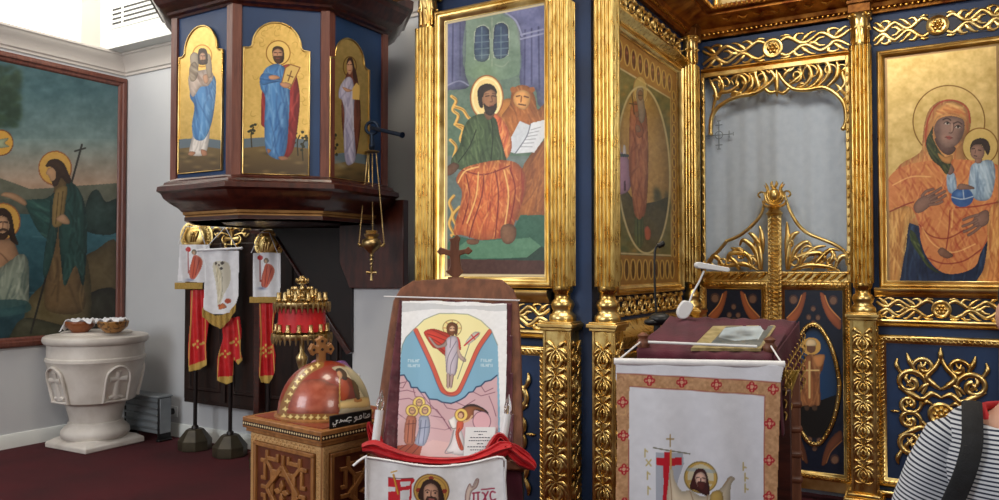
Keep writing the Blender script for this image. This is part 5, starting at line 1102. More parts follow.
for q in ([(134, 196), (134, 108), (146, 90), (162, 86), (176, 94), (181, 112), (178, 196)], [(198, 190), (197, 96), (210, 79), (226, 76), (240, 86), (244, 106), (242, 182)]):
    c.line((150, 160, 146), 8, q, closed=True, smooth=False); c.poly((56, 72, 96), q); x0 = q[0][0]
    for i in range(4): c.line((96, 116, 128), 2, [(x0, 120 + i * 22), (x0 + 46, 116 + i * 22)], False)
    c.line((96, 116, 128), 2, [(x0 + 22, 90), (x0 + 22, 195)], False)
c.line((150, 158, 140), 4, [(190, 60), (190, 220)], a=.5); c.line((140, 150, 134), 4, [(200, 215), (225, 222), (245, 205)], a=.5)
c.grain(7, 9, 5)
c.poly((132, 138, 128), [(60, 330), (120, 300), (300, 300), (380, 340), (380, 560), (60, 560)], a=.12)
c.soft((150, 176, 120), 160, 240, 60, 60, .25)
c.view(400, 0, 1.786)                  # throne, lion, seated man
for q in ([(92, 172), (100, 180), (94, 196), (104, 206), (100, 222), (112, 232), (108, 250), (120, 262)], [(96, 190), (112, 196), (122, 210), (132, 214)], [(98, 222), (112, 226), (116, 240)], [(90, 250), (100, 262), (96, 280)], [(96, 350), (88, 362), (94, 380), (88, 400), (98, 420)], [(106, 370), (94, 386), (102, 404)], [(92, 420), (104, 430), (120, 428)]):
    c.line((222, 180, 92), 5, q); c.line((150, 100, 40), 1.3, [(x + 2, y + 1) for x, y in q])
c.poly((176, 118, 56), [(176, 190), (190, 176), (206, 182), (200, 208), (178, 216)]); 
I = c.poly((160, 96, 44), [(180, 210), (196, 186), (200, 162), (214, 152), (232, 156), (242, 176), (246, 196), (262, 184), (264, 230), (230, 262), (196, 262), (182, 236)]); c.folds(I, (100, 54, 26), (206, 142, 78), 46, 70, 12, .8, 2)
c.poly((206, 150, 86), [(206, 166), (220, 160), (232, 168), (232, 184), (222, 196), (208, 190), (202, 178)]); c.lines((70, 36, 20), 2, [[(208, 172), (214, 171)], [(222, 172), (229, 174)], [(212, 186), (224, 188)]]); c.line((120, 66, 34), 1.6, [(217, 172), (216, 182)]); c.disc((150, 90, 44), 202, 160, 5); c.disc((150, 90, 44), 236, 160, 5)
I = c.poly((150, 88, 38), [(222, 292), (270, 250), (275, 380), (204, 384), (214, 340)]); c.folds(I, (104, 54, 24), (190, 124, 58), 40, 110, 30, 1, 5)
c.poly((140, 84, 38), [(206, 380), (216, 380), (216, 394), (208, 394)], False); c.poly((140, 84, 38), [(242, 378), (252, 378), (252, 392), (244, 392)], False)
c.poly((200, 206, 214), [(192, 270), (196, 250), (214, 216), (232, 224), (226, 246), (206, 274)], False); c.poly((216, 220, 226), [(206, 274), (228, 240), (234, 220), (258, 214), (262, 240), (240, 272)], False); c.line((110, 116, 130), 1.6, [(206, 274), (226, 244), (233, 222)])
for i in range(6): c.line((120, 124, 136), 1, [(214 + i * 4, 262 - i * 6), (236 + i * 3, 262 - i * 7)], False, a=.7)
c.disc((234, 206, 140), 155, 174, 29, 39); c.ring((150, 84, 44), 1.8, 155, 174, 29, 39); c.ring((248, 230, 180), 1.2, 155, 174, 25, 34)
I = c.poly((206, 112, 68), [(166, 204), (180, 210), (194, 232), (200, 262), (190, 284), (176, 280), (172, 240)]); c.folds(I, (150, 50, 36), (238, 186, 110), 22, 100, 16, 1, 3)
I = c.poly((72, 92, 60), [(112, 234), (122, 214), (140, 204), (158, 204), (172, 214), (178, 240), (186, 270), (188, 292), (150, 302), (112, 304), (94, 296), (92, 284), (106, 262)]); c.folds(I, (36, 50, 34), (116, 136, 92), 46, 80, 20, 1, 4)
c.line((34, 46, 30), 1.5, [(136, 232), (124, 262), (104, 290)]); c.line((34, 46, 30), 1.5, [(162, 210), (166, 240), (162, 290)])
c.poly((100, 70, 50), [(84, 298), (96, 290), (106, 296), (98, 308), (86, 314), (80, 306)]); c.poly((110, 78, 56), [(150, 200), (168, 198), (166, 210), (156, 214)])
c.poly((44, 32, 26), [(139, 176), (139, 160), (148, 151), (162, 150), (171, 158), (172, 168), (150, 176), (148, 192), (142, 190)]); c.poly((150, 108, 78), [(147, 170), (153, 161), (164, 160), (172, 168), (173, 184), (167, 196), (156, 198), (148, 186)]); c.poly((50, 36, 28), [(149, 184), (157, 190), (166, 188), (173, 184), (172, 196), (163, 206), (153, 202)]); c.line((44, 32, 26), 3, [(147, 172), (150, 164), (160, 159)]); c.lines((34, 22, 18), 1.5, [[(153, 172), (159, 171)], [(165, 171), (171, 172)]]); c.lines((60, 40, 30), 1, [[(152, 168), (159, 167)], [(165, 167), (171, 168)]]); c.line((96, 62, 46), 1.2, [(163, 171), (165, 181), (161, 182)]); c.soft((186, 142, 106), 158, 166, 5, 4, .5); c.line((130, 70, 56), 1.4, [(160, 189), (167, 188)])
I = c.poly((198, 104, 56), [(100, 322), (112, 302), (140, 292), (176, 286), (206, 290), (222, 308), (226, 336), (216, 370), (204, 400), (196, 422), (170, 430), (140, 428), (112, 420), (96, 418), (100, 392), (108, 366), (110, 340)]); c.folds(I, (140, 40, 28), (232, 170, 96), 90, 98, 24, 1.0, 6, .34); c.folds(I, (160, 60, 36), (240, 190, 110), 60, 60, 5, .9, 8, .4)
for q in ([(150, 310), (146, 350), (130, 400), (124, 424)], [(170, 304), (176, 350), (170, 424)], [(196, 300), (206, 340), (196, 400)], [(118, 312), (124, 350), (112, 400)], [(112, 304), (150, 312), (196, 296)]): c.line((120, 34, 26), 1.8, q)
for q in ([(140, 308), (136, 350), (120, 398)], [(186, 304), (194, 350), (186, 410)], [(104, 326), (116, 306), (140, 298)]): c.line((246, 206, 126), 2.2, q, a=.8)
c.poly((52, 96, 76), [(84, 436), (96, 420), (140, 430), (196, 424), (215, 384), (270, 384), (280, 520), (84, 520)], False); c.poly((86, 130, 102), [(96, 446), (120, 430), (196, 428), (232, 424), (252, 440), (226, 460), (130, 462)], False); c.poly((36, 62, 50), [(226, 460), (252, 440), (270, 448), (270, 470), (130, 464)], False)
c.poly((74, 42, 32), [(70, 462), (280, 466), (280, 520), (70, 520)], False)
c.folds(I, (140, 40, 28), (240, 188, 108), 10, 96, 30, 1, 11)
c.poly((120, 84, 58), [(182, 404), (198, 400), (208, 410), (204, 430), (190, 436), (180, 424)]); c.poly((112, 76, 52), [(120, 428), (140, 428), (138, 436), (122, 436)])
c.grain(5, 2, 12); c.grain(5, 7, 13)
cx0, cy0 = project(P1.p(IC1S[0], 1.55)); cc_ = [project(P1.p(a, b, .0075)) for a, b in ((IC1S[0] + .007, 1.557), (IC1S[1] - .007, 1.557), (IC1S[1] - .007, 3.098), (IC1S[0] + .007, 3.098))]
c.view(0, 0, 1); c.line((206, 190, 150), 2.3, cc_, False, closed=True)
c.build('painting', PM_OIL, IC1, gain=1.08)

# mother and child
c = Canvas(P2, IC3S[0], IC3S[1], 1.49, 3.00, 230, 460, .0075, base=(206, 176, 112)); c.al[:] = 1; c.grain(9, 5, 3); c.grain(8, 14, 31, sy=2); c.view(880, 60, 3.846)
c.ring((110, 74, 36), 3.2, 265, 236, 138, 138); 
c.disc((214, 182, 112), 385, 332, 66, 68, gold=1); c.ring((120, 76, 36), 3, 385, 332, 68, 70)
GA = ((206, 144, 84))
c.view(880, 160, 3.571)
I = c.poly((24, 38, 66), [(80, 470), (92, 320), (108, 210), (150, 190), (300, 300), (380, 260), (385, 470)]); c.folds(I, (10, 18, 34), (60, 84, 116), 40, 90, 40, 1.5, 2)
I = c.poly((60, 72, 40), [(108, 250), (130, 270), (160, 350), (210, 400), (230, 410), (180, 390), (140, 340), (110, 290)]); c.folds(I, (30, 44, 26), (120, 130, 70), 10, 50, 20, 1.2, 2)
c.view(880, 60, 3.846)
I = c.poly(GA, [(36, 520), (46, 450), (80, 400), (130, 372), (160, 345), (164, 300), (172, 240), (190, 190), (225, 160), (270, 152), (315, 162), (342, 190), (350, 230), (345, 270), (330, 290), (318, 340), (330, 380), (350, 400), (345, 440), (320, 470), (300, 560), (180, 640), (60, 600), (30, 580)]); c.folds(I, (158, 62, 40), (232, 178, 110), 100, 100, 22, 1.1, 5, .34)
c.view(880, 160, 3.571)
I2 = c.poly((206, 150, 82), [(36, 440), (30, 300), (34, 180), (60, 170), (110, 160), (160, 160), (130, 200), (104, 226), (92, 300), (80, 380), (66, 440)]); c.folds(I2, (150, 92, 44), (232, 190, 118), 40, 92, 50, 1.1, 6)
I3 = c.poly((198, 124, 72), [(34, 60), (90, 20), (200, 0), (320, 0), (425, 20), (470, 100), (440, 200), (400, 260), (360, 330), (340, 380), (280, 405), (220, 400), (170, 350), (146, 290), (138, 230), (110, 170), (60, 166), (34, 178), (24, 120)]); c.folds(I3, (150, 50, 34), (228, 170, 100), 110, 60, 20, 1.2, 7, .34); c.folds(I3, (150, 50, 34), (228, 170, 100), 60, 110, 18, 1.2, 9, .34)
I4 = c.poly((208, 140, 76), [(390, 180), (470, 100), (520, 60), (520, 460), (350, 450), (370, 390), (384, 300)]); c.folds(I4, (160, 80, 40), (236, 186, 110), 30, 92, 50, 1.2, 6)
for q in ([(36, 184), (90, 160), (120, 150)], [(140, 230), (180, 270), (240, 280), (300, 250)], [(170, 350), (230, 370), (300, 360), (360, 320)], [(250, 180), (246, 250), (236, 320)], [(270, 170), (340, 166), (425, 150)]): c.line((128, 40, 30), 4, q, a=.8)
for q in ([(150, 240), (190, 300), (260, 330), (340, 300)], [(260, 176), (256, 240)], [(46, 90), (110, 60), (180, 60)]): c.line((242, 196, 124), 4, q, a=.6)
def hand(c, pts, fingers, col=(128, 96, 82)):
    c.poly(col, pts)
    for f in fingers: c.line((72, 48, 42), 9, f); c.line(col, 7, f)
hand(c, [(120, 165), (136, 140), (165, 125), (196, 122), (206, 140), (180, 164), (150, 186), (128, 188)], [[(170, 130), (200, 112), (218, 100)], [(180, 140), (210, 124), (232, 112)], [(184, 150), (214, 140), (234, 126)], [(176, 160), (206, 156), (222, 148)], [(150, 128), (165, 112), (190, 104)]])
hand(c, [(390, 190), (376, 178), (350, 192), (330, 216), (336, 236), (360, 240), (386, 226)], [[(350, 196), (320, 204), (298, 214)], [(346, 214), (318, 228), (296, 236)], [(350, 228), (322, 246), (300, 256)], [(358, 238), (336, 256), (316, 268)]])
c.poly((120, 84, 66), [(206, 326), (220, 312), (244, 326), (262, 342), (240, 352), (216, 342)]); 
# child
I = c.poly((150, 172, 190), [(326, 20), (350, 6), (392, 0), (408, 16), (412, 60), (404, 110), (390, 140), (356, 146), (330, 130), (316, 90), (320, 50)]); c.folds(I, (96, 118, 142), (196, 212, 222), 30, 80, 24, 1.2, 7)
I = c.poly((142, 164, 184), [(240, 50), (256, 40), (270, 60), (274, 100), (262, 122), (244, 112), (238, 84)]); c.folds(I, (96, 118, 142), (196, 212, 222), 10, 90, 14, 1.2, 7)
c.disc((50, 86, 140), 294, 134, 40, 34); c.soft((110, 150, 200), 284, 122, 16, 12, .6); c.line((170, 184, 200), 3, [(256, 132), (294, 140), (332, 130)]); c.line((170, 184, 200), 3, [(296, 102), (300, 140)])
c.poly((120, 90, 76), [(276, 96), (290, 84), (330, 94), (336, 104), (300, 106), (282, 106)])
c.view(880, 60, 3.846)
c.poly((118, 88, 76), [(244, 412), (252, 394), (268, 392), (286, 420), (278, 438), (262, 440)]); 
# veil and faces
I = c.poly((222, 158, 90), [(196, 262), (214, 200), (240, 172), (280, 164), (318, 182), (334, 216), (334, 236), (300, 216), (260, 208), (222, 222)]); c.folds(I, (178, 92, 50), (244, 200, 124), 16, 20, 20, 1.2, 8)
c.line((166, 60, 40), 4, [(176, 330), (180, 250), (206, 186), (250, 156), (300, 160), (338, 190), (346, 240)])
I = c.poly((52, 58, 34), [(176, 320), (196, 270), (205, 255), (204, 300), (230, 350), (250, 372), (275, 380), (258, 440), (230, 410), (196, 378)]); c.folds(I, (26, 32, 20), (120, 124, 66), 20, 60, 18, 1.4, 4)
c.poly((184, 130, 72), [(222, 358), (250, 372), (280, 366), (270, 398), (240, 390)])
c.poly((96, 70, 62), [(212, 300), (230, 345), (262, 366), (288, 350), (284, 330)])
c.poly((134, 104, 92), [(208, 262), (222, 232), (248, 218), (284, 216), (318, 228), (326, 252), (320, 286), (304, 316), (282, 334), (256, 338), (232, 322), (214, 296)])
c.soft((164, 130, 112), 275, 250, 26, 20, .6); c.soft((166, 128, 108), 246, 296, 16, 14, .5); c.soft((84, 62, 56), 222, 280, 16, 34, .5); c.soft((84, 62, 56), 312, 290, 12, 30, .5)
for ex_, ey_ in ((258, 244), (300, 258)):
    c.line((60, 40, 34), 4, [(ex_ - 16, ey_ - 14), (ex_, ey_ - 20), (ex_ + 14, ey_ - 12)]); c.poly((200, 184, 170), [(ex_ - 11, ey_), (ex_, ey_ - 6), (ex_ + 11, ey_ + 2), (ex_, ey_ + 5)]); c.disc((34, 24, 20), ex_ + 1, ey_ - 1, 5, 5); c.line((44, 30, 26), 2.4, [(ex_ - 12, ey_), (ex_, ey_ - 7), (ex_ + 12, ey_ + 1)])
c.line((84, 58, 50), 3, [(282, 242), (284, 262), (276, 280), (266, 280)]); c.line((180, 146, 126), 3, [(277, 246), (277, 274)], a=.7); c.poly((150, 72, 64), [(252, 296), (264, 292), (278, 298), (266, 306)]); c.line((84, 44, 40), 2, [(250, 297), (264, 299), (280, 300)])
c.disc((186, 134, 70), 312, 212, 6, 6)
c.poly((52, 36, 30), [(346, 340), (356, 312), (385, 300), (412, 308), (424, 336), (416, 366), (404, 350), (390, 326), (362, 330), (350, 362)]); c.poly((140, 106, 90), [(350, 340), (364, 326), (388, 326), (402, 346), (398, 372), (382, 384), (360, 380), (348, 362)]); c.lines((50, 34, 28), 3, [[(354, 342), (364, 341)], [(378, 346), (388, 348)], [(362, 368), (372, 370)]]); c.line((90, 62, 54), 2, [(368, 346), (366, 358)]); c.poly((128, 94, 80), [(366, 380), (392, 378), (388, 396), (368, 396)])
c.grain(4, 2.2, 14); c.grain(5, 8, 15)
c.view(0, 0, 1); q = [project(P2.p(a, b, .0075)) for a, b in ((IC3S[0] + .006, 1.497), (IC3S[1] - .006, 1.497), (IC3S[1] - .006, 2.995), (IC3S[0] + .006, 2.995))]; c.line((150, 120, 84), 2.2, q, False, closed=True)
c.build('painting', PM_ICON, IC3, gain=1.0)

# standing saint on the side wall
c = Canvas(PS, IC2S[0], IC2S[1], 1.50, 3.0, 190, 400, .0075, base=(120, 100, 60)); c.view(0, 0, 1)
def SP(t, z): return project(PS.p(t, z, .0075))
Lw = IC2S[1] - IC2S[0]; a_ = lambda f, z: SP(IC2S[0] + f * Lw, 1.5 + z * 1.5)
c.poly((112, 108, 62), [a_(0, 0), a_(1, 0), a_(1, 1), a_(0, 1)], False); c.grain(12, 4, 3)
for i in range(60): c.soft((176, 132, 66) if i % 3 else (70, 92, 62), *a_(RNG.uniform(.08, .9), RNG.uniform(.12, .82)), 3, 3, .6)
c.poly((168, 118, 56), [a_(0, .86), a_(1, .86), a_(1, 1), a_(0, 1)], False); c.poly((150, 108, 56), [a_(0, 0), a_(1, 0), a_(1, .12), a_(0, .12)], False); c.poly((160, 112, 56), [a_(.88, 0), a_(1, 0), a_(1, 1), a_(.88, 1)], False)
def oval(fx_, z, rx, rz, col, ring=(206, 170, 92)):
    q = [a_(fx_ + rx * math.cos(t), z + rz * math.sin(t)) for t in np.linspace(0, 2 * PI, 13)[:-1]]; c.poly(col, q); c.line(ring, 1.0, q, closed=True)
for i in range(9): oval(.06 + i * .1, .93, .038, .042, (96, 48, 38)); c.soft((176, 116, 84), *a_(.06 + i * .1, .94), 1.3, 2, .9)
for i in range(10): oval(.05 + i * .094, .06, .034, .042, (84, 52, 34))
for i in range(15): oval(.94, .14 + i * .053, .03, .022, (104, 66, 40))
c.line((206, 190, 150), 1.2, [a_(0, .86), a_(.88, .86)], False); c.line((206, 190, 150), 1.2, [a_(0, .125), a_(.88, .125)], False); c.line((190, 160, 96), 1.0, [a_(.88, .12), a_(.88, .86)], False)
ov = [a_(.44 + .42 * math.cos(t), .485 + .355 * math.sin(t)) for t in np.linspace(0, 2 * PI, 25)[:-1]]
I = c.poly((188, 146, 74), ov); c.folds(I, (164, 122, 60), (206, 166, 92), 14, 90, 30, 1.2, 3, .3)
c.poly((84, 78, 48), [a_(.0, .40), a_(.3, .34), a_(.6, .36), a_(.9, .38), a_(.9, .1), a_(0, .1)], clip=I); c.grain(10, 3, 8, clip=I)
for i in range(10): c.soft((46, 56, 36), *a_(RNG.uniform(.6, .84), RNG.uniform(.33, .42)), 3, 5, .6)
c.view(600, 130, 3.846)
c.poly((176, 134, 160), [(40, 86), (100, 96), (116, 150), (112, 232), (44, 238)], clip=I)
for q in ([(48, 90), (50, 50), (58, 46), (62, 90)], [(68, 96), (70, 56), (78, 56), (80, 96)], [(88, 100), (90, 60), (98, 62), (100, 100)]): c.poly((206, 198, 200), q, clip=I)
c.poly((86, 50, 78), [(62, 232), (62, 190), (68, 178), (72, 190), (72, 232)]); c.poly((86, 50, 78), [(92, 232), (92, 200), (98, 196), (100, 230)])
c.poly((40, 62, 70), [(44, 90), (110, 94), (112, 104), (44, 100)], clip=I)
I2 = c.poly((176, 104, 66), [(118, -90), (150, -110), (176, -80), (184, 0), (186, 100), (184, 220), (174, 320), (150, 344), (132, 320), (122, 240), (112, 160), (112, 40)]); c.folds(I2, (124, 62, 40), (206, 140, 94), 50, 90, 40, 1.2, 4)
c.poly((84, 100, 60), [(134, 340), (152, 346), (166, 338), (166, 440), (136, 446)]); c.lines((50, 66, 40), 4, [[(144, 345), (146, 440)], [(158, 345), (158, 440)]]); c.poly((180, 90, 60), [(172, 380), (184, 370), (196, 390), (192, 420), (176, 420)])
c.view(600, 0, 3.333)
c.poly((214, 184, 110), [(112, 330), (116, 270), (132, 256), (150, 272), (158, 320), (150, 340)], a=.8); c.ring((160, 116, 60), 2, 135, 300, 24, 46)
c.poly((150, 132, 112), [(120, 318), (124, 296), (134, 288), (145, 300), (146, 330), (152, 380), (142, 410), (130, 402), (126, 360)]); c.poly((132, 96, 72), [(126, 308), (134, 300), (142, 308), (142, 328), (134, 336), (127, 326)]); c.line((60, 44, 34), 2, [(128, 318), (141, 319)])
c.line((80, 52, 36), 3, [(106, 310), (114, 380)], False); c.line((80, 52, 36), 3, [(98, 345), (122, 348)], False); c.poly((150, 108, 80), [(116, 376), (128, 372), (130, 386), (120, 392)])
c.poly((162, 94, 58), [(122, 400), (136, 408), (146, 440), (132, 460), (118, 440)]); c.poly((152, 112, 84), [(118, 420), (130, 418), (136, 436), (122, 440)])
c.view(0, 0, 1); c.line((206, 190, 140), 1.6, ov, closed=True)
c.grain(6, 2.5, 22); c.build('painting', PM_ICON, IC2, gain=.95)

# painted door leaves
def wings(c, T_):
    for pts, col in T_: c.poly(col, pts)
for T_, a0, a1, side in ((DL, DL0, DL1, -1), (DR, DR0, DR1, 1)):
    c = Canvas(PD, a0 + .05, a1 - .05, .2, 1.45, 110, 330, .003, base=(10, 20, 40)); c.grain(3, 4, 2)
    W = a1 - a0 - .1; b = lambda f, z: project(PD.p(a0 + .05 + f * W, z, .003)); cx_ = .5
    def head(f, z, r=4.2, w=1):
        x, y = b(f, z); c.view(0, 0, 1); c.disc((66, 46, 44), x, y, r, r * 1.1); c.disc((112, 82, 66), x, y + .5, r * .7, r * .8)
    for s1, zt in ((1, 1), (-1, -1)):
        for sg in (-1, 1):
            z0 = 1.38 if s1 > 0 else .30
            q = [b(.5 + sg * .12, z0 + .05 * s1), b(.5 + sg * .2, z0 + .03 * s1), b(.5 + sg * .28, z0 - .05 * s1), b(.5 + sg * .46, z0 - .13 * s1), b(.5 + sg * .44, z0 - .2 * s1), b(.5 + sg * .26, z0 - .13 * s1), b(.5 + sg * .16, z0 - .04 * s1)]
            c.poly((156, 84, 50) if s1 > 0 else (104, 60, 40), q); c.line((206, 140, 80) if s1 > 0 else (140, 90, 54), .8, q[1:4])
            head(.5 + sg * .34, z0 + .0 * s1, 4.6)
        for f, dz in ((.5, -.06), (.42, -.12), (.58, -.12), (.5, -.16)): head(f, (1.38 if s1 > 0 else .30) + dz * s1, 2.8)
    if side > 0:
        ovl = [b(.5 + .4 * math.cos(t), .80 + .37 * math.sin(t)) for t in np.linspace(0, 2 * PI, 21)[:-1]]
        I = c.poly((26, 58, 96), ovl); x_, y_ = b(.5, .5); c.poly((16, 14, 14), [b(0, .72), b(.5, .68), b(1, .72), b(1, .3), b(0, .3)], clip=I)
        c.view(770, 280, 2.381)
        c.disc((206, 160, 84), 98, 158, 23, 21)
        I = c.poly((150, 96, 60), [(80, 190), (90, 178), (108, 178), (128, 182), (126, 210), (118, 230), (120, 290), (110, 300), (80, 300), (70, 290), (76, 240), (70, 220)]); c.folds(I, (92, 54, 34), (196, 144, 92), 26, 92, 20, 1.2, 3)
        c.poly((190, 130, 80), [(102, 182), (130, 178), (124, 204), (110, 206)]); c.disc((110, 76, 58), 98, 162, 11, 12); c.poly((214, 190, 150), [(86, 156), (90, 142), (106, 142), (110, 156)]); c.line((220, 190, 130), 4, [(94, 195), (94, 280)]); c.line((220, 190, 130), 3, [(84, 215), (116, 215)]); c.poly((70, 52, 40), [(82, 300), (94, 300), (92, 310), (84, 310)]); c.poly((70, 52, 40), [(100, 300), (112, 300), (112, 310), (102, 310)])
    cp = c.build('painting', PM_OIL, T_, gain=1.05)
    m = MB(); PO_ = Pl(PD.p(0, 0, .004), (1, 0, 0)); mid = (a0 + a1) / 2
    m.orn(PO_, [(mid + W * .43 * math.cos(t) * (1 - .12 * abs(math.sin(t))), .80 + .40 * math.sin(t) * (1 if abs(math.sin(t)) < .9 else 1.03)) for t in np.linspace(0, 2 * PI, 25)[:-1]], .028, .022, closed=True)
    for i in range(44):
        t = i * PI / 22; m.ball(PO_.p(mid + W * .43 * math.cos(t) * (1 - .12 * abs(math.sin(t))), .80 + .40 * math.sin(t), .02), .009, 6)
    obj('oval_rim', m, G, T_, smooth=60)

# ================================================================== DOMED WOODEN SHRINE
zc0 = 2.93; B0 = cpt(322, 431, zc0); B0[2] = 0
dl = -math.sin(math.radians(52)) * RV + math.cos(math.radians(52)) * FH; dr = math.sin(math.radians(38)) * RV + math.cos(math.radians(38)) * FH
LB = .455; ctrb = B0 + (dl + dr) * LB / 2; HT = .985
SHR = thing('domed_shrine', 'carved wooden shrine stand with a painted red dome and cross, before the pulpit', 'shrine', ctrb)
rzb = math.atan2(dr[1], dr[0])
m = MB(); m.box(ctrb + ZV * (HT / 2 - .03), (LB, LB, HT - .06), rzb); obj('body', m, OAK, SHR, bevel=.004)
m = MB(); m.box(ctrb + ZV * .04, (LB + .04, LB + .04, .08), rzb); obj('foot', m, OAK, SHR, bevel=.008)
m = MB(); m.box(ctrb + ZV * (HT - .022), (LB + .05, LB + .05, .044), rzb); m.box(ctrb + ZV * (HT - .052), (LB + .03, LB + .03, .016), rzb); TPo = obj('top_board', m, OAK, SHR, bevel=.003)
m = MB(); m.box(ctrb + ZV * (HT + .001), (LB - .02, LB - .02, .004), rzb); obj('inlay_field', m, mat('red_brown_veneer', (122, 50, 34), (142, 62, 42), 8, .35), TPo)
PFl = Pl(B0 + dl * LB, -dl); PFr = Pl(B0, dr)
INL = mat('pale_inlay', (226, 202, 150), (236, 216, 170), 20, .4); INLD = mat('dark_inlay', (46, 22, 14), None, 5, .4)
for P in (PFl, PFr):
    m = MB(); m.bp(P, -.02, LB + .02, HT - .034, HT - .016, .0245, .0262); st = obj('inlay_band', m, INLD, TPo)
    m = MB()
    for i in range(34):
        a = -.014 + i * (LB + .028) / 33; m.prism(P, [(a - .0045, HT - .025), (a, HT - .0195), (a + .0045, HT - .025), (a, HT - .0305)], .026, .0275)
    obj('diamond_inlay', m, INL, st)
    T_ = obj('carved_face', MB().bp(P, .035, LB - .035, .12, HT - .1, 0, .003), OAKD, SHR)
    m = MB()                              # fret border
    for (s0, s1, t0, t1) in ((.004, .030, .1, HT - .065), (LB - .030, LB - .004, .1, HT - .065), (.03, LB - .03, HT - .092, HT - .066), (.03, LB - .03, .1, .126)):
        m.bp(P, s0, s1, t0, t1, 0, .003)
        hor = (s1 - s0) > (t1 - t0); L_ = (s1 - s0) if hor else (t1 - t0); n = int(L_ / .0135)
        for i in range(n):
            u = i * .0135 + .003
            for j in range(2):
                o = .003 + j * .012; w_, h_ = (.0095, .003), (.003, .0075)
                for (dx, dy), (ww, hh) in (((0, 0), w_), ((0 if (i + j) % 2 else .0065, 0), h_)):
                    if hor: m.bp(P, s0 + u + dx, s0 + u + dx + ww, t0 + o + dy, t0 + o + dy + hh, .003, .0055)
                    else: m.bp(P, s0 + o + dy, s0 + o + dy + hh, t0 + u + dx, t0 + u + dx + ww, .003, .0055)
    obj('fret_border', m, mat('fret_oak', (196, 152, 98), (212, 170, 116), 9, .45), SHR)
    m = MB()
    for s0, s1, t0, t1 in ((.034, .05, .13, HT - .1), (LB - .05, LB - .034, .13, HT - .1), (.034, LB - .034, HT - .11, HT - .094), (.034, LB - .034, .13, .146)): m.bp(P, s0, s1, t0, t1, 0, .014)
    # interlaced strapwork around small crosses
    sc_ = LB / 2; w_ = .011
    for k in range(3):
        tc_ = HT - .1 - .17 - k * .29 + .0
        if tc_ - .14 < .12: tc_ = .27
        def bar(p, q, w=.015, h=.014):
            p = A(*p); q = A(*q); d = (q - p) / np.linalg.norm(q - p); e = A(-d[1], d[0]) * w / 2
            m.prism(P, [tuple(A(sc_, tc_) + v_) for v_ in (p - e, q - e, q + e, p + e)], .002, h)
        R1 = .098
        for off in (0, PI / 4):
            q4 = [A(math.cos(off + i * PI / 2 + PI / 4), math.sin(off + i * PI / 2 + PI / 4)) * R1 for i in range(4)]
            for i in range(4): bar(q4[i], q4[(i + 1) % 4], .020, .013 + .004 * (off > 0))
        for rot in range(4):
            c_, s_n = math.cos(rot * PI / 2), math.sin(rot * PI / 2); r_ = lambda x, y: (x * c_ - y * s_n, x * s_n + y * c_)
            for p, q in (((0, .098), (0, .142)), ((.07, .07), (.105, .105)), ((.105, .105), (.15, .105)), ((.105, .105), (.105, .145)), ((.04, .118), (.105, .118)), ((-.04, .118), (-.105, .118)), ((.035, .142), (.035, .11)), ((-.035, .142), (-.035, .11))): bar(r_(*p), r_(*q), .016, .012)
            m.prism(P, [tuple(A(sc_, tc_) + A(*r_(*v_))) for v_ in ((-.004, .004), (-.013, .026), (0, .048), (.013, .026), (.004, .004))], .002, .018)
        if k == 2: break
    obj('strapwork', m, OAK, T_, bevel=.002)
# dome with painted surface
Rd = .192; Hd = .222; zd = HT + .002; cd = A(ctrb[0], ctrb[1], zd); cu, cv = project(cd); s0 = cpt(324.5, 410, (ctrb @ FH)); cd[:2] = s0[:2]
nth, nph = 300, 130; th_ = np.linspace(0, 2 * PI, nth); ph_ = np.linspace(0, PI / 2 - .02, nph)
tt, pq = np.meshgrid(th_, ph_); pts = np.stack([cd[0] + Rd * np.cos(pq) ** .92 * np.cos(tt), cd[1] + Rd * np.cos(pq) ** .92 * np.sin(tt), zd + Hd * np.sin(pq)], -1)
c = Canvas(None, 0, 0, 0, 0, nth, nph, pts=pts, base=(140, 42, 20))
frontm = np.nonzero(((c.pts.reshape(-1, 3) - cd)[:, :2] @ FH[:2]) < .05)[0]
c.grain(8, 9, 4); c.view(260, 340, 5)
I = c.poly((164, 76, 50), [(150, 330), (170, 250), (220, 205), (300, 195), (350, 215), (390, 240), (398, 340), (390, 365), (160, 360)], clip=frontm); c.grain(10, 4, 6, clip=I)
for _ in range(10): c.soft((192, 108, 82), RNG.uniform(180, 380), RNG.uniform(220, 350), 26, 12, .5, clip=I)
c.poly((206, 196, 170), [(398, 340), (396, 180), (370, 150), (360, 138), (400, 130), (450, 150), (520, 220), (560, 300), (560, 350), (470, 360), (398, 370)], clip=frontm)
c.poly((190, 186, 160), [(430, 120), (520, 180), (600, 330), (560, 350), (500, 250), (440, 170)], clip=frontm)
c.poly((120, 44, 30), [(404, 190), (430, 180), (470, 210), (490, 260), (480, 300), (400, 300)], clip=frontm); c.poly((170, 74, 44), [(400, 200), (430, 195), (452, 240), (440, 290), (404, 300)], clip=frontm); c.poly((60, 42, 34), [(378, 150), (400, 140), (430, 160), (436, 196), (420, 200), (400, 180)], clip=frontm); c.poly((196, 146, 112), [(384, 162), (398, 154), (412, 172), (408, 192), (394, 188)], clip=frontm); c.poly((224, 196, 136), [(400, 310), (460, 295), (540, 285), (548, 330), (470, 340), (400, 340)], clip=frontm); c.disc((190, 130, 70), 490, 300, 22, 12, clip=frontm); c.poly((74, 56, 40), [(460, 200), (490, 230), (500, 290), (480, 290)], clip=frontm)
c.line((200, 166, 90), 5, [(398, 190), (399, 345)], False, clip=frontm)
arcp = [(96, 392), (102, 340), (120, 290), (150, 236), (190, 184), (240, 140), (290, 116), (330, 108)]
c.line((142, 98, 44), 40, [(110, 396), (118, 340), (138, 285), (168, 230), (205, 182), (250, 146), (300, 120)], clip=frontm); c.line((142, 98, 44), 46, [(96, 388), (200, 392), (350, 392), (420, 392)], False, clip=frontm)
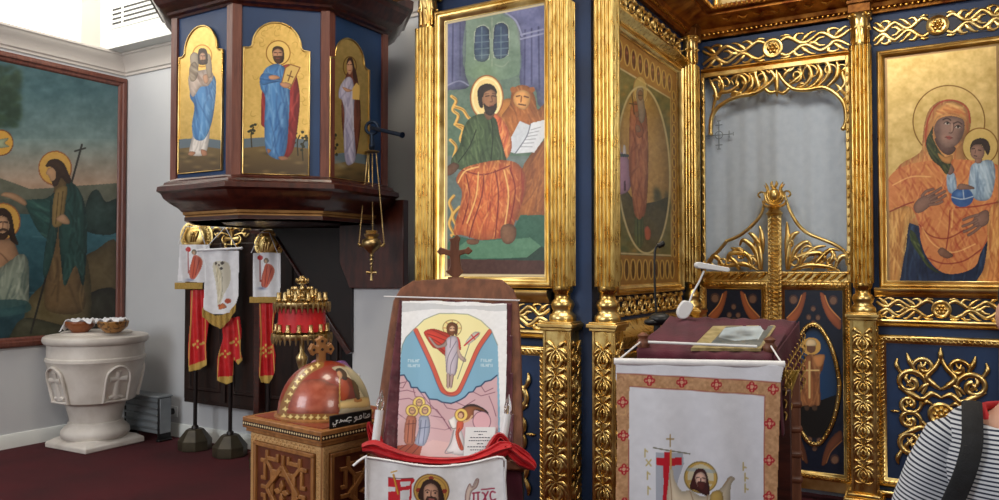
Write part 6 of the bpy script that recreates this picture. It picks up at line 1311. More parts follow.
for p_ in [(126, 345), (136, 306), (152, 270), (168, 238), (186, 208), (207, 184), (232, 160), (258, 140), (288, 124)] + [(118, 380), (152, 383), (186, 385), (220, 386), (255, 387), (290, 388), (325, 388)]:
    x, y = p_; c.poly((236, 214, 140), [(x - 15, y), (x - 5, y - 5), (x, y - 15), (x + 5, y - 5), (x + 15, y), (x + 5, y + 5), (x, y + 15), (x - 5, y + 5)], False, clip=frontm)
PM_DOME = paintmat('lacquered_dome', .36, 0, 0, coat=.5)
dm = c.build('dome', PM_DOME, SHR, gain=1.0)
m = MB(); m.lathe([(Rd + .012, zd - .001), (Rd + .012, zd + .008), (Rd, zd + .012)], (cd[0], cd[1], 0), 48); obj('dome_rim', m, OAK, SHR)
PX = front(321, (cd @ FH) - .0); xs, xz = PX.px(321, 349); m = MB(); hx = .052
def crs(k): return [(xs + a * k, xz + b * k) for a, b in ((-.018, .018), (-.018, .03), (-.03, .045), (-.012, .055), (0, .066), (.012, .055), (.03, .045), (.018, .03), (.018, .018), (.03, .018), (.045, .03), (.055, .012), (.062, 0), (.055, -.012), (.045, -.03), (.03, -.018), (.018, -.018), (.018, -.05), (.024, -.075), (-.024, -.075), (-.018, -.05), (-.018, -.018), (-.03, -.018), (-.045, -.03), (-.055, -.012), (-.062, 0), (-.055, .012), (-.045, .03), (-.03, .018))]
m.prism(Pl(PX.O, RV * math.cos(.5) + FH * math.sin(.5)), [(a - 0, b) for a, b in crs(.86)], -.02, .02)
PXX = Pl(PX.p(xs, 0, 0), RV * math.cos(.5) + FH * math.sin(.5)); m = MB(); m.prism(PXX, [((a - xs), b) for a, b in crs(.86)], -.02, .02); cr = obj('wooden_cross', m, OAK, SHR, bevel=.003)
m = MB()
for a, b in ((0, 0), (.035, 0), (-.035, 0), (0, .035)): m.lathe([(.006, .018), (.006, .022), (.001, .022)], PXX.p(a, xz + b, 0), 10, ax=PXX.n)
obj('hole', m, INLD, cr)
# name board with white script leaning at the dome's foot
n1 = A(*cpt(329, 421, 2.95)); n2 = A(*cpt(371, 410, 3.10)); dsg = n2 - n1; dsg[2] = 0; PN = Pl(A(n1[0], n1[1], 0), dsg); LN = np.linalg.norm(dsg[:2])
z0 = HT + .0; m = MB(); m.bp(PN, 0, LN, z0, z0 + .05, 0, .006); SB = obj('name_board', m, BLACK, SHR, bevel=.002)
m = MB()
def arab(m, P, x0, z0, W, H, words, th, h):
    for wd in words:
        for st in wd: 
            if len(st) == 1: m.ball(P.p(x0 + st[0][0] * W, z0 + st[0][1] * H, h), th * .6, 6)
            else: m.orn(P, [(x0 + a * W, z0 + b * H) for a, b in st], th, th * .3, h)
W_ARAB = [   # هذا هو جسدي read from right to left
    [[(.97, .35), (.93, .6), (.98, .7), (.99, .45), (.94, .35), (.88, .35)], [(.88, .55), (.9, .35), (.85, .34)], [(.88, .8)], [(.83, .95), (.83, .35)]],
    [[(.74, .35), (.71, .6), (.76, .7), (.77, .4), (.7, .32), (.62, .35)], [(.62, .35), (.58, .6), (.64, .62), (.63, .3), (.56, .1)]],
    [[(.5, .7), (.42, .72), (.36, .35), (.5, .35)], [(.44, .15)], [(.38, .35), (.36, .5), (.34, .35), (.32, .5), (.3, .35), (.27, .5), (.24, .35)], [(.24, .35), (.22, .65), (.2, .38), (.17, .34)], [(.15, .6), (.1, .6), (.12, .4), (.08, .2), (.02, .25), (.03, .45)], [(.08, .02)], [(.04, .02)]]]
arab(m, PN, .01, z0 + .008, LN - .02, .034, W_ARAB, .0042, .006); obj('script', m, WHITEPL, SB, smooth=60)
m = MB()

# ================================================================== ICON STAND WITH BANNER, CANDLES AND RED SWAG
zt_, zb_ = 2.92, 2.60; yw = math.radians(-5); exi = RV * math.cos(yw) + FH * math.sin(yw)
pb_ = cpt(451, 458, zb_); pt_ = cpt(459, 283, zt_); up = pt_ - pb_; up = up - exi * (up @ exi); PI_ = Pl(pb_, exi, up)
ST = thing('icon_stand', 'brown wooden sloping icon stand with rounded top corners and dark cloth lining', 'icon stand', A(pb_[0], pb_[1], 0) + FH * .2)
out = [PI_.px(*q) for q in ((371, 452), (378, 400), (388, 330), (393, 300), (400, 288), (413, 280), (460, 277.5), (502, 279), (514, 289), (519, 304), (521, 350), (524, 470), (371, 466))]
m = MB(); m.prism(PI_, out, -.035, 0); obj('back_board', m, BROWN, ST, bevel=.006)
# side cheeks, legs and lower shelf of the stand
fr_ = lambda u, v, z: cpt(u, v, z)
for u in (374, 519):
    p = cpt(u, 470, 2.66); m = MB(); m.box((p[0], p[1], .47), (.035, .035, .94), TH); m.box((p[0], p[1], .02), (.05, .05, .04), TH); obj('leg', m, EBON, ST, bevel=.004)
    p2 = p + FH * .42; m = MB(); m.box((p2[0], p2[1], .60), (.035, .035, 1.20), TH); obj('leg', m, BROWN, ST, bevel=.004)
    m = MB(); q = (p + p2) / 2; m.box((q[0], q[1], .3), (.025, .42, .04), TH); obj('stretcher', m, BROWN, ST, bevel=.003)
p = cpt(447, 462, 2.58); m = MB(); m.box((p[0], p[1], .955), (.53, .10, .03), TH); obj('ledge', m, BROWN, ST, bevel=.004)
def mar(c): c.grain(10, 3, 5, sy=.6); c.grain(8, 1.6, 8)
MW = mat('wine_brown_satin', (74, 30, 42), (104, 52, 62), 30, .28, 0, .3, 40, sheen=.3)
li = cloth('lining', None, None, PI_, [(398, 299), (450, 300), (512, 302), (513, 380), (514, 456), (450, 458), (381, 456), (386, 400), (392, 350)], MW, ST, 70, 100, .012, amp=.005, fr=7)
m = MB(); m.tube([PI_.p(*PI_.px(385, 299), .022), PI_.p(*PI_.px(520, 303), .022)], .003, 6); obj('string', m, SATIN, ST)
def print_paint(c):
    c.grain(4, 3, 4); c.view(0, 0, 1)
    c.poly((150, 156, 164), [(400, 304), (420, 303), (470, 306), (506, 305), (507, 311), (460, 309), (420, 310), (402, 312)], a=.35)
    c.view(380, 290, 4.547)
    pa_ = [(95, 290), (102, 250), (118, 215), (150, 180), (200, 135), (270, 108), (335, 104), (400, 112), (460, 140), (505, 180), (535, 250), (538, 330), (545, 520), (545, 700), (500, 780), (78, 780), (84, 520)]
    I = c.poly((132, 180, 208), pa_, False)
    c.poly((246, 236, 176), [(150, 182), (200, 136), (270, 108), (335, 104), (400, 112), (460, 140), (505, 182), (480, 200), (380, 430), (350, 462), (318, 468), (290, 460), (270, 430), (172, 200)], False, clip=I)
    band = [(162, 182), (200, 262), (240, 350), (272, 432), (292, 464), (320, 474), (348, 466), (368, 440), (410, 350), (450, 262), (500, 186)]
    c.line((212, 96, 76), 20, band, clip=I); c.line((60, 90, 130), 2.5, [(x - (8 if x < 320 else -8), y + 7) for x, y in band], clip=I, a=.8); c.line((150, 60, 50), 2, [(x + (9 if x < 320 else -9), y - 3) for x, y in band], clip=I, a=.7)
    c.line((120, 132, 120), 3, pa_[:11], smooth=False, a=.7)
    for bx in (130, 460):
        for j in range(2):
            for i in range(5): 
                x = bx + i * 11 - (0 if bx > 300 else 2); y = 320 + j * 22; t = (i * 7 + j * 3) % 4
                c.line((206, 226, 236), 2, [(x, y - 5), (x, y + 6)], False)
                if t < 3: c.line((206, 226, 236), 2, [(x, y - 5 + t * 5), (x + 6, y - 5 + t * 5)], False)
                if t % 2: c.line((206, 226, 236), 2, [(x + 6, y - 5), (x + 6, y + 6)], False)
    c.ring((222, 190, 110), 0.1, 328, 172, 1, 1)
    c.disc((242, 226, 160), 328, 172, 42, 38, clip=I); c.ring((150, 128, 80), 2.5, 328, 172, 42, 38)
    for a_ in range(8): c.line((200, 120, 70), 2, [(328 + 26 * math.cos(a_ * .785), 172 + 26 * math.sin(a_ * .785)), (328 + 41 * math.cos(a_ * .785), 172 + 38 * math.sin(a_ * .785))], False)
    I2 = c.poly((206, 66, 52), [(200, 190), (240, 178), (290, 190), (320, 205), (310, 300), (290, 295), (262, 272), (240, 262), (215, 226)]); c.lines((130, 30, 30), 2.5, [[(215, 200), (300, 230)], [(222, 214), (296, 256)], [(240, 240), (294, 280)], [(240, 184), (305, 212)]])
    c.poly((206, 66, 52), [(345, 210), (362, 225), (368, 270), (352, 262)]); 
    c.poly((196, 186, 200), [(300, 228), (322, 208), (346, 210), (356, 240), (356, 300), (350, 360), (336, 388), (305, 382), (298, 330), (296, 280)]); c.lines((120, 110, 130), 2.2, [[(346, 230), (310, 300), (302, 370)], [(354, 270), (324, 330), (318, 384)], [(322, 210), (318, 260)], [(356, 300), (340, 384)]])
    c.poly((186, 164, 158), [(300, 226), (286, 246), (262, 252), (236, 224), (220, 212), (226, 226), (248, 256), (262, 266), (290, 260), (304, 250)]); c.line((110, 70, 60), 2, [(300, 228), (284, 246), (262, 252), (236, 226)])
    c.poly((196, 170, 160), [(354, 250), (368, 290), (392, 316), (384, 328), (360, 310), (350, 280)]); c.poly((186, 160, 158), [(304, 384), (316, 386), (314, 440), (304, 442)]); c.poly((186, 160, 158), [(322, 386), (334, 386), (326, 442), (318, 440)]); c.lines((100, 70, 66), 2, [[(304, 384), (304, 440)], [(318, 386), (316, 440)], [(334, 388), (326, 440)]])
    c.poly((110, 64, 40), [(302, 174), (308, 152), (328, 144), (350, 154), (354, 180), (346, 206), (336, 196), (310, 200)]); c.poly((214, 172, 140), [(316, 170), (328, 160), (340, 170), (338, 190), (328, 198), (317, 188)]); c.poly((120, 72, 44), [(316, 186), (328, 184), (340, 186), (334, 206), (320, 204)]); c.lines((50, 30, 24), 2, [[(318, 174), (325, 173)], [(332, 173), (339, 174)]])
    c.line((120, 120, 110), 2.5, [(418, 215), (352, 402)], False); c.poly((210, 206, 196), [(390, 236), (420, 200), (436, 192), (456, 196), (440, 222), (400, 250)]); c.line((196, 50, 50), 6, [(384, 252), (448, 200)], False); c.line((196, 50, 50), 4, [(416, 206), (432, 226)], False)
    c.line((240, 224, 170), 3, [(84, 372), (84, 700)], False, a=.4)
    # rocks and lower scene
    c.view(385, 380, 5.0)
    rk = [(60, -20), (96, -25), (110, 0), (122, 10), (130, 35), (160, 36), (178, 60), (200, 62), (222, 96), (262, 100), (286, 112), (330, 116), (352, 108), (380, 96), (400, 84), (420, 62), (440, 60), (456, 36), (480, 30), (500, 8), (530, 0), (560, -24), (570, 420), (60, 420)]
    I = c.poly((212, 176, 184), rk, False); c.line((48, 84, 124), 6, rk[:22], False); c.line((30, 56, 90), 2.5, rk[:22], False)
    for q in ([(66, 60), (110, 50), (150, 60)], [(110, 0), (90, 40), (66, 40)], [(178, 62), (214, 110), (300, 200)], [(222, 96), (230, 140), (260, 150), (330, 250)], [(66, 100), (120, 90), (200, 130)], [(290, 112), (310, 140), (370, 150)], [(352, 108), (400, 130), (450, 100)], [(440, 60), (480, 80), (550, 60)], [(480, 30), (500, 60), (540, 40)], [(66, 170), (110, 200), (100, 260), (180, 300)], [(230, 180), (290, 190), (320, 240)], [(230, 240), (300, 250), (350, 230)], [(520, 80), (540, 130), (555, 180)], [(330, 120), (342, 100), (380, 96)], [(140, 40), (150, 80), (200, 90)], [(66, 20), (100, 10)]): c.line((130, 80, 100), 2.6, q, False, clip=I)
    c.poly((226, 190, 194), [(120, 160), (240, 180), (330, 260), (340, 320), (200, 400), (64, 400), (66, 200)], False, a=.45); c.poly((236, 200, 196), [(150, 340), (240, 300), (360, 320), (400, 390), (120, 410)], False, a=.6, clip=I)
    c.poly((176, 92, 72), [(62, 330), (150, 316), (186, 330), (170, 390), (62, 386)], False, clip=I); c.lines((110, 50, 50), 2.5, [[(90, 370), (140, 320)], [(120, 384), (170, 330)], [(62, 356), (110, 322)]])
    c.poly((60, 40, 40), [(380, 150), (400, 128), (440, 120), (480, 134), (512, 156), (516, 176), (480, 160), (440, 150)]); c.poly((150, 92, 60), [(392, 150), (420, 132), (470, 138), (500, 156), (450, 150), (440, 190), (400, 200)]); c.disc((224, 176, 186), 484, 206, 44, 48); c.ring((120, 80, 100), 2.5, 484, 206, 44, 48)
    for hx_, hy_, col in ((170, 112, (196, 120, 96)), (135, 152, (196, 130, 110)), (200, 152, (170, 176, 196))):
        c.disc((240, 214, 120), hx_, hy_, 31, 30); c.ring((140, 104, 60), 2.5, hx_, hy_, 31, 30)
        c.disc((150, 110, 100), hx_, hy_, 18, 20); c.disc((216, 176, 140), hx_, hy_, 12, 14); c.lines((70, 40, 30), 2, [[(hx_ - 7, hy_ - 3), (hx_ - 2, hy_ - 3)], [(hx_ + 2, hy_ - 3), (hx_ + 7, hy_ - 3)]])
    c.poly((190, 122, 100), [(108, 184), (135, 176), (156, 190), (152, 250), (144, 318), (100, 316), (96, 260)]); c.lines((110, 60, 56), 2.5, [[(120, 200), (112, 310)], [(140, 200), (134, 312)], [(108, 220), (150, 215)]])
    c.poly((168, 176, 200), [(170, 186), (200, 178), (222, 192), (224, 260), (196, 326), (156, 322), (150, 300), (166, 250)]); c.lines((96, 104, 136), 2.5, [[(180, 200), (166, 316)], [(204, 200), (190, 320)], [(170, 240), (220, 236)]])
    c.poly((226, 222, 226), [(345, 240), (372, 232), (392, 280), (400, 330), (396, 376), (310, 360), (320, 320)]); c.line((140, 130, 140), 3, [(345, 240), (330, 310), (300, 364), (340, 360)]); c.poly((236, 232, 230), [(330, 190), (350, 180), (360, 230), (340, 250), (318, 206)]); c.line((120, 110, 110), 2.5, [(318, 204), (334, 240), (352, 240)])
    c.poly((206, 92, 66), [(362, 205), (392, 205), (390, 240), (370, 270), (390, 330), (392, 350), (372, 344), (352, 280), (356, 240)]); c.line((120, 44, 40), 2.5, [(372, 240), (364, 270), (380, 340)])
    c.disc((240, 206, 110), 381, 174, 32, 32); c.ring((150, 100, 50), 2.5, 381, 174, 32, 32); c.disc((130, 80, 60), 380, 174, 17, 19); c.disc((220, 176, 140), 378, 177, 11, 13); c.line((216, 176, 140), 8, [(395, 210), (420, 200), (436, 180)])
    c.view(0, 0, 1)
bn = cloth('resurrection_banner', 'white satin banner printed with a robed figure above three haloed women', 'banner', PI_, [(402, 301), (430, 300.5), (507, 303.5), (507, 350), (506, 400), (502, 430), (498, 458), (450, 458), (397, 456), (398, 420), (400, 380), (401, 340)], PM_CLOTH, nx=260, ny=330, h=.022, amp=.0028, fr=3, paint=print_paint, base=(238, 239, 242), solid=.002)
m = MB(); cq = [PI_.px(*q, .03) for q in ((465.5, 427), (495.5, 427), (494.5, 458), (463.5, 456))]; m.prism(PI_, cq[::-1], .027, .029); CD = obj('note_card', m, WHITEPL, loc=PI_.p(*cq[3], .028)); tag(CD, 'small white note card with lines of print on the lower right of the satin banner', 'card')
m = MB(); L0 = A(*PI_.px(468, 431, .03)); Rr = A(*PI_.px(493, 431, .03)); Bb = A(*PI_.px(467, 454, .03))
for i in range(8):
    t = i / 7.5; w0 = (.25, .42, .1, .05, .38, .0, .12, .3)[i]; k = 0; x = w0
    while x < 1 - w0:
        dx = .06 + .05 * ((i * 5 + k * 3) % 3) / 2; a = L0 + (Rr - L0) * x + (Bb - L0) * (t + .03); b = L0 + (Rr - L0) * min(x + dx, 1 - w0) + (Bb - L0) * (t + .03)
        m.orn(PI_, [tuple(a), tuple((a + b) / 2 + A(0, .0012)), tuple(b)], .0028, .0006, .029); x += dx + .03; k += 1
obj('printed_lines', m, mat('blue_black_ink', (40, 44, 70), None, 5, .6), CD)
# wooden cross on top of the stand
PXC = front(456, 2.96); m = MB(); ks = [(PXC.px(435 + a / 3.125, 130 + b / 3.125)) for a, b in ((58, 338), (68, 326), (78, 338), (74, 352), (74, 376), (92, 372), (100, 364), (112, 378), (100, 390), (92, 386), (76, 392), (78, 420), (82, 436), (88, 442), (72, 460), (56, 460), (36, 442), (46, 434), (50, 420), (48, 394), (30, 388), (22, 392), (12, 380), (22, 366), (32, 370), (48, 376), (50, 352), (46, 340))]
kc = np.mean(ks, 0); ks = [((a - kc[0]) * 1.12 + kc[0], b) for a, b in ks]; m.prism(PXC, ks, -.014, .014); cz = cpt(456, 277, 2.96); WC = obj('standing_cross', m, BROWN, loc=cz, bevel=.003); tag(WC, 'brown wooden cross with flared ends standing on top of the icon stand', 'cross')
m = MB(); m.box(PXC.p(*PXC.px(456, 278.5), 0) , (.06, .04, .012), TH); obj('cross_foot', m, BROWN, WC, bevel=.002)
# electric candles
def candle(label, u0, v0, u1, v1, uf, vf, z):
    p = cpt(u0, v0, z); q = cpt(u1, v1, z + .02); f = cpt(uf, vf, z + .03)
    T = thing('electric_candle', label, 'candle', p, 'electric candles on the icon stand'); m = MB(); m.tube([p, q], .0135, 14); obj('candle_tube', m, WHITEPL, T, smooth=50)
    d = f - q; L_ = np.linalg.norm(d); m = MB(); m.lathe([(.008, 0), (.012, L_ * .15), (.0135, L_ * .35), (.010, L_ * .6), (.004, L_ * .85), (.001, L_)], q, 14, ax=d); obj('flame_bulb', m, GLASS, T, smooth=60)
    m = MB(); m.tube([q, q + d * .4], .003, 6); obj('filament', m, BRASS, T)
    m = MB(); m.lathe([(.03, -.02), (.03, -.008), (.015, 0), (.015, .004)], p, 14, ax=q - p); obj('holder', m, BRASS, T, smooth=50)
candle('white electric candle with glass flame bulb at the left side of the printed banner', 375.5, 443, 379.5, 410, 382, 390, 2.56)
candle('white electric candle with glass flame bulb at the right side of the printed banner', 502, 447, 507.5, 414, 509, 394, 2.56)
# red cloth swag
def swag(name, label, ctrl, wid, z, mt, parent=None, amp=.012, n=90, k=16, seed=0, loc=None):
    Q = crom(ctrl, False, 14); Q = np.array(Q); idx = np.linspace(0, len(Q) - 1, n); Q = np.stack([np.interp(idx, np.arange(len(Q)), Q[:, i]) for i in range(2)], 1)
    W = np.interp(np.linspace(0, 1, n), np.linspace(0, 1, len(wid)), wid); V = []; r = np.random.default_rng(seed); ph = r.random(8) * 6
    for i in range(n):
        t = Q[min(i + 1, n - 1)] - Q[max(i - 1, 0)]; t /= np.linalg.norm(t) + 1e-9; e = A(-t[1], t[0])
        for j in range(k):
            s_ = j / (k - 1) - .5; uv = Q[i] + e * W[i] * s_; dz = amp * (math.sin(s_ * 14 + ph[0] + i * .05) + .6 * math.sin(s_ * 25 + i * .11 + ph[1])) * (1 - abs(s_) * .4) + .03 * (s_ * 2) ** 2
            V.append(cpt(uv[0], uv[1], z + dz))
    m = MB(); m.add(V, [(i * k + j, i * k + j + 1, (i + 1) * k + j + 1, (i + 1) * k + j) for i in range(n - 1) for j in range(k - 1)])
    o = obj(name, m, mt, parent, loc=None if parent is not None else V[len(V) // 2], solid=.003, smooth=80)
    return tag(o, label, 'cloth') if label else o
RS = swag('red_drape', 'red cloth swagged across the foot of the printed banner between two candles', [(362, 448), (374, 447), (388, 453), (410, 459), (440, 462), (468, 460), (488, 454), (502, 449), (512, 447)], [8, 15, 15, 11, 9, 9, 12, 17, 9], 2.49, REDC, amp=.008, seed=3)
swag('loose_end', None, [(505, 446), (514, 452), (524, 460), (532, 466), (535, 469)], [9, 15, 16, 11, 3], 2.5, REDC, RS, n=30, seed=5); swag('loose_end', None, [(378, 446), (374, 437), (370, 428), (369, 422)], [14, 12, 7, 3], 2.6, REDC, RS, n=30, seed=6)
swag('loose_end', None, [(488, 452), (493, 446), (500, 437), (508, 444)], [8, 12, 10, 6], 2.53, REDC, RS, n=30, seed=8)
def low_paint(c):
    c.grain(5, 5, 4); c.view(360, 390, 4.544)
    I = c.poly((206, 40, 52), [(128, 398), (170, 404), (240, 402), (250, 410), (236, 430), (232, 520), (128, 520)], False); c.poly((226, 226, 230), [(128, 440), (160, 440), (160, 460), (128, 462)], False); c.poly((226, 226, 230), [(184, 414), (230, 414), (226, 436), (186, 436)], False); c.poly((226, 226, 230), [(184, 456), (226, 452), (224, 500), (184, 500)], False); c.line((90, 30, 40), 2.5, [(128, 398), (240, 402)], False)
    c.line((216, 160, 60), 7, [(152, 384), (174, 470)], False); c.line((216, 170, 70), 5, [(142, 374), (168, 366)], False); c.line((150, 100, 40), 2, [(156, 384), (178, 470)], False)
    c.disc((206, 164, 84), 324, 458, 80, 76); c.ring((120, 84, 44), 4, 324, 458, 80, 76); c.ring((150, 110, 60), 2.5, 324, 458, 68, 64)
    for dx, dy in ((-60, 0), (60, 0), (0, -58)): c.disc((150, 60, 44), 324 + dx, 458 + dy, 12, 10)
    c.poly((60, 40, 34), [(268, 500), (276, 440), (296, 412), (324, 404), (352, 414), (370, 440), (378, 510)]); c.poly((196, 150, 124), [(290, 450), (306, 430), (324, 424), (344, 432), (356, 456), (352, 520), (296, 520)])
    c.lines((60, 36, 30), 3, [[(296, 460), (306, 454), (316, 458)], [(332, 458), (342, 454), (352, 460)], [(324, 456), (322, 480), (328, 482)]]); c.disc((40, 30, 28), 306, 466, 5, 4); c.disc((40, 30, 28), 342, 466, 5, 4); c.poly((70, 44, 36), [(300, 490), (324, 484), (350, 490), (350, 540), (300, 540)]); c.line((190, 110, 100), 4, [(314, 496), (336, 496)], False)
    c.poly((226, 204, 190), [(478, 520), (480, 470), (488, 440), (500, 424), (512, 440), (524, 420), (530, 404), (540, 412), (532, 440), (506, 462), (496, 520)]); c.line((150, 110, 110), 3, [(478, 510), (480, 470), (490, 440), (500, 426), (510, 440), (528, 404), (540, 408), (530, 440), (506, 462), (496, 510)])
    R_ = (168, 30, 70)
    c.lines(R_, 6, [[(518, 468), (516, 512)], [(536, 466), (537, 510)], [(512, 468), (543, 464)]], smooth=False)
    c.lines(R_, 6, [[(556, 466), (566, 474), (572, 500), (580, 512)], [(582, 462), (562, 500), (554, 512)]]); c.line(R_, 6, [(614, 466), (600, 462), (592, 474), (594, 494), (604, 502), (616, 496)]); c.line(R_, 5, [(552, 452), (610, 448)], False)
PLB = front(436, 2.47, -2)
lb = cloth('embroidered_banner', 'white satin cloth with a haloed face and red letters, hanging below the red drape', 'banner', PLB, [(367, 457), (380, 458.5), (430, 466), (470, 463), (503, 457), (505, 480), (508, 530), (509, 640), (366, 640), (367, 530), (366, 480)], PM_CLOTH, nx=230, ny=260, h=0, amp=.004, fr=4, paint=low_paint, base=(238, 238, 241))
m = MB(); lft = [PLB.p(*PLB.px(*q), .006) for q in ((367, 457), (380, 458.5), (430, 466), (470, 463), (503, 457), (505, 480), (508, 530))]; m.tube(crom(lft, False, 4), .004, 6); m.tube([PLB.p(*PLB.px(366.5, v_), .006) for v_ in (457, 500, 560)], .004, 6); obj('piping', m, SATIN, lb, smooth=60)
m = MB(); m.tube(crom([cpt(367, 456, 2.46), cpt(360, 460, 2.45), cpt(353, 466, 2.44)]), .004, 6); obj('tie', m, SATIN, lb, smooth=60)
swag('front_cloth', None, [(445, 470), (445, 520), (445, 600)], [152, 158, 160], 2.56, MAROONC, ST, amp=.008, seed=4, k=40)

# ================================================================== LECTERN
A0, A1, A2, A3 = cpt(640, 349, 2.60), cpt(769, 357, 2.52), cpt(793, 323, 2.86), cpt(672, 319, 2.98)
LEC = thing('lectern', 'carved wooden lectern under a maroon velvet cloth with gold embroidery', 'lectern', ((A0 + A1 + A2 + A3) / 4) * A(1, 1, 0))
def bil(a, b): return (A0 * (1 - a) + A1 * a) * (1 - b) + (A3 * (1 - a) + A2 * a) * b
m = MB(); q = [A0, A1, A2, A3]; m.add([p - ZV * .012 for p in q] + [p - ZV * .045 for p in q], [(0, 1, 2, 3), (7, 6, 5, 4), (0, 4, 5, 1), (1, 5, 6, 2), (2, 6, 7, 3), (3, 7, 4, 0)]); obj('sloping_top', m, BROWN, LEC)
n, k = 60, 46; V = []
for j in range(k):
    b = -.16 + 1.2 * j / (k - 1)
    for i in range(n):
        a = -.03 + 1.1 * i / (n - 1); p = bil(min(max(a, -.02), 1.015), max(b, -.03)); p = p + ZV * .006
        if b < -.03: p = p - ZV * (-.03 - b) * .42 - FH * .01
        if a > 1.015: p = p - ZV * (a - 1.015) * 2.4 + RV * .012
        p = p + ZV * .003 * math.sin(a * 40 + b * 9); V.append(p)
m = MB(); m.add(V, [(j * n + i, j * n + i + 1, (j + 1) * n + i + 1, (j + 1) * n + i) for j in range(k - 1) for i in range(n - 1)]); VC = obj('velvet_cover', m, MAROONC, LEC, solid=.004, smooth=70)
m = MB(); dR = A2 - A1; PRs = Pl(A1 * A(1, 1, 0) + RV * .02, dR * A(1, 1, 0)); Ls = np.linalg.norm(dR[:2])
Vs = []; ns, ks = 40, 30
for j in range(ks):
    for i in range(ns):
        s_ = i / (ns - 1); top = A1[2] + (A2[2] - A1[2]) * s_ + .005; t = j / (ks - 1); drop = .26 - .05 * s_
        Vs.append(PRs.p(s_ * (Ls + .03) - .01, top - drop * t, .012 * math.sin(s_ * 16 + t) * t + .014 * t))
m.add(Vs, [(j * ns + i, j * ns + i + 1, (j + 1) * ns + i + 1, (j + 1) * ns + i) for j in range(ks - 1) for i in range(ns - 1)]); obj('side_drop', m, MAROONC, LEC, solid=.003, smooth=70)
m = MB(); EMB = mat('gold_thread', (176, 138, 66), (220, 184, 104), 60, .4, .5, .3, 200)
for i in range(9):
    s_ = .04 + i * (Ls - .06) / 8; z = A1[2] + (A2[2] - A1[2]) * s_ / Ls - .03
    for jj in range(5): m.orn(PRs, [(s_ - .01, z - jj * .04), (s_ + .008, z - .012 - jj * .04), (s_ - .002, z - .028 - jj * .04)], [.004, .010, .004], .006, .022)
obj('side_embroidery', m, EMB, LEC, smooth=60)
PLF = Pl(A0 * A(1, 1, 0), (A1 - A0) * A(1, 1, 0)); Lf = np.linalg.norm((A1 - A0)[:2])
m = MB()
for i in range(16):
    s_ = .02 + i * (Lf - .04) / 15; z = 1.272; m.orn(PLF, [(s_ - .012, z - .02), (s_ - .004, z + .006), (s_ + .01, z - .004), (s_ + .012, z - .022)], [.004, .010, .008, .004], .007, .026); m.ball(PLF.p(s_, z - .02, .028), .006, 6)
obj('front_embroidery', m, EMB, LEC, smooth=60)
# carved body
cb_ = (A0 + A1 + A2 + A3) / 4; rl = math.atan2((A1 - A0)[1], (A1 - A0)[0])
m = MB(); c2_ = cb_ * A(1, 1, 0) + RV * .0; m.box(c2_ + ZV * .62, (.44, .30, 1.16), rl); m.box(c2_ + ZV * .03, (.52, .40, .06), rl); obj('body', m, WALNUT, LEC, bevel=.006)
for u, z in ((792, 2.66), (641, 2.7)):
    p = cpt(u, 420, z); m = MB(); m.box((p[0], p[1], .62), (.05, .05, 1.24), rl); pz = obj('post', m, BROWN, LEC, bevel=.005)
    m = MB()
    for i in range(12): m.box((p[0], p[1], .2 + i * .085), (.062, .062, .03), rl + .0)
    obj('carved_rings', m, BROWN, pz, bevel=.012)
m = MB(); sg_ = []
for j in range(26):
    t = j / 25; c_ = cpt(788 - 8 * math.sin(t * 2.2), 370 + t * 45, 2.62); 
    for i in range(14):
        s_ = i / 13 - .5; sg_.append(c_ + RV * s_ * (.085 - .05 * t) + FH * .012 * math.sin(s_ * 18 + t * 3))
m.add(sg_, [(j * 14 + i, j * 14 + i + 1, (j + 1) * 14 + i + 1, (j + 1) * 14 + i) for j in range(25) for i in range(13)]); obj('gold_hanging_end', m, mat('old_gold_brocade', (132, 104, 40), (176, 144, 66), 40, .5, .2, .3, 90), LEC, solid=.003, smooth=70)
# wooden knobs at front corners of the velvet
for p in (bil(.02, .02), bil(.985, .10)):
    m = MB(); m.lathe([(.02, .004), (.024, .02), (.014, .034), (.02, .045), (.004, .055)], p, 14); obj('knob', m, BROWN, LEC, smooth=50)
# photograph in a plastic sleeve
q = [bil(*ab) for ab in ((.355, .12), (.925, -.0), (.955, .93), (.505, .74))]
def inv(u, v, z0):   # pixel to a point on the sloping top
    nrm = np.cross(A1 - A0, A3 - A0); d = ray(u, v); return EYEP + d * (((A0 + ZV * .018 - EYEP) @ nrm) / (d @ nrm))
K = [inv(u, v, 0) for u, v in ((691, 348), (761, 348.5), (777, 325), (713, 326))]
nrm = np.cross(K[1] - K[0], K[3] - K[0]); nrm /= np.linalg.norm(nrm); nrm = nrm if nrm[2] > 0 else -nrm
m = MB(); m.add(K + [p - nrm * .010 for p in K], [(0, 1, 2, 3), (7, 6, 5, 4), (0, 4, 5, 1), (1, 5, 6, 2), (2, 6, 7, 3), (3, 7, 4, 0)]); BK = obj('sleeved_picture', m, mat('pale_gold_page', (150, 134, 88), (188, 172, 126), 30, .35), loc=K[0]); tag(BK, 'grey black and white picture in a clear sleeve lying on the maroon lectern cloth', 'picture')
uu, vv2 = np.meshgrid(np.linspace(0, 1, 130), np.linspace(0, 1, 70)); f = lambda a, b: (K[0] * (1 - a)[..., None] + K[1] * a[..., None]) * (1 - b)[..., None] + (K[3] * (1 - a)[..., None] + K[2] * a[..., None]) * b[..., None] + nrm * .0012
c = Canvas(None, 0, 0, 0, 0, 130, 70, pts=f(.22 + uu * .74, .07 + vv2 * .88), base=(112, 120, 122)); c.view(650, 290, 5.556)
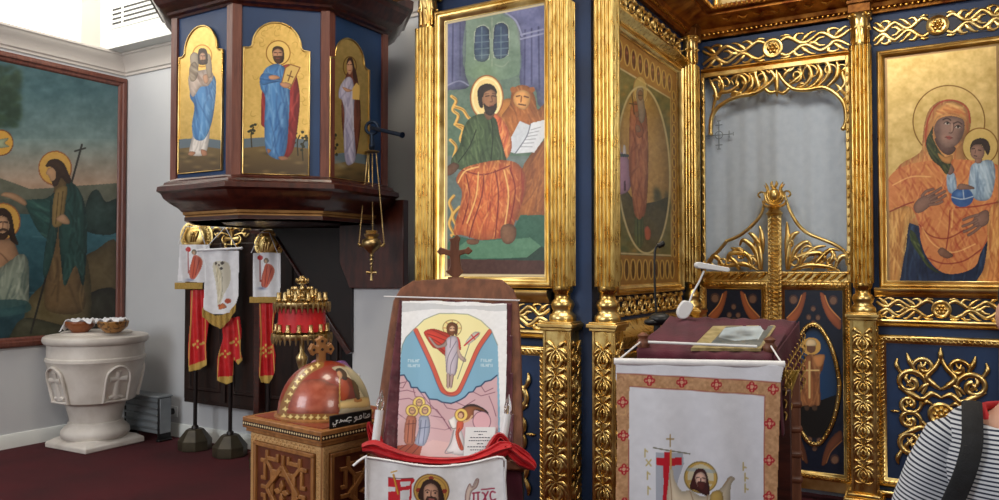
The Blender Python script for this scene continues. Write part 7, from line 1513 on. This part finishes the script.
c.poly((88, 96, 98), [(330, 290), (390, 205), (700, 170), (690, 200), (620, 290)], False); c.poly((176, 192, 202), [(380, 262), (412, 212), (650, 186), (600, 272), (470, 282)], False); c.soft((70, 76, 78), 440, 262, 60, 12, .8); c.soft((90, 98, 104), 520, 236, 60, 14, .7); c.soft((210, 222, 228), 580, 216, 40, 10, .6); c.line((210, 220, 224), 3, [(600, 275), (650, 188)], False); c.soft((60, 66, 66), 540, 250, 30, 7, .6)
c.grain(8, 3, 7); c.build('photograph', PM_PRINT, BK)
# metal rod along front
rp0, rp1 = cpt(648, 342, 2.56), cpt(757, 346.5, 2.5); rp0[2] += 0; m = MB(); m.tube([rp0, (rp0 + rp1) / 2 + ZV * .0, rp1], .0045, 8); tag(obj('book_rod', m, WHITEPL, loc=(rp0 + rp1) / 2, smooth=60), 'thin pale rod lying across the front of the maroon lectern cloth', 'rod')

def big_paint(c):
    c.grain(4, 7, 5); c.view(600, 350, 3.335)
    c.poly((206, 212, 226), [(40, 38), (620, 60), (620, 100), (40, 66)], a=.0)
    cx_ = lambda pts, hole: None
    o = [(56, 78), (330, 92), (604, 108), (598, 300), (590, 900), (40, 900), (48, 300)]; inn = [(98, 122), (330, 136), (549, 152), (548, 300), (548, 900), (94, 900), (96, 300)]
    keep = c.c.copy(); I = c.poly((196, 152, 112), o, False); c.grain(16, 2.5, 7, clip=I); Ii = c._in(c.T(inn)); c.c[Ii] = keep[Ii]
    rr_ = np.random.default_rng(5)
    for i in range(110):
        j = I[rr_.integers(len(I))]
        if j in set(): continue
        x, y = (c.U[j] - c.x0) * c.k, (c.V[j] - c.y0) * c.k; t = rr_.uniform(0, 6)
        cl = np.setdiff1d(I, Ii) if i == 0 else cl
        c.line((226, 186, 130) if i % 2 else (160, 104, 70), 2.4, [(x + 10 * math.cos(t + a), y + 10 * math.sin(t + a)) for a in (0, 1, 2, 3)], clip=cl, a=.7)
    for q in (o, inn): c.line((150, 60, 50), 3, q, False, closed=False, a=.7)
    def cross(x, y, s=1.0):
        for dx, dy in ((-10, 0), (10, 0), (0, -10), (0, 10)): c.disc((176, 28, 44), x + dx * s, y + dy * s, 9 * s, 9 * s)
        c.disc((220, 170, 140), x, y, 6 * s, 6 * s)
        for dx, dy in ((-11, 0), (11, 0), (0, -11), (0, 11)): c.disc((216, 150, 130), x + dx * s, y + dy * s, 3.2 * s, 3.2 * s)
    for x, y in ((165, 102), (273, 108), (388, 115), (507, 124), (577, 130), (76, 174), (78, 285), (80, 398), (82, 510), (565, 245), (564, 368), (564, 490)): cross(x, y)
    ar_ = []
    # flag, figure, letters
    c.poly((176, 182, 196), [(186, 340), (276, 344), (280, 380), (262, 430), (240, 520), (186, 520)], False); c.line((90, 90, 60), 3, [(178, 325), (300, 348)], False); c.poly((196, 26, 44), [(214, 340), (232, 340), (234, 360), (272, 358), (274, 384), (232, 386), (228, 440), (236, 520), (208, 520), (212, 440), (210, 384), (188, 382), (188, 358), (214, 360)], False)
    c.line((206, 160, 90), 6, [(236, 335), (236, 410)], False); c.line((160, 130, 70), 3, [(234, 282), (234, 322)], False); c.line((160, 130, 70), 3, [(222, 296), (246, 297)], False)
    c.disc((204, 170, 92), 336, 426, 54, 52); c.disc((214, 206, 176), 336, 426, 44, 43); c.ring((130, 110, 50), 3, 336, 426, 54, 52); c.line((150, 170, 190), 12, [(294, 400), (380, 404)], False, a=.6); c.line((196, 160, 84), 10, [(290, 440), (382, 442)], False, a=.8)
    c.poly((72, 34, 34), [(300, 462), (308, 430), (318, 404), (334, 396), (352, 404), (362, 436), (366, 480), (350, 486), (320, 470)]); c.poly((224, 186, 168), [(318, 424), (330, 410), (346, 412), (354, 430), (350, 456), (338, 466), (324, 452)]); c.poly((90, 44, 40), [(324, 444), (338, 440), (352, 444), (346, 468), (332, 466)]); c.lines((60, 30, 30), 2.4, [[(322, 428), (331, 426)], [(342, 428), (351, 430)], [(337, 430), (336, 442)]])
    c.poly((236, 222, 196), [(232, 412), (244, 400), (248, 430), (272, 470), (300, 470), (340, 490), (380, 476), (410, 450), (426, 424), (440, 420), (450, 430), (436, 450), (410, 560), (236, 560)]); c.line((170, 140, 110), 2.5, [(232, 412), (238, 480), (240, 560)]); c.poly((190, 160, 90), [(370, 480), (408, 474), (404, 560), (372, 560)]); c.lines((170, 140, 110), 2.5, [[(410, 452), (432, 424)], [(300, 470), (330, 560)], [(360, 484), (350, 560)]])
    GL = (196, 180, 120)
    for x, y in ((150, 345), (162, 376), (158, 420), (160, 470)): c.lines(GL, 4, [[(x - 8, y - 10), (x + 8, y + 10)], [(x + 8, y - 10), (x - 8, y + 10)]] if y == 376 else [[(x, y - 14), (x, y + 12)], [(x, y - 12), (x + 8, y - 6)]])
    for x, y in ((478, 390), (484, 426), (484, 462)): c.lines(GL, 4, [[(x, y - 14), (x, y + 12)], [(x, y), (x + 10, y + 4)]])
PBB = Pl(cpt(700, 362, 2.44) * A(1, 1, 0), (cpt(783, 364, 2.40) - cpt(617, 360, 2.50)) * A(1, 1, 0))
bb = cloth('embroidered_banner', 'large white satin banner with red crosses on a gold border, hanging before the lectern', 'banner', PBB, [(615.5, 361), (700, 362), (783, 364), (784, 366), (781, 380), (779, 440), (777, 520), (775, 640), (613, 640), (615, 520), (617, 440), (616, 380)], PM_CLOTH, nx=300, ny=330, h=0, amp=.005, fr=3, paint=big_paint, base=(230, 233, 242))
m = MB(); m.tube([PBB.p(*PBB.px(614, 361.5), -.004), PBB.p(*PBB.px(785, 364.5), -.004)], .011, 12); obj('rod', m, SATIN, bb, smooth=60)
m = MB(); l0 = PBB.p(*PBB.px(617, 361), 0); l1 = PBB.p(*PBB.px(783, 365), 0); m.tube([l0, bil(.02, .02) + ZV * .03], .003, 6); obj('cord', m, SATIN, bb); m = MB(); m.tube([l1, bil(.985, .1) + ZV * .03], .003, 6); obj('cord', m, SATIN, bb)

# book lamp clipped at the back, microphone
pc_ = cpt(685, 309, 2.99)
T = thing('reading_lamp', 'white clip on reading lamp with a flat arm, on the back edge of the lectern', 'lamp', cpt(685, 320, 2.96))
P = front(685, 2.93); m = MB()
o = [P.px(*q) for q in ((677, 310), (680, 304), (684, 300.5), (690, 302), (693, 306), (690, 313), (686, 318), (680, 318.5), (677, 315))]; m.prism(P, crom(o, True, 4), -.012, .012); obj('clip_body', m, WHITEPL, T, bevel=.004)
m = MB(); m.tube(crom([P.p(*P.px(689, 303)), P.p(*P.px(693, 293)), P.p(*P.px(699, 282)), P.p(*P.px(704, 271))]), .004, 8); obj('neck', m, WHITEPL, T, smooth=60)
m = MB(); m.prism(P, [P.px(*q) for q in ((695.5, 263), (698, 262), (727, 267.5), (729, 270), (727, 272), (697, 268), (695, 266))], -.022, .022); obj('lamp_head', m, WHITEPL, T, bevel=.003)
zm = 3.25; pm = cpt(657, 350, zm); T = thing('microphone_stand', 'black gooseneck microphone standing behind the left of the lectern', 'microphone', (pm[0], pm[1], 0)); P = front(657, zm)
m = MB(); m.tube([(pm[0], pm[1], .02), P.p(*P.px(657, 322))], .014, 10); m.lathe([(.1, 0), (.1, .015), (.03, .03), (.02, .04)], (pm[0], pm[1], 0), 24); obj('stand', m, BLACK, T, smooth=50)
m = MB(); m.ball(P.p(*P.px(660, 319)), .05, 14, (1, .8, .55)); m.ball(P.p(*P.px(652, 322)), .036, 12, (1, .8, .45)); obj('shock_mount', m, BLACK, T, smooth=60)
m = MB(); m.tube(crom([P.p(*P.px(*q)) for q in ((657, 320), (655.5, 300), (654.5, 270), (655, 252), (656.5, 247), (659, 245.5))]), .005, 8); m.tube([P.p(*P.px(658, 246)), P.p(*P.px(662, 244))], .013, 10); m.ball(P.p(*P.px(662, 244)), .014, 10); obj('gooseneck', m, BLACK, T, smooth=60)
# ================================================================== PERSON
SKIN = mat('warm_skin', (196, 146, 124), (206, 158, 136), 8, .5, 0, .05, 80); HAIR = mat('dark_brown_hair', (36, 24, 18), (52, 34, 26), 60, .5, 0, .3, 200, stretch=(1, 1, .1)); JEANS = mat('navy_trousers', (30, 36, 54), (40, 46, 66), 30, .8, 0, .1, 200); SHOE = mat('dark_shoe_leather', (30, 26, 24), None, 6, .5)
REDT = mat('red_collar_rib', (186, 34, 44), (200, 44, 52), 30, .7)
STR = bpy.data.materials.new('striped_jersey'); STR.use_nodes = True
n_ = STR.node_tree.nodes; l_ = STR.node_tree.links; b_ = n_['Principled BSDF']; at = n_.new('ShaderNodeAttribute'); at.attribute_name = 'band'
mu = n_.new('ShaderNodeMath'); mu.operation = 'FRACT'; l_.new(at.outputs['Fac'], mu.inputs[0]); gt = n_.new('ShaderNodeMath'); gt.operation = 'GREATER_THAN'; gt.inputs[1].default_value = .58; l_.new(mu.outputs[0], gt.inputs[0])
mx = n_.new('ShaderNodeMix'); mx.data_type = 'RGBA'; l_.new(gt.outputs[0], mx.inputs['Factor']); mx.inputs[6].default_value = (*lin((206, 210, 216)), 1); mx.inputs[7].default_value = (*lin((38, 46, 66)), 1); l_.new(mx.outputs[2], b_.inputs['Base Color']); b_.inputs['Roughness'].default_value = .85
pc0 = cpt(1050, 400, 1.5); pc0[2] = 0; DZ = .022; FW_ = -FH                      # the person faces the camera
turn = math.radians(-27); XR = RV * math.cos(turn) + FH * math.sin(turn); YF_ = FH * math.cos(turn) - RV * math.sin(turn)
def L3(x, y, z): return pc0 + XR * x + YF_ * y + ZV * (z - DZ * min(1, max(0, z - .3)))                # x to the right in the picture, y away
PE = thing('person', 'person in a navy and white striped shirt with red collar and black shoulder strap', 'person', pc0)
bm = bmesh.new(); sk = bm.verts.layers.skin.verify(); org = pc0
def V_(p, rx, ry=None):
    v = bm.verts.new(L3(*p) - org); v[sk].radius = (rx, ry or rx); return v
pel = V_((0, 0, .88), .125, .10); pel[sk].use_root = True
wa = V_((0, 0, 1.02), .12, .09); ch = V_((0, 0, 1.18), .14, .095); ch2 = V_((0, .005, 1.285), .115, .07); nk = V_((0, .01, 1.352), .094, .06); nk2 = V_((.0, .0, 1.415), .050, .052); hd = V_((0, -.012, 1.488), .066, .078); hd2 = V_((0, -.005, 1.56), .072, .085); hd3 = V_((0, 0, 1.605), .045, .055)
for a, b in ((pel, wa), (wa, ch), (ch, ch2), (ch2, nk), (nk, nk2), (nk2, hd), (hd, hd2), (hd2, hd3)): bm.edges.new((a, b))
for s in (-1, 1):
    sh = V_((s * .150, .0, 1.278), .036, .036); el = V_((s * .215, .01, 1.05), .036); wr = V_((s * .225, -.06, .84), .024, .02); pm_ = V_((s * .225, -.075, .77), .030, .016)
    for a, b in ((ch2, sh), (sh, el), (el, wr), (wr, pm_)): bm.edges.new((a, b))
    for k, (dx, ln) in enumerate(((-.022, .065), (-.008, .075), (.007, .07), (.021, .056))):
        f0 = V_((s * (.225 + dx * .9), -.082, .735), .009); f1 = V_((s * (.225 + dx), -.092, .735 - ln * .5), .008); f2 = V_((s * (.222 + dx), -.098 + .006, .735 - ln), .007)
        bm.edges.new((pm_, f0)); bm.edges.new((f0, f1)); bm.edges.new((f1, f2))
    t0 = V_((s * .20, -.095, .79), .011); t1 = V_((s * .195, -.115, .75), .009); bm.edges.new((wr, t0)); bm.edges.new((t0, t1))
    hp = V_((s * .09, 0, .82), .085); kn = V_((s * .10, -.01, .46), .052); an = V_((s * .10, .01, .09), .034); ft = V_((s * .11, -.11, .035), .034, .025)
    for a, b in ((pel, hp), (hp, kn), (kn, an), (an, ft)): bm.edges.new((a, b))
me = bpy.data.meshes.new('body'); bm.to_mesh(me); bm.free(); bo = link('body', me, SKIN, PE)
q = bo.modifiers.new('skin', 'SKIN'); q.use_smooth_shade = True; q = bo.modifiers.new('sub', 'SUBSURF'); q.levels = 2; q.render_levels = 2
def loft(name, secs, mt, parent, pitch=.0082, n=48, cap=False):      # secs: (center, half width, half depth, axis x, axis y, front drop)
    V = []; B = []; dist = 0; prev = None
    for c_, rx, ry, ax, ay, dp in secs:
        c_ = A(*c_)
        if prev is not None: dist += np.linalg.norm(c_ - prev)
        prev = c_
        for j in range(n):
            t = 2 * PI * j / n; fy_ = max(0, -math.sin(t)); cc2 = math.copysign(abs(math.cos(t)) ** .85, math.cos(t)); p = c_ + ax * rx * cc2 + ay * ry * math.sin(t) - ZV * dp * fy_ ** 1.3
            V.append(p); B.append((dist - dp * fy_ ** 1.3) / pitch)
    k = len(secs); mb = MB(); mb.add(V, [(i * n + j, i * n + (j + 1) % n, (i + 1) * n + (j + 1) % n, (i + 1) * n + j) for i in range(k - 1) for j in range(n)])
    o = obj(name, mb, mt, parent, smooth=80, solid=.003); a = o.data.attributes.new('band', 'FLOAT', 'POINT'); a.data.foreach_set('value', B); return o
def dens(S, m_=6):                                                   # smooth resampling of sections
    out = []
    for i in range(len(S) - 1):
        a, b, c_, d = S[max(i - 1, 0)], S[i], S[i + 1], S[min(i + 2, len(S) - 1)]
        for j in range(m_):
            t = j / m_; f = lambda p, q_, r_, s_: .5 * ((2 * q_) + (r_ - p) * t + (2 * p - 5 * q_ + 4 * r_ - s_) * t * t + (3 * q_ - p - 3 * r_ + s_) * t ** 3)
            out.append([f(a[k], b[k], c_[k], d[k]) for k in range(len(b))])
    return out + [list(S[-1])]
S = dens([(0, .86, .172, .125, 0), (0, .98, .165, .118, 0), (0, 1.10, .176, .122, 0), (0, 1.2, .196, .125, 0), (0, 1.25, .196, .115, .0), (.005, 1.308, .180, .098, .010), (.010, 1.336, .156, .088, .028), (.012, 1.340, .130, .082, .055), (.012, 1.338, .112, .080, .070)])
SHT = loft('shirt', [(L3(0, s[0], s[1]), s[2], s[3], XR, YF_, s[4]) for s in S], STR, PE)
m = MB(); s = S[-1]; ring = []
for j in range(40):
    t = 2 * PI * j / 40; fy_ = max(0, -math.sin(t)); ring.append(L3(0, s[0], s[1]) + XR * s[2] * math.copysign(abs(math.cos(t)) ** .85, math.cos(t)) + YF_ * s[3] * math.sin(t) - ZV * (s[4] * fy_ ** 1.3))
m.tube(ring + ring[:1], .009, 8, False); cl = obj('collar', m, REDT, SHT, smooth=80)
for sg in (-1, 1):
    p0 = A(sg * .130, .005, 1.305); ps = [p0, A(sg * .165, .0, 1.275), A(sg * .188, 0, 1.205), A(sg * .212, .005, 1.13), A(sg * .234, .01, 1.05), A(sg * .238, .01, 1.01)]; rr_ = [.03, .052, .062, .063, .062, .063]
    T_ = []
    for i, p in enumerate(ps):
        d = ps[min(i + 1, 5)] - ps[max(i - 1, 0)]; d /= np.linalg.norm(d); dw = XR * d[0] + YF_ * d[1] + ZV * d[2]; ay = np.cross(dw, XR); ay /= np.linalg.norm(ay); ax = np.cross(ay, dw)
        T_.append((L3(*p), rr_[i], rr_[i] * .95, ax, ay, 0))
    D_ = []
    for i in range(5):
        for j in range(5):
            t = j / 5; D_.append(tuple(T_[i][k] * (1 - t) + T_[i + 1][k] * t if k < 5 else 0 for k in range(6)))
    D_.append(T_[5]); sv = loft('sleeve', D_, STR, SHT, n=32)
# trousers and shoes
for nm, mt, parts in (('trousers', JEANS, None),):
    bm = bmesh.new(); sk = bm.verts.layers.skin.verify(); pel = V_((0, 0, .92), .145, .115); pel[sk].use_root = True
    for s in (-1, 1):
        hp = V_((s * .09, 0, .80), .10); kn = V_((s * .10, -.01, .46), .07); an = V_((s * .10, .01, .1), .058)
        for a, b in ((pel, hp), (hp, kn), (kn, an)): bm.edges.new((a, b))
    me = bpy.data.meshes.new(nm); bm.to_mesh(me); bm.free(); o = link(nm, me, mt, PE); q = o.modifiers.new('skin', 'SKIN'); q.use_smooth_shade = True; q = o.modifiers.new('sub', 'SUBSURF'); q.levels = 2; q.render_levels = 2
for s in (-1, 1):
    m = MB(); c_ = L3(s * .105, -.05, 0); m.ball(c_ + ZV * .045, .05, 16, (1, 1, .9)); m.ball(L3(s * .11, -.13, .035), .045, 16, (1, 1, .75)); m.ball(L3(s * .10, .03, .045), .042, 16, (1, 1, 1)); obj('shoe', m, SHOE, PE, smooth=80)
# head details
m = MB(); m.ball(L3(.004, .012, 1.565), .086, 24, (1, 1, 1.05)); m.ball(L3(.004, .035, 1.50), .060, 18, (1, 1, 1.1)); obj('hair', m, HAIR, PE, smooth=80)
m = MB(); m.tube([L3(0, -.088, 1.53), L3(0, -.108, 1.505), L3(0, -.098, 1.495)], [.007, .013, .008], 10); obj('nose', m, SKIN, PE, smooth=80)
for s in (-1, 1):
    m = MB(); m.ball(L3(s * .028, -.078, 1.532), .0095, 12); e_ = obj('eye', m, WHITEPL, PE, smooth=80); m = MB(); m.ball(L3(s * .028, -.0855, 1.532), .004, 8); obj('pupil', m, BLACK, e_, smooth=80)
    m = MB(); m.ball(L3(s * .078, .0, 1.525), .02, 12, (.5, 1, 1.4)); obj('ear', m, SKIN, PE, smooth=80)
m = MB(); m.tube([L3(-.022, -.086, 1.475), L3(0, -.095, 1.473), L3(.022, -.086, 1.475)], [.003, .006, .003], 8); obj('mouth', m, mat('lip', (160, 90, 84), None, 5, .5), PE, smooth=80)
# bag strap over the shoulder, running down to the armpit, and the bag behind
BP = thing('backpack', 'black bag worn on the back, its wide strap over the striped shoulder', 'bag', L3(0, .2, .95))
def strap(sg):
    pts = [L3(sg * .10, .125, 1.22), L3(sg * .115, .10, 1.29), L3(sg * .126, .05, 1.336), L3(sg * .130, .0, 1.346), L3(sg * .134, -.055, 1.330), L3(sg * .138, -.094, 1.285), L3(sg * .150, -.106, 1.235), L3(sg * .168, -.100, 1.18), L3(sg * .184, -.088, 1.135), L3(sg * .192, -.05, 1.09), L3(sg * .18, .03, 1.05), L3(sg * .12, .11, 1.02)]
    Q = crom(pts, False, 6); V = []
    for i, p in enumerate(Q):
        t = Q[min(i + 1, len(Q) - 1)] - Q[max(i - 1, 0)]; t /= np.linalg.norm(t)
        sd = XR * (1 if i < 54 else .3) + YF_ * (0 if i < 48 else sg * .7 * min(1, (i - 48) / 8)); sd = sd - t * (t @ sd); sd /= np.linalg.norm(sd); nrm_ = np.cross(t, sd); w_ = .018 if i < 50 else .014
        for a, b in ((-1, -.2), (-1, .5), (-.7, 1), (.7, 1), (1, .5), (1, -.2)): V.append(p + sd * a * w_ + nrm_ * b * .006)
    mb = MB(); n = 6; mb.add(V, [(i * n + j, i * n + (j + 1) % n, (i + 1) * n + (j + 1) % n, (i + 1) * n + j) for i in range(len(Q) - 1) for j in range(n)]); obj('shoulder_strap', mb, mat('black_strap_webbing', (16, 17, 20), (24, 26, 30), 60, .8, 0, .2, 300), BP, smooth=60)
strap(-1); strap(1)
m = MB(); V = [L3(x, y, z) for x in (-.12, .10) for y in (.135, .21) for z in (.86, 1.22)]; m.add(V, [(0, 1, 3, 2), (4, 6, 7, 5), (0, 4, 5, 1), (2, 3, 7, 6), (0, 2, 6, 4), (1, 5, 7, 3)]); obj('bag_body', m, BLACK, BP, bevel=.03)
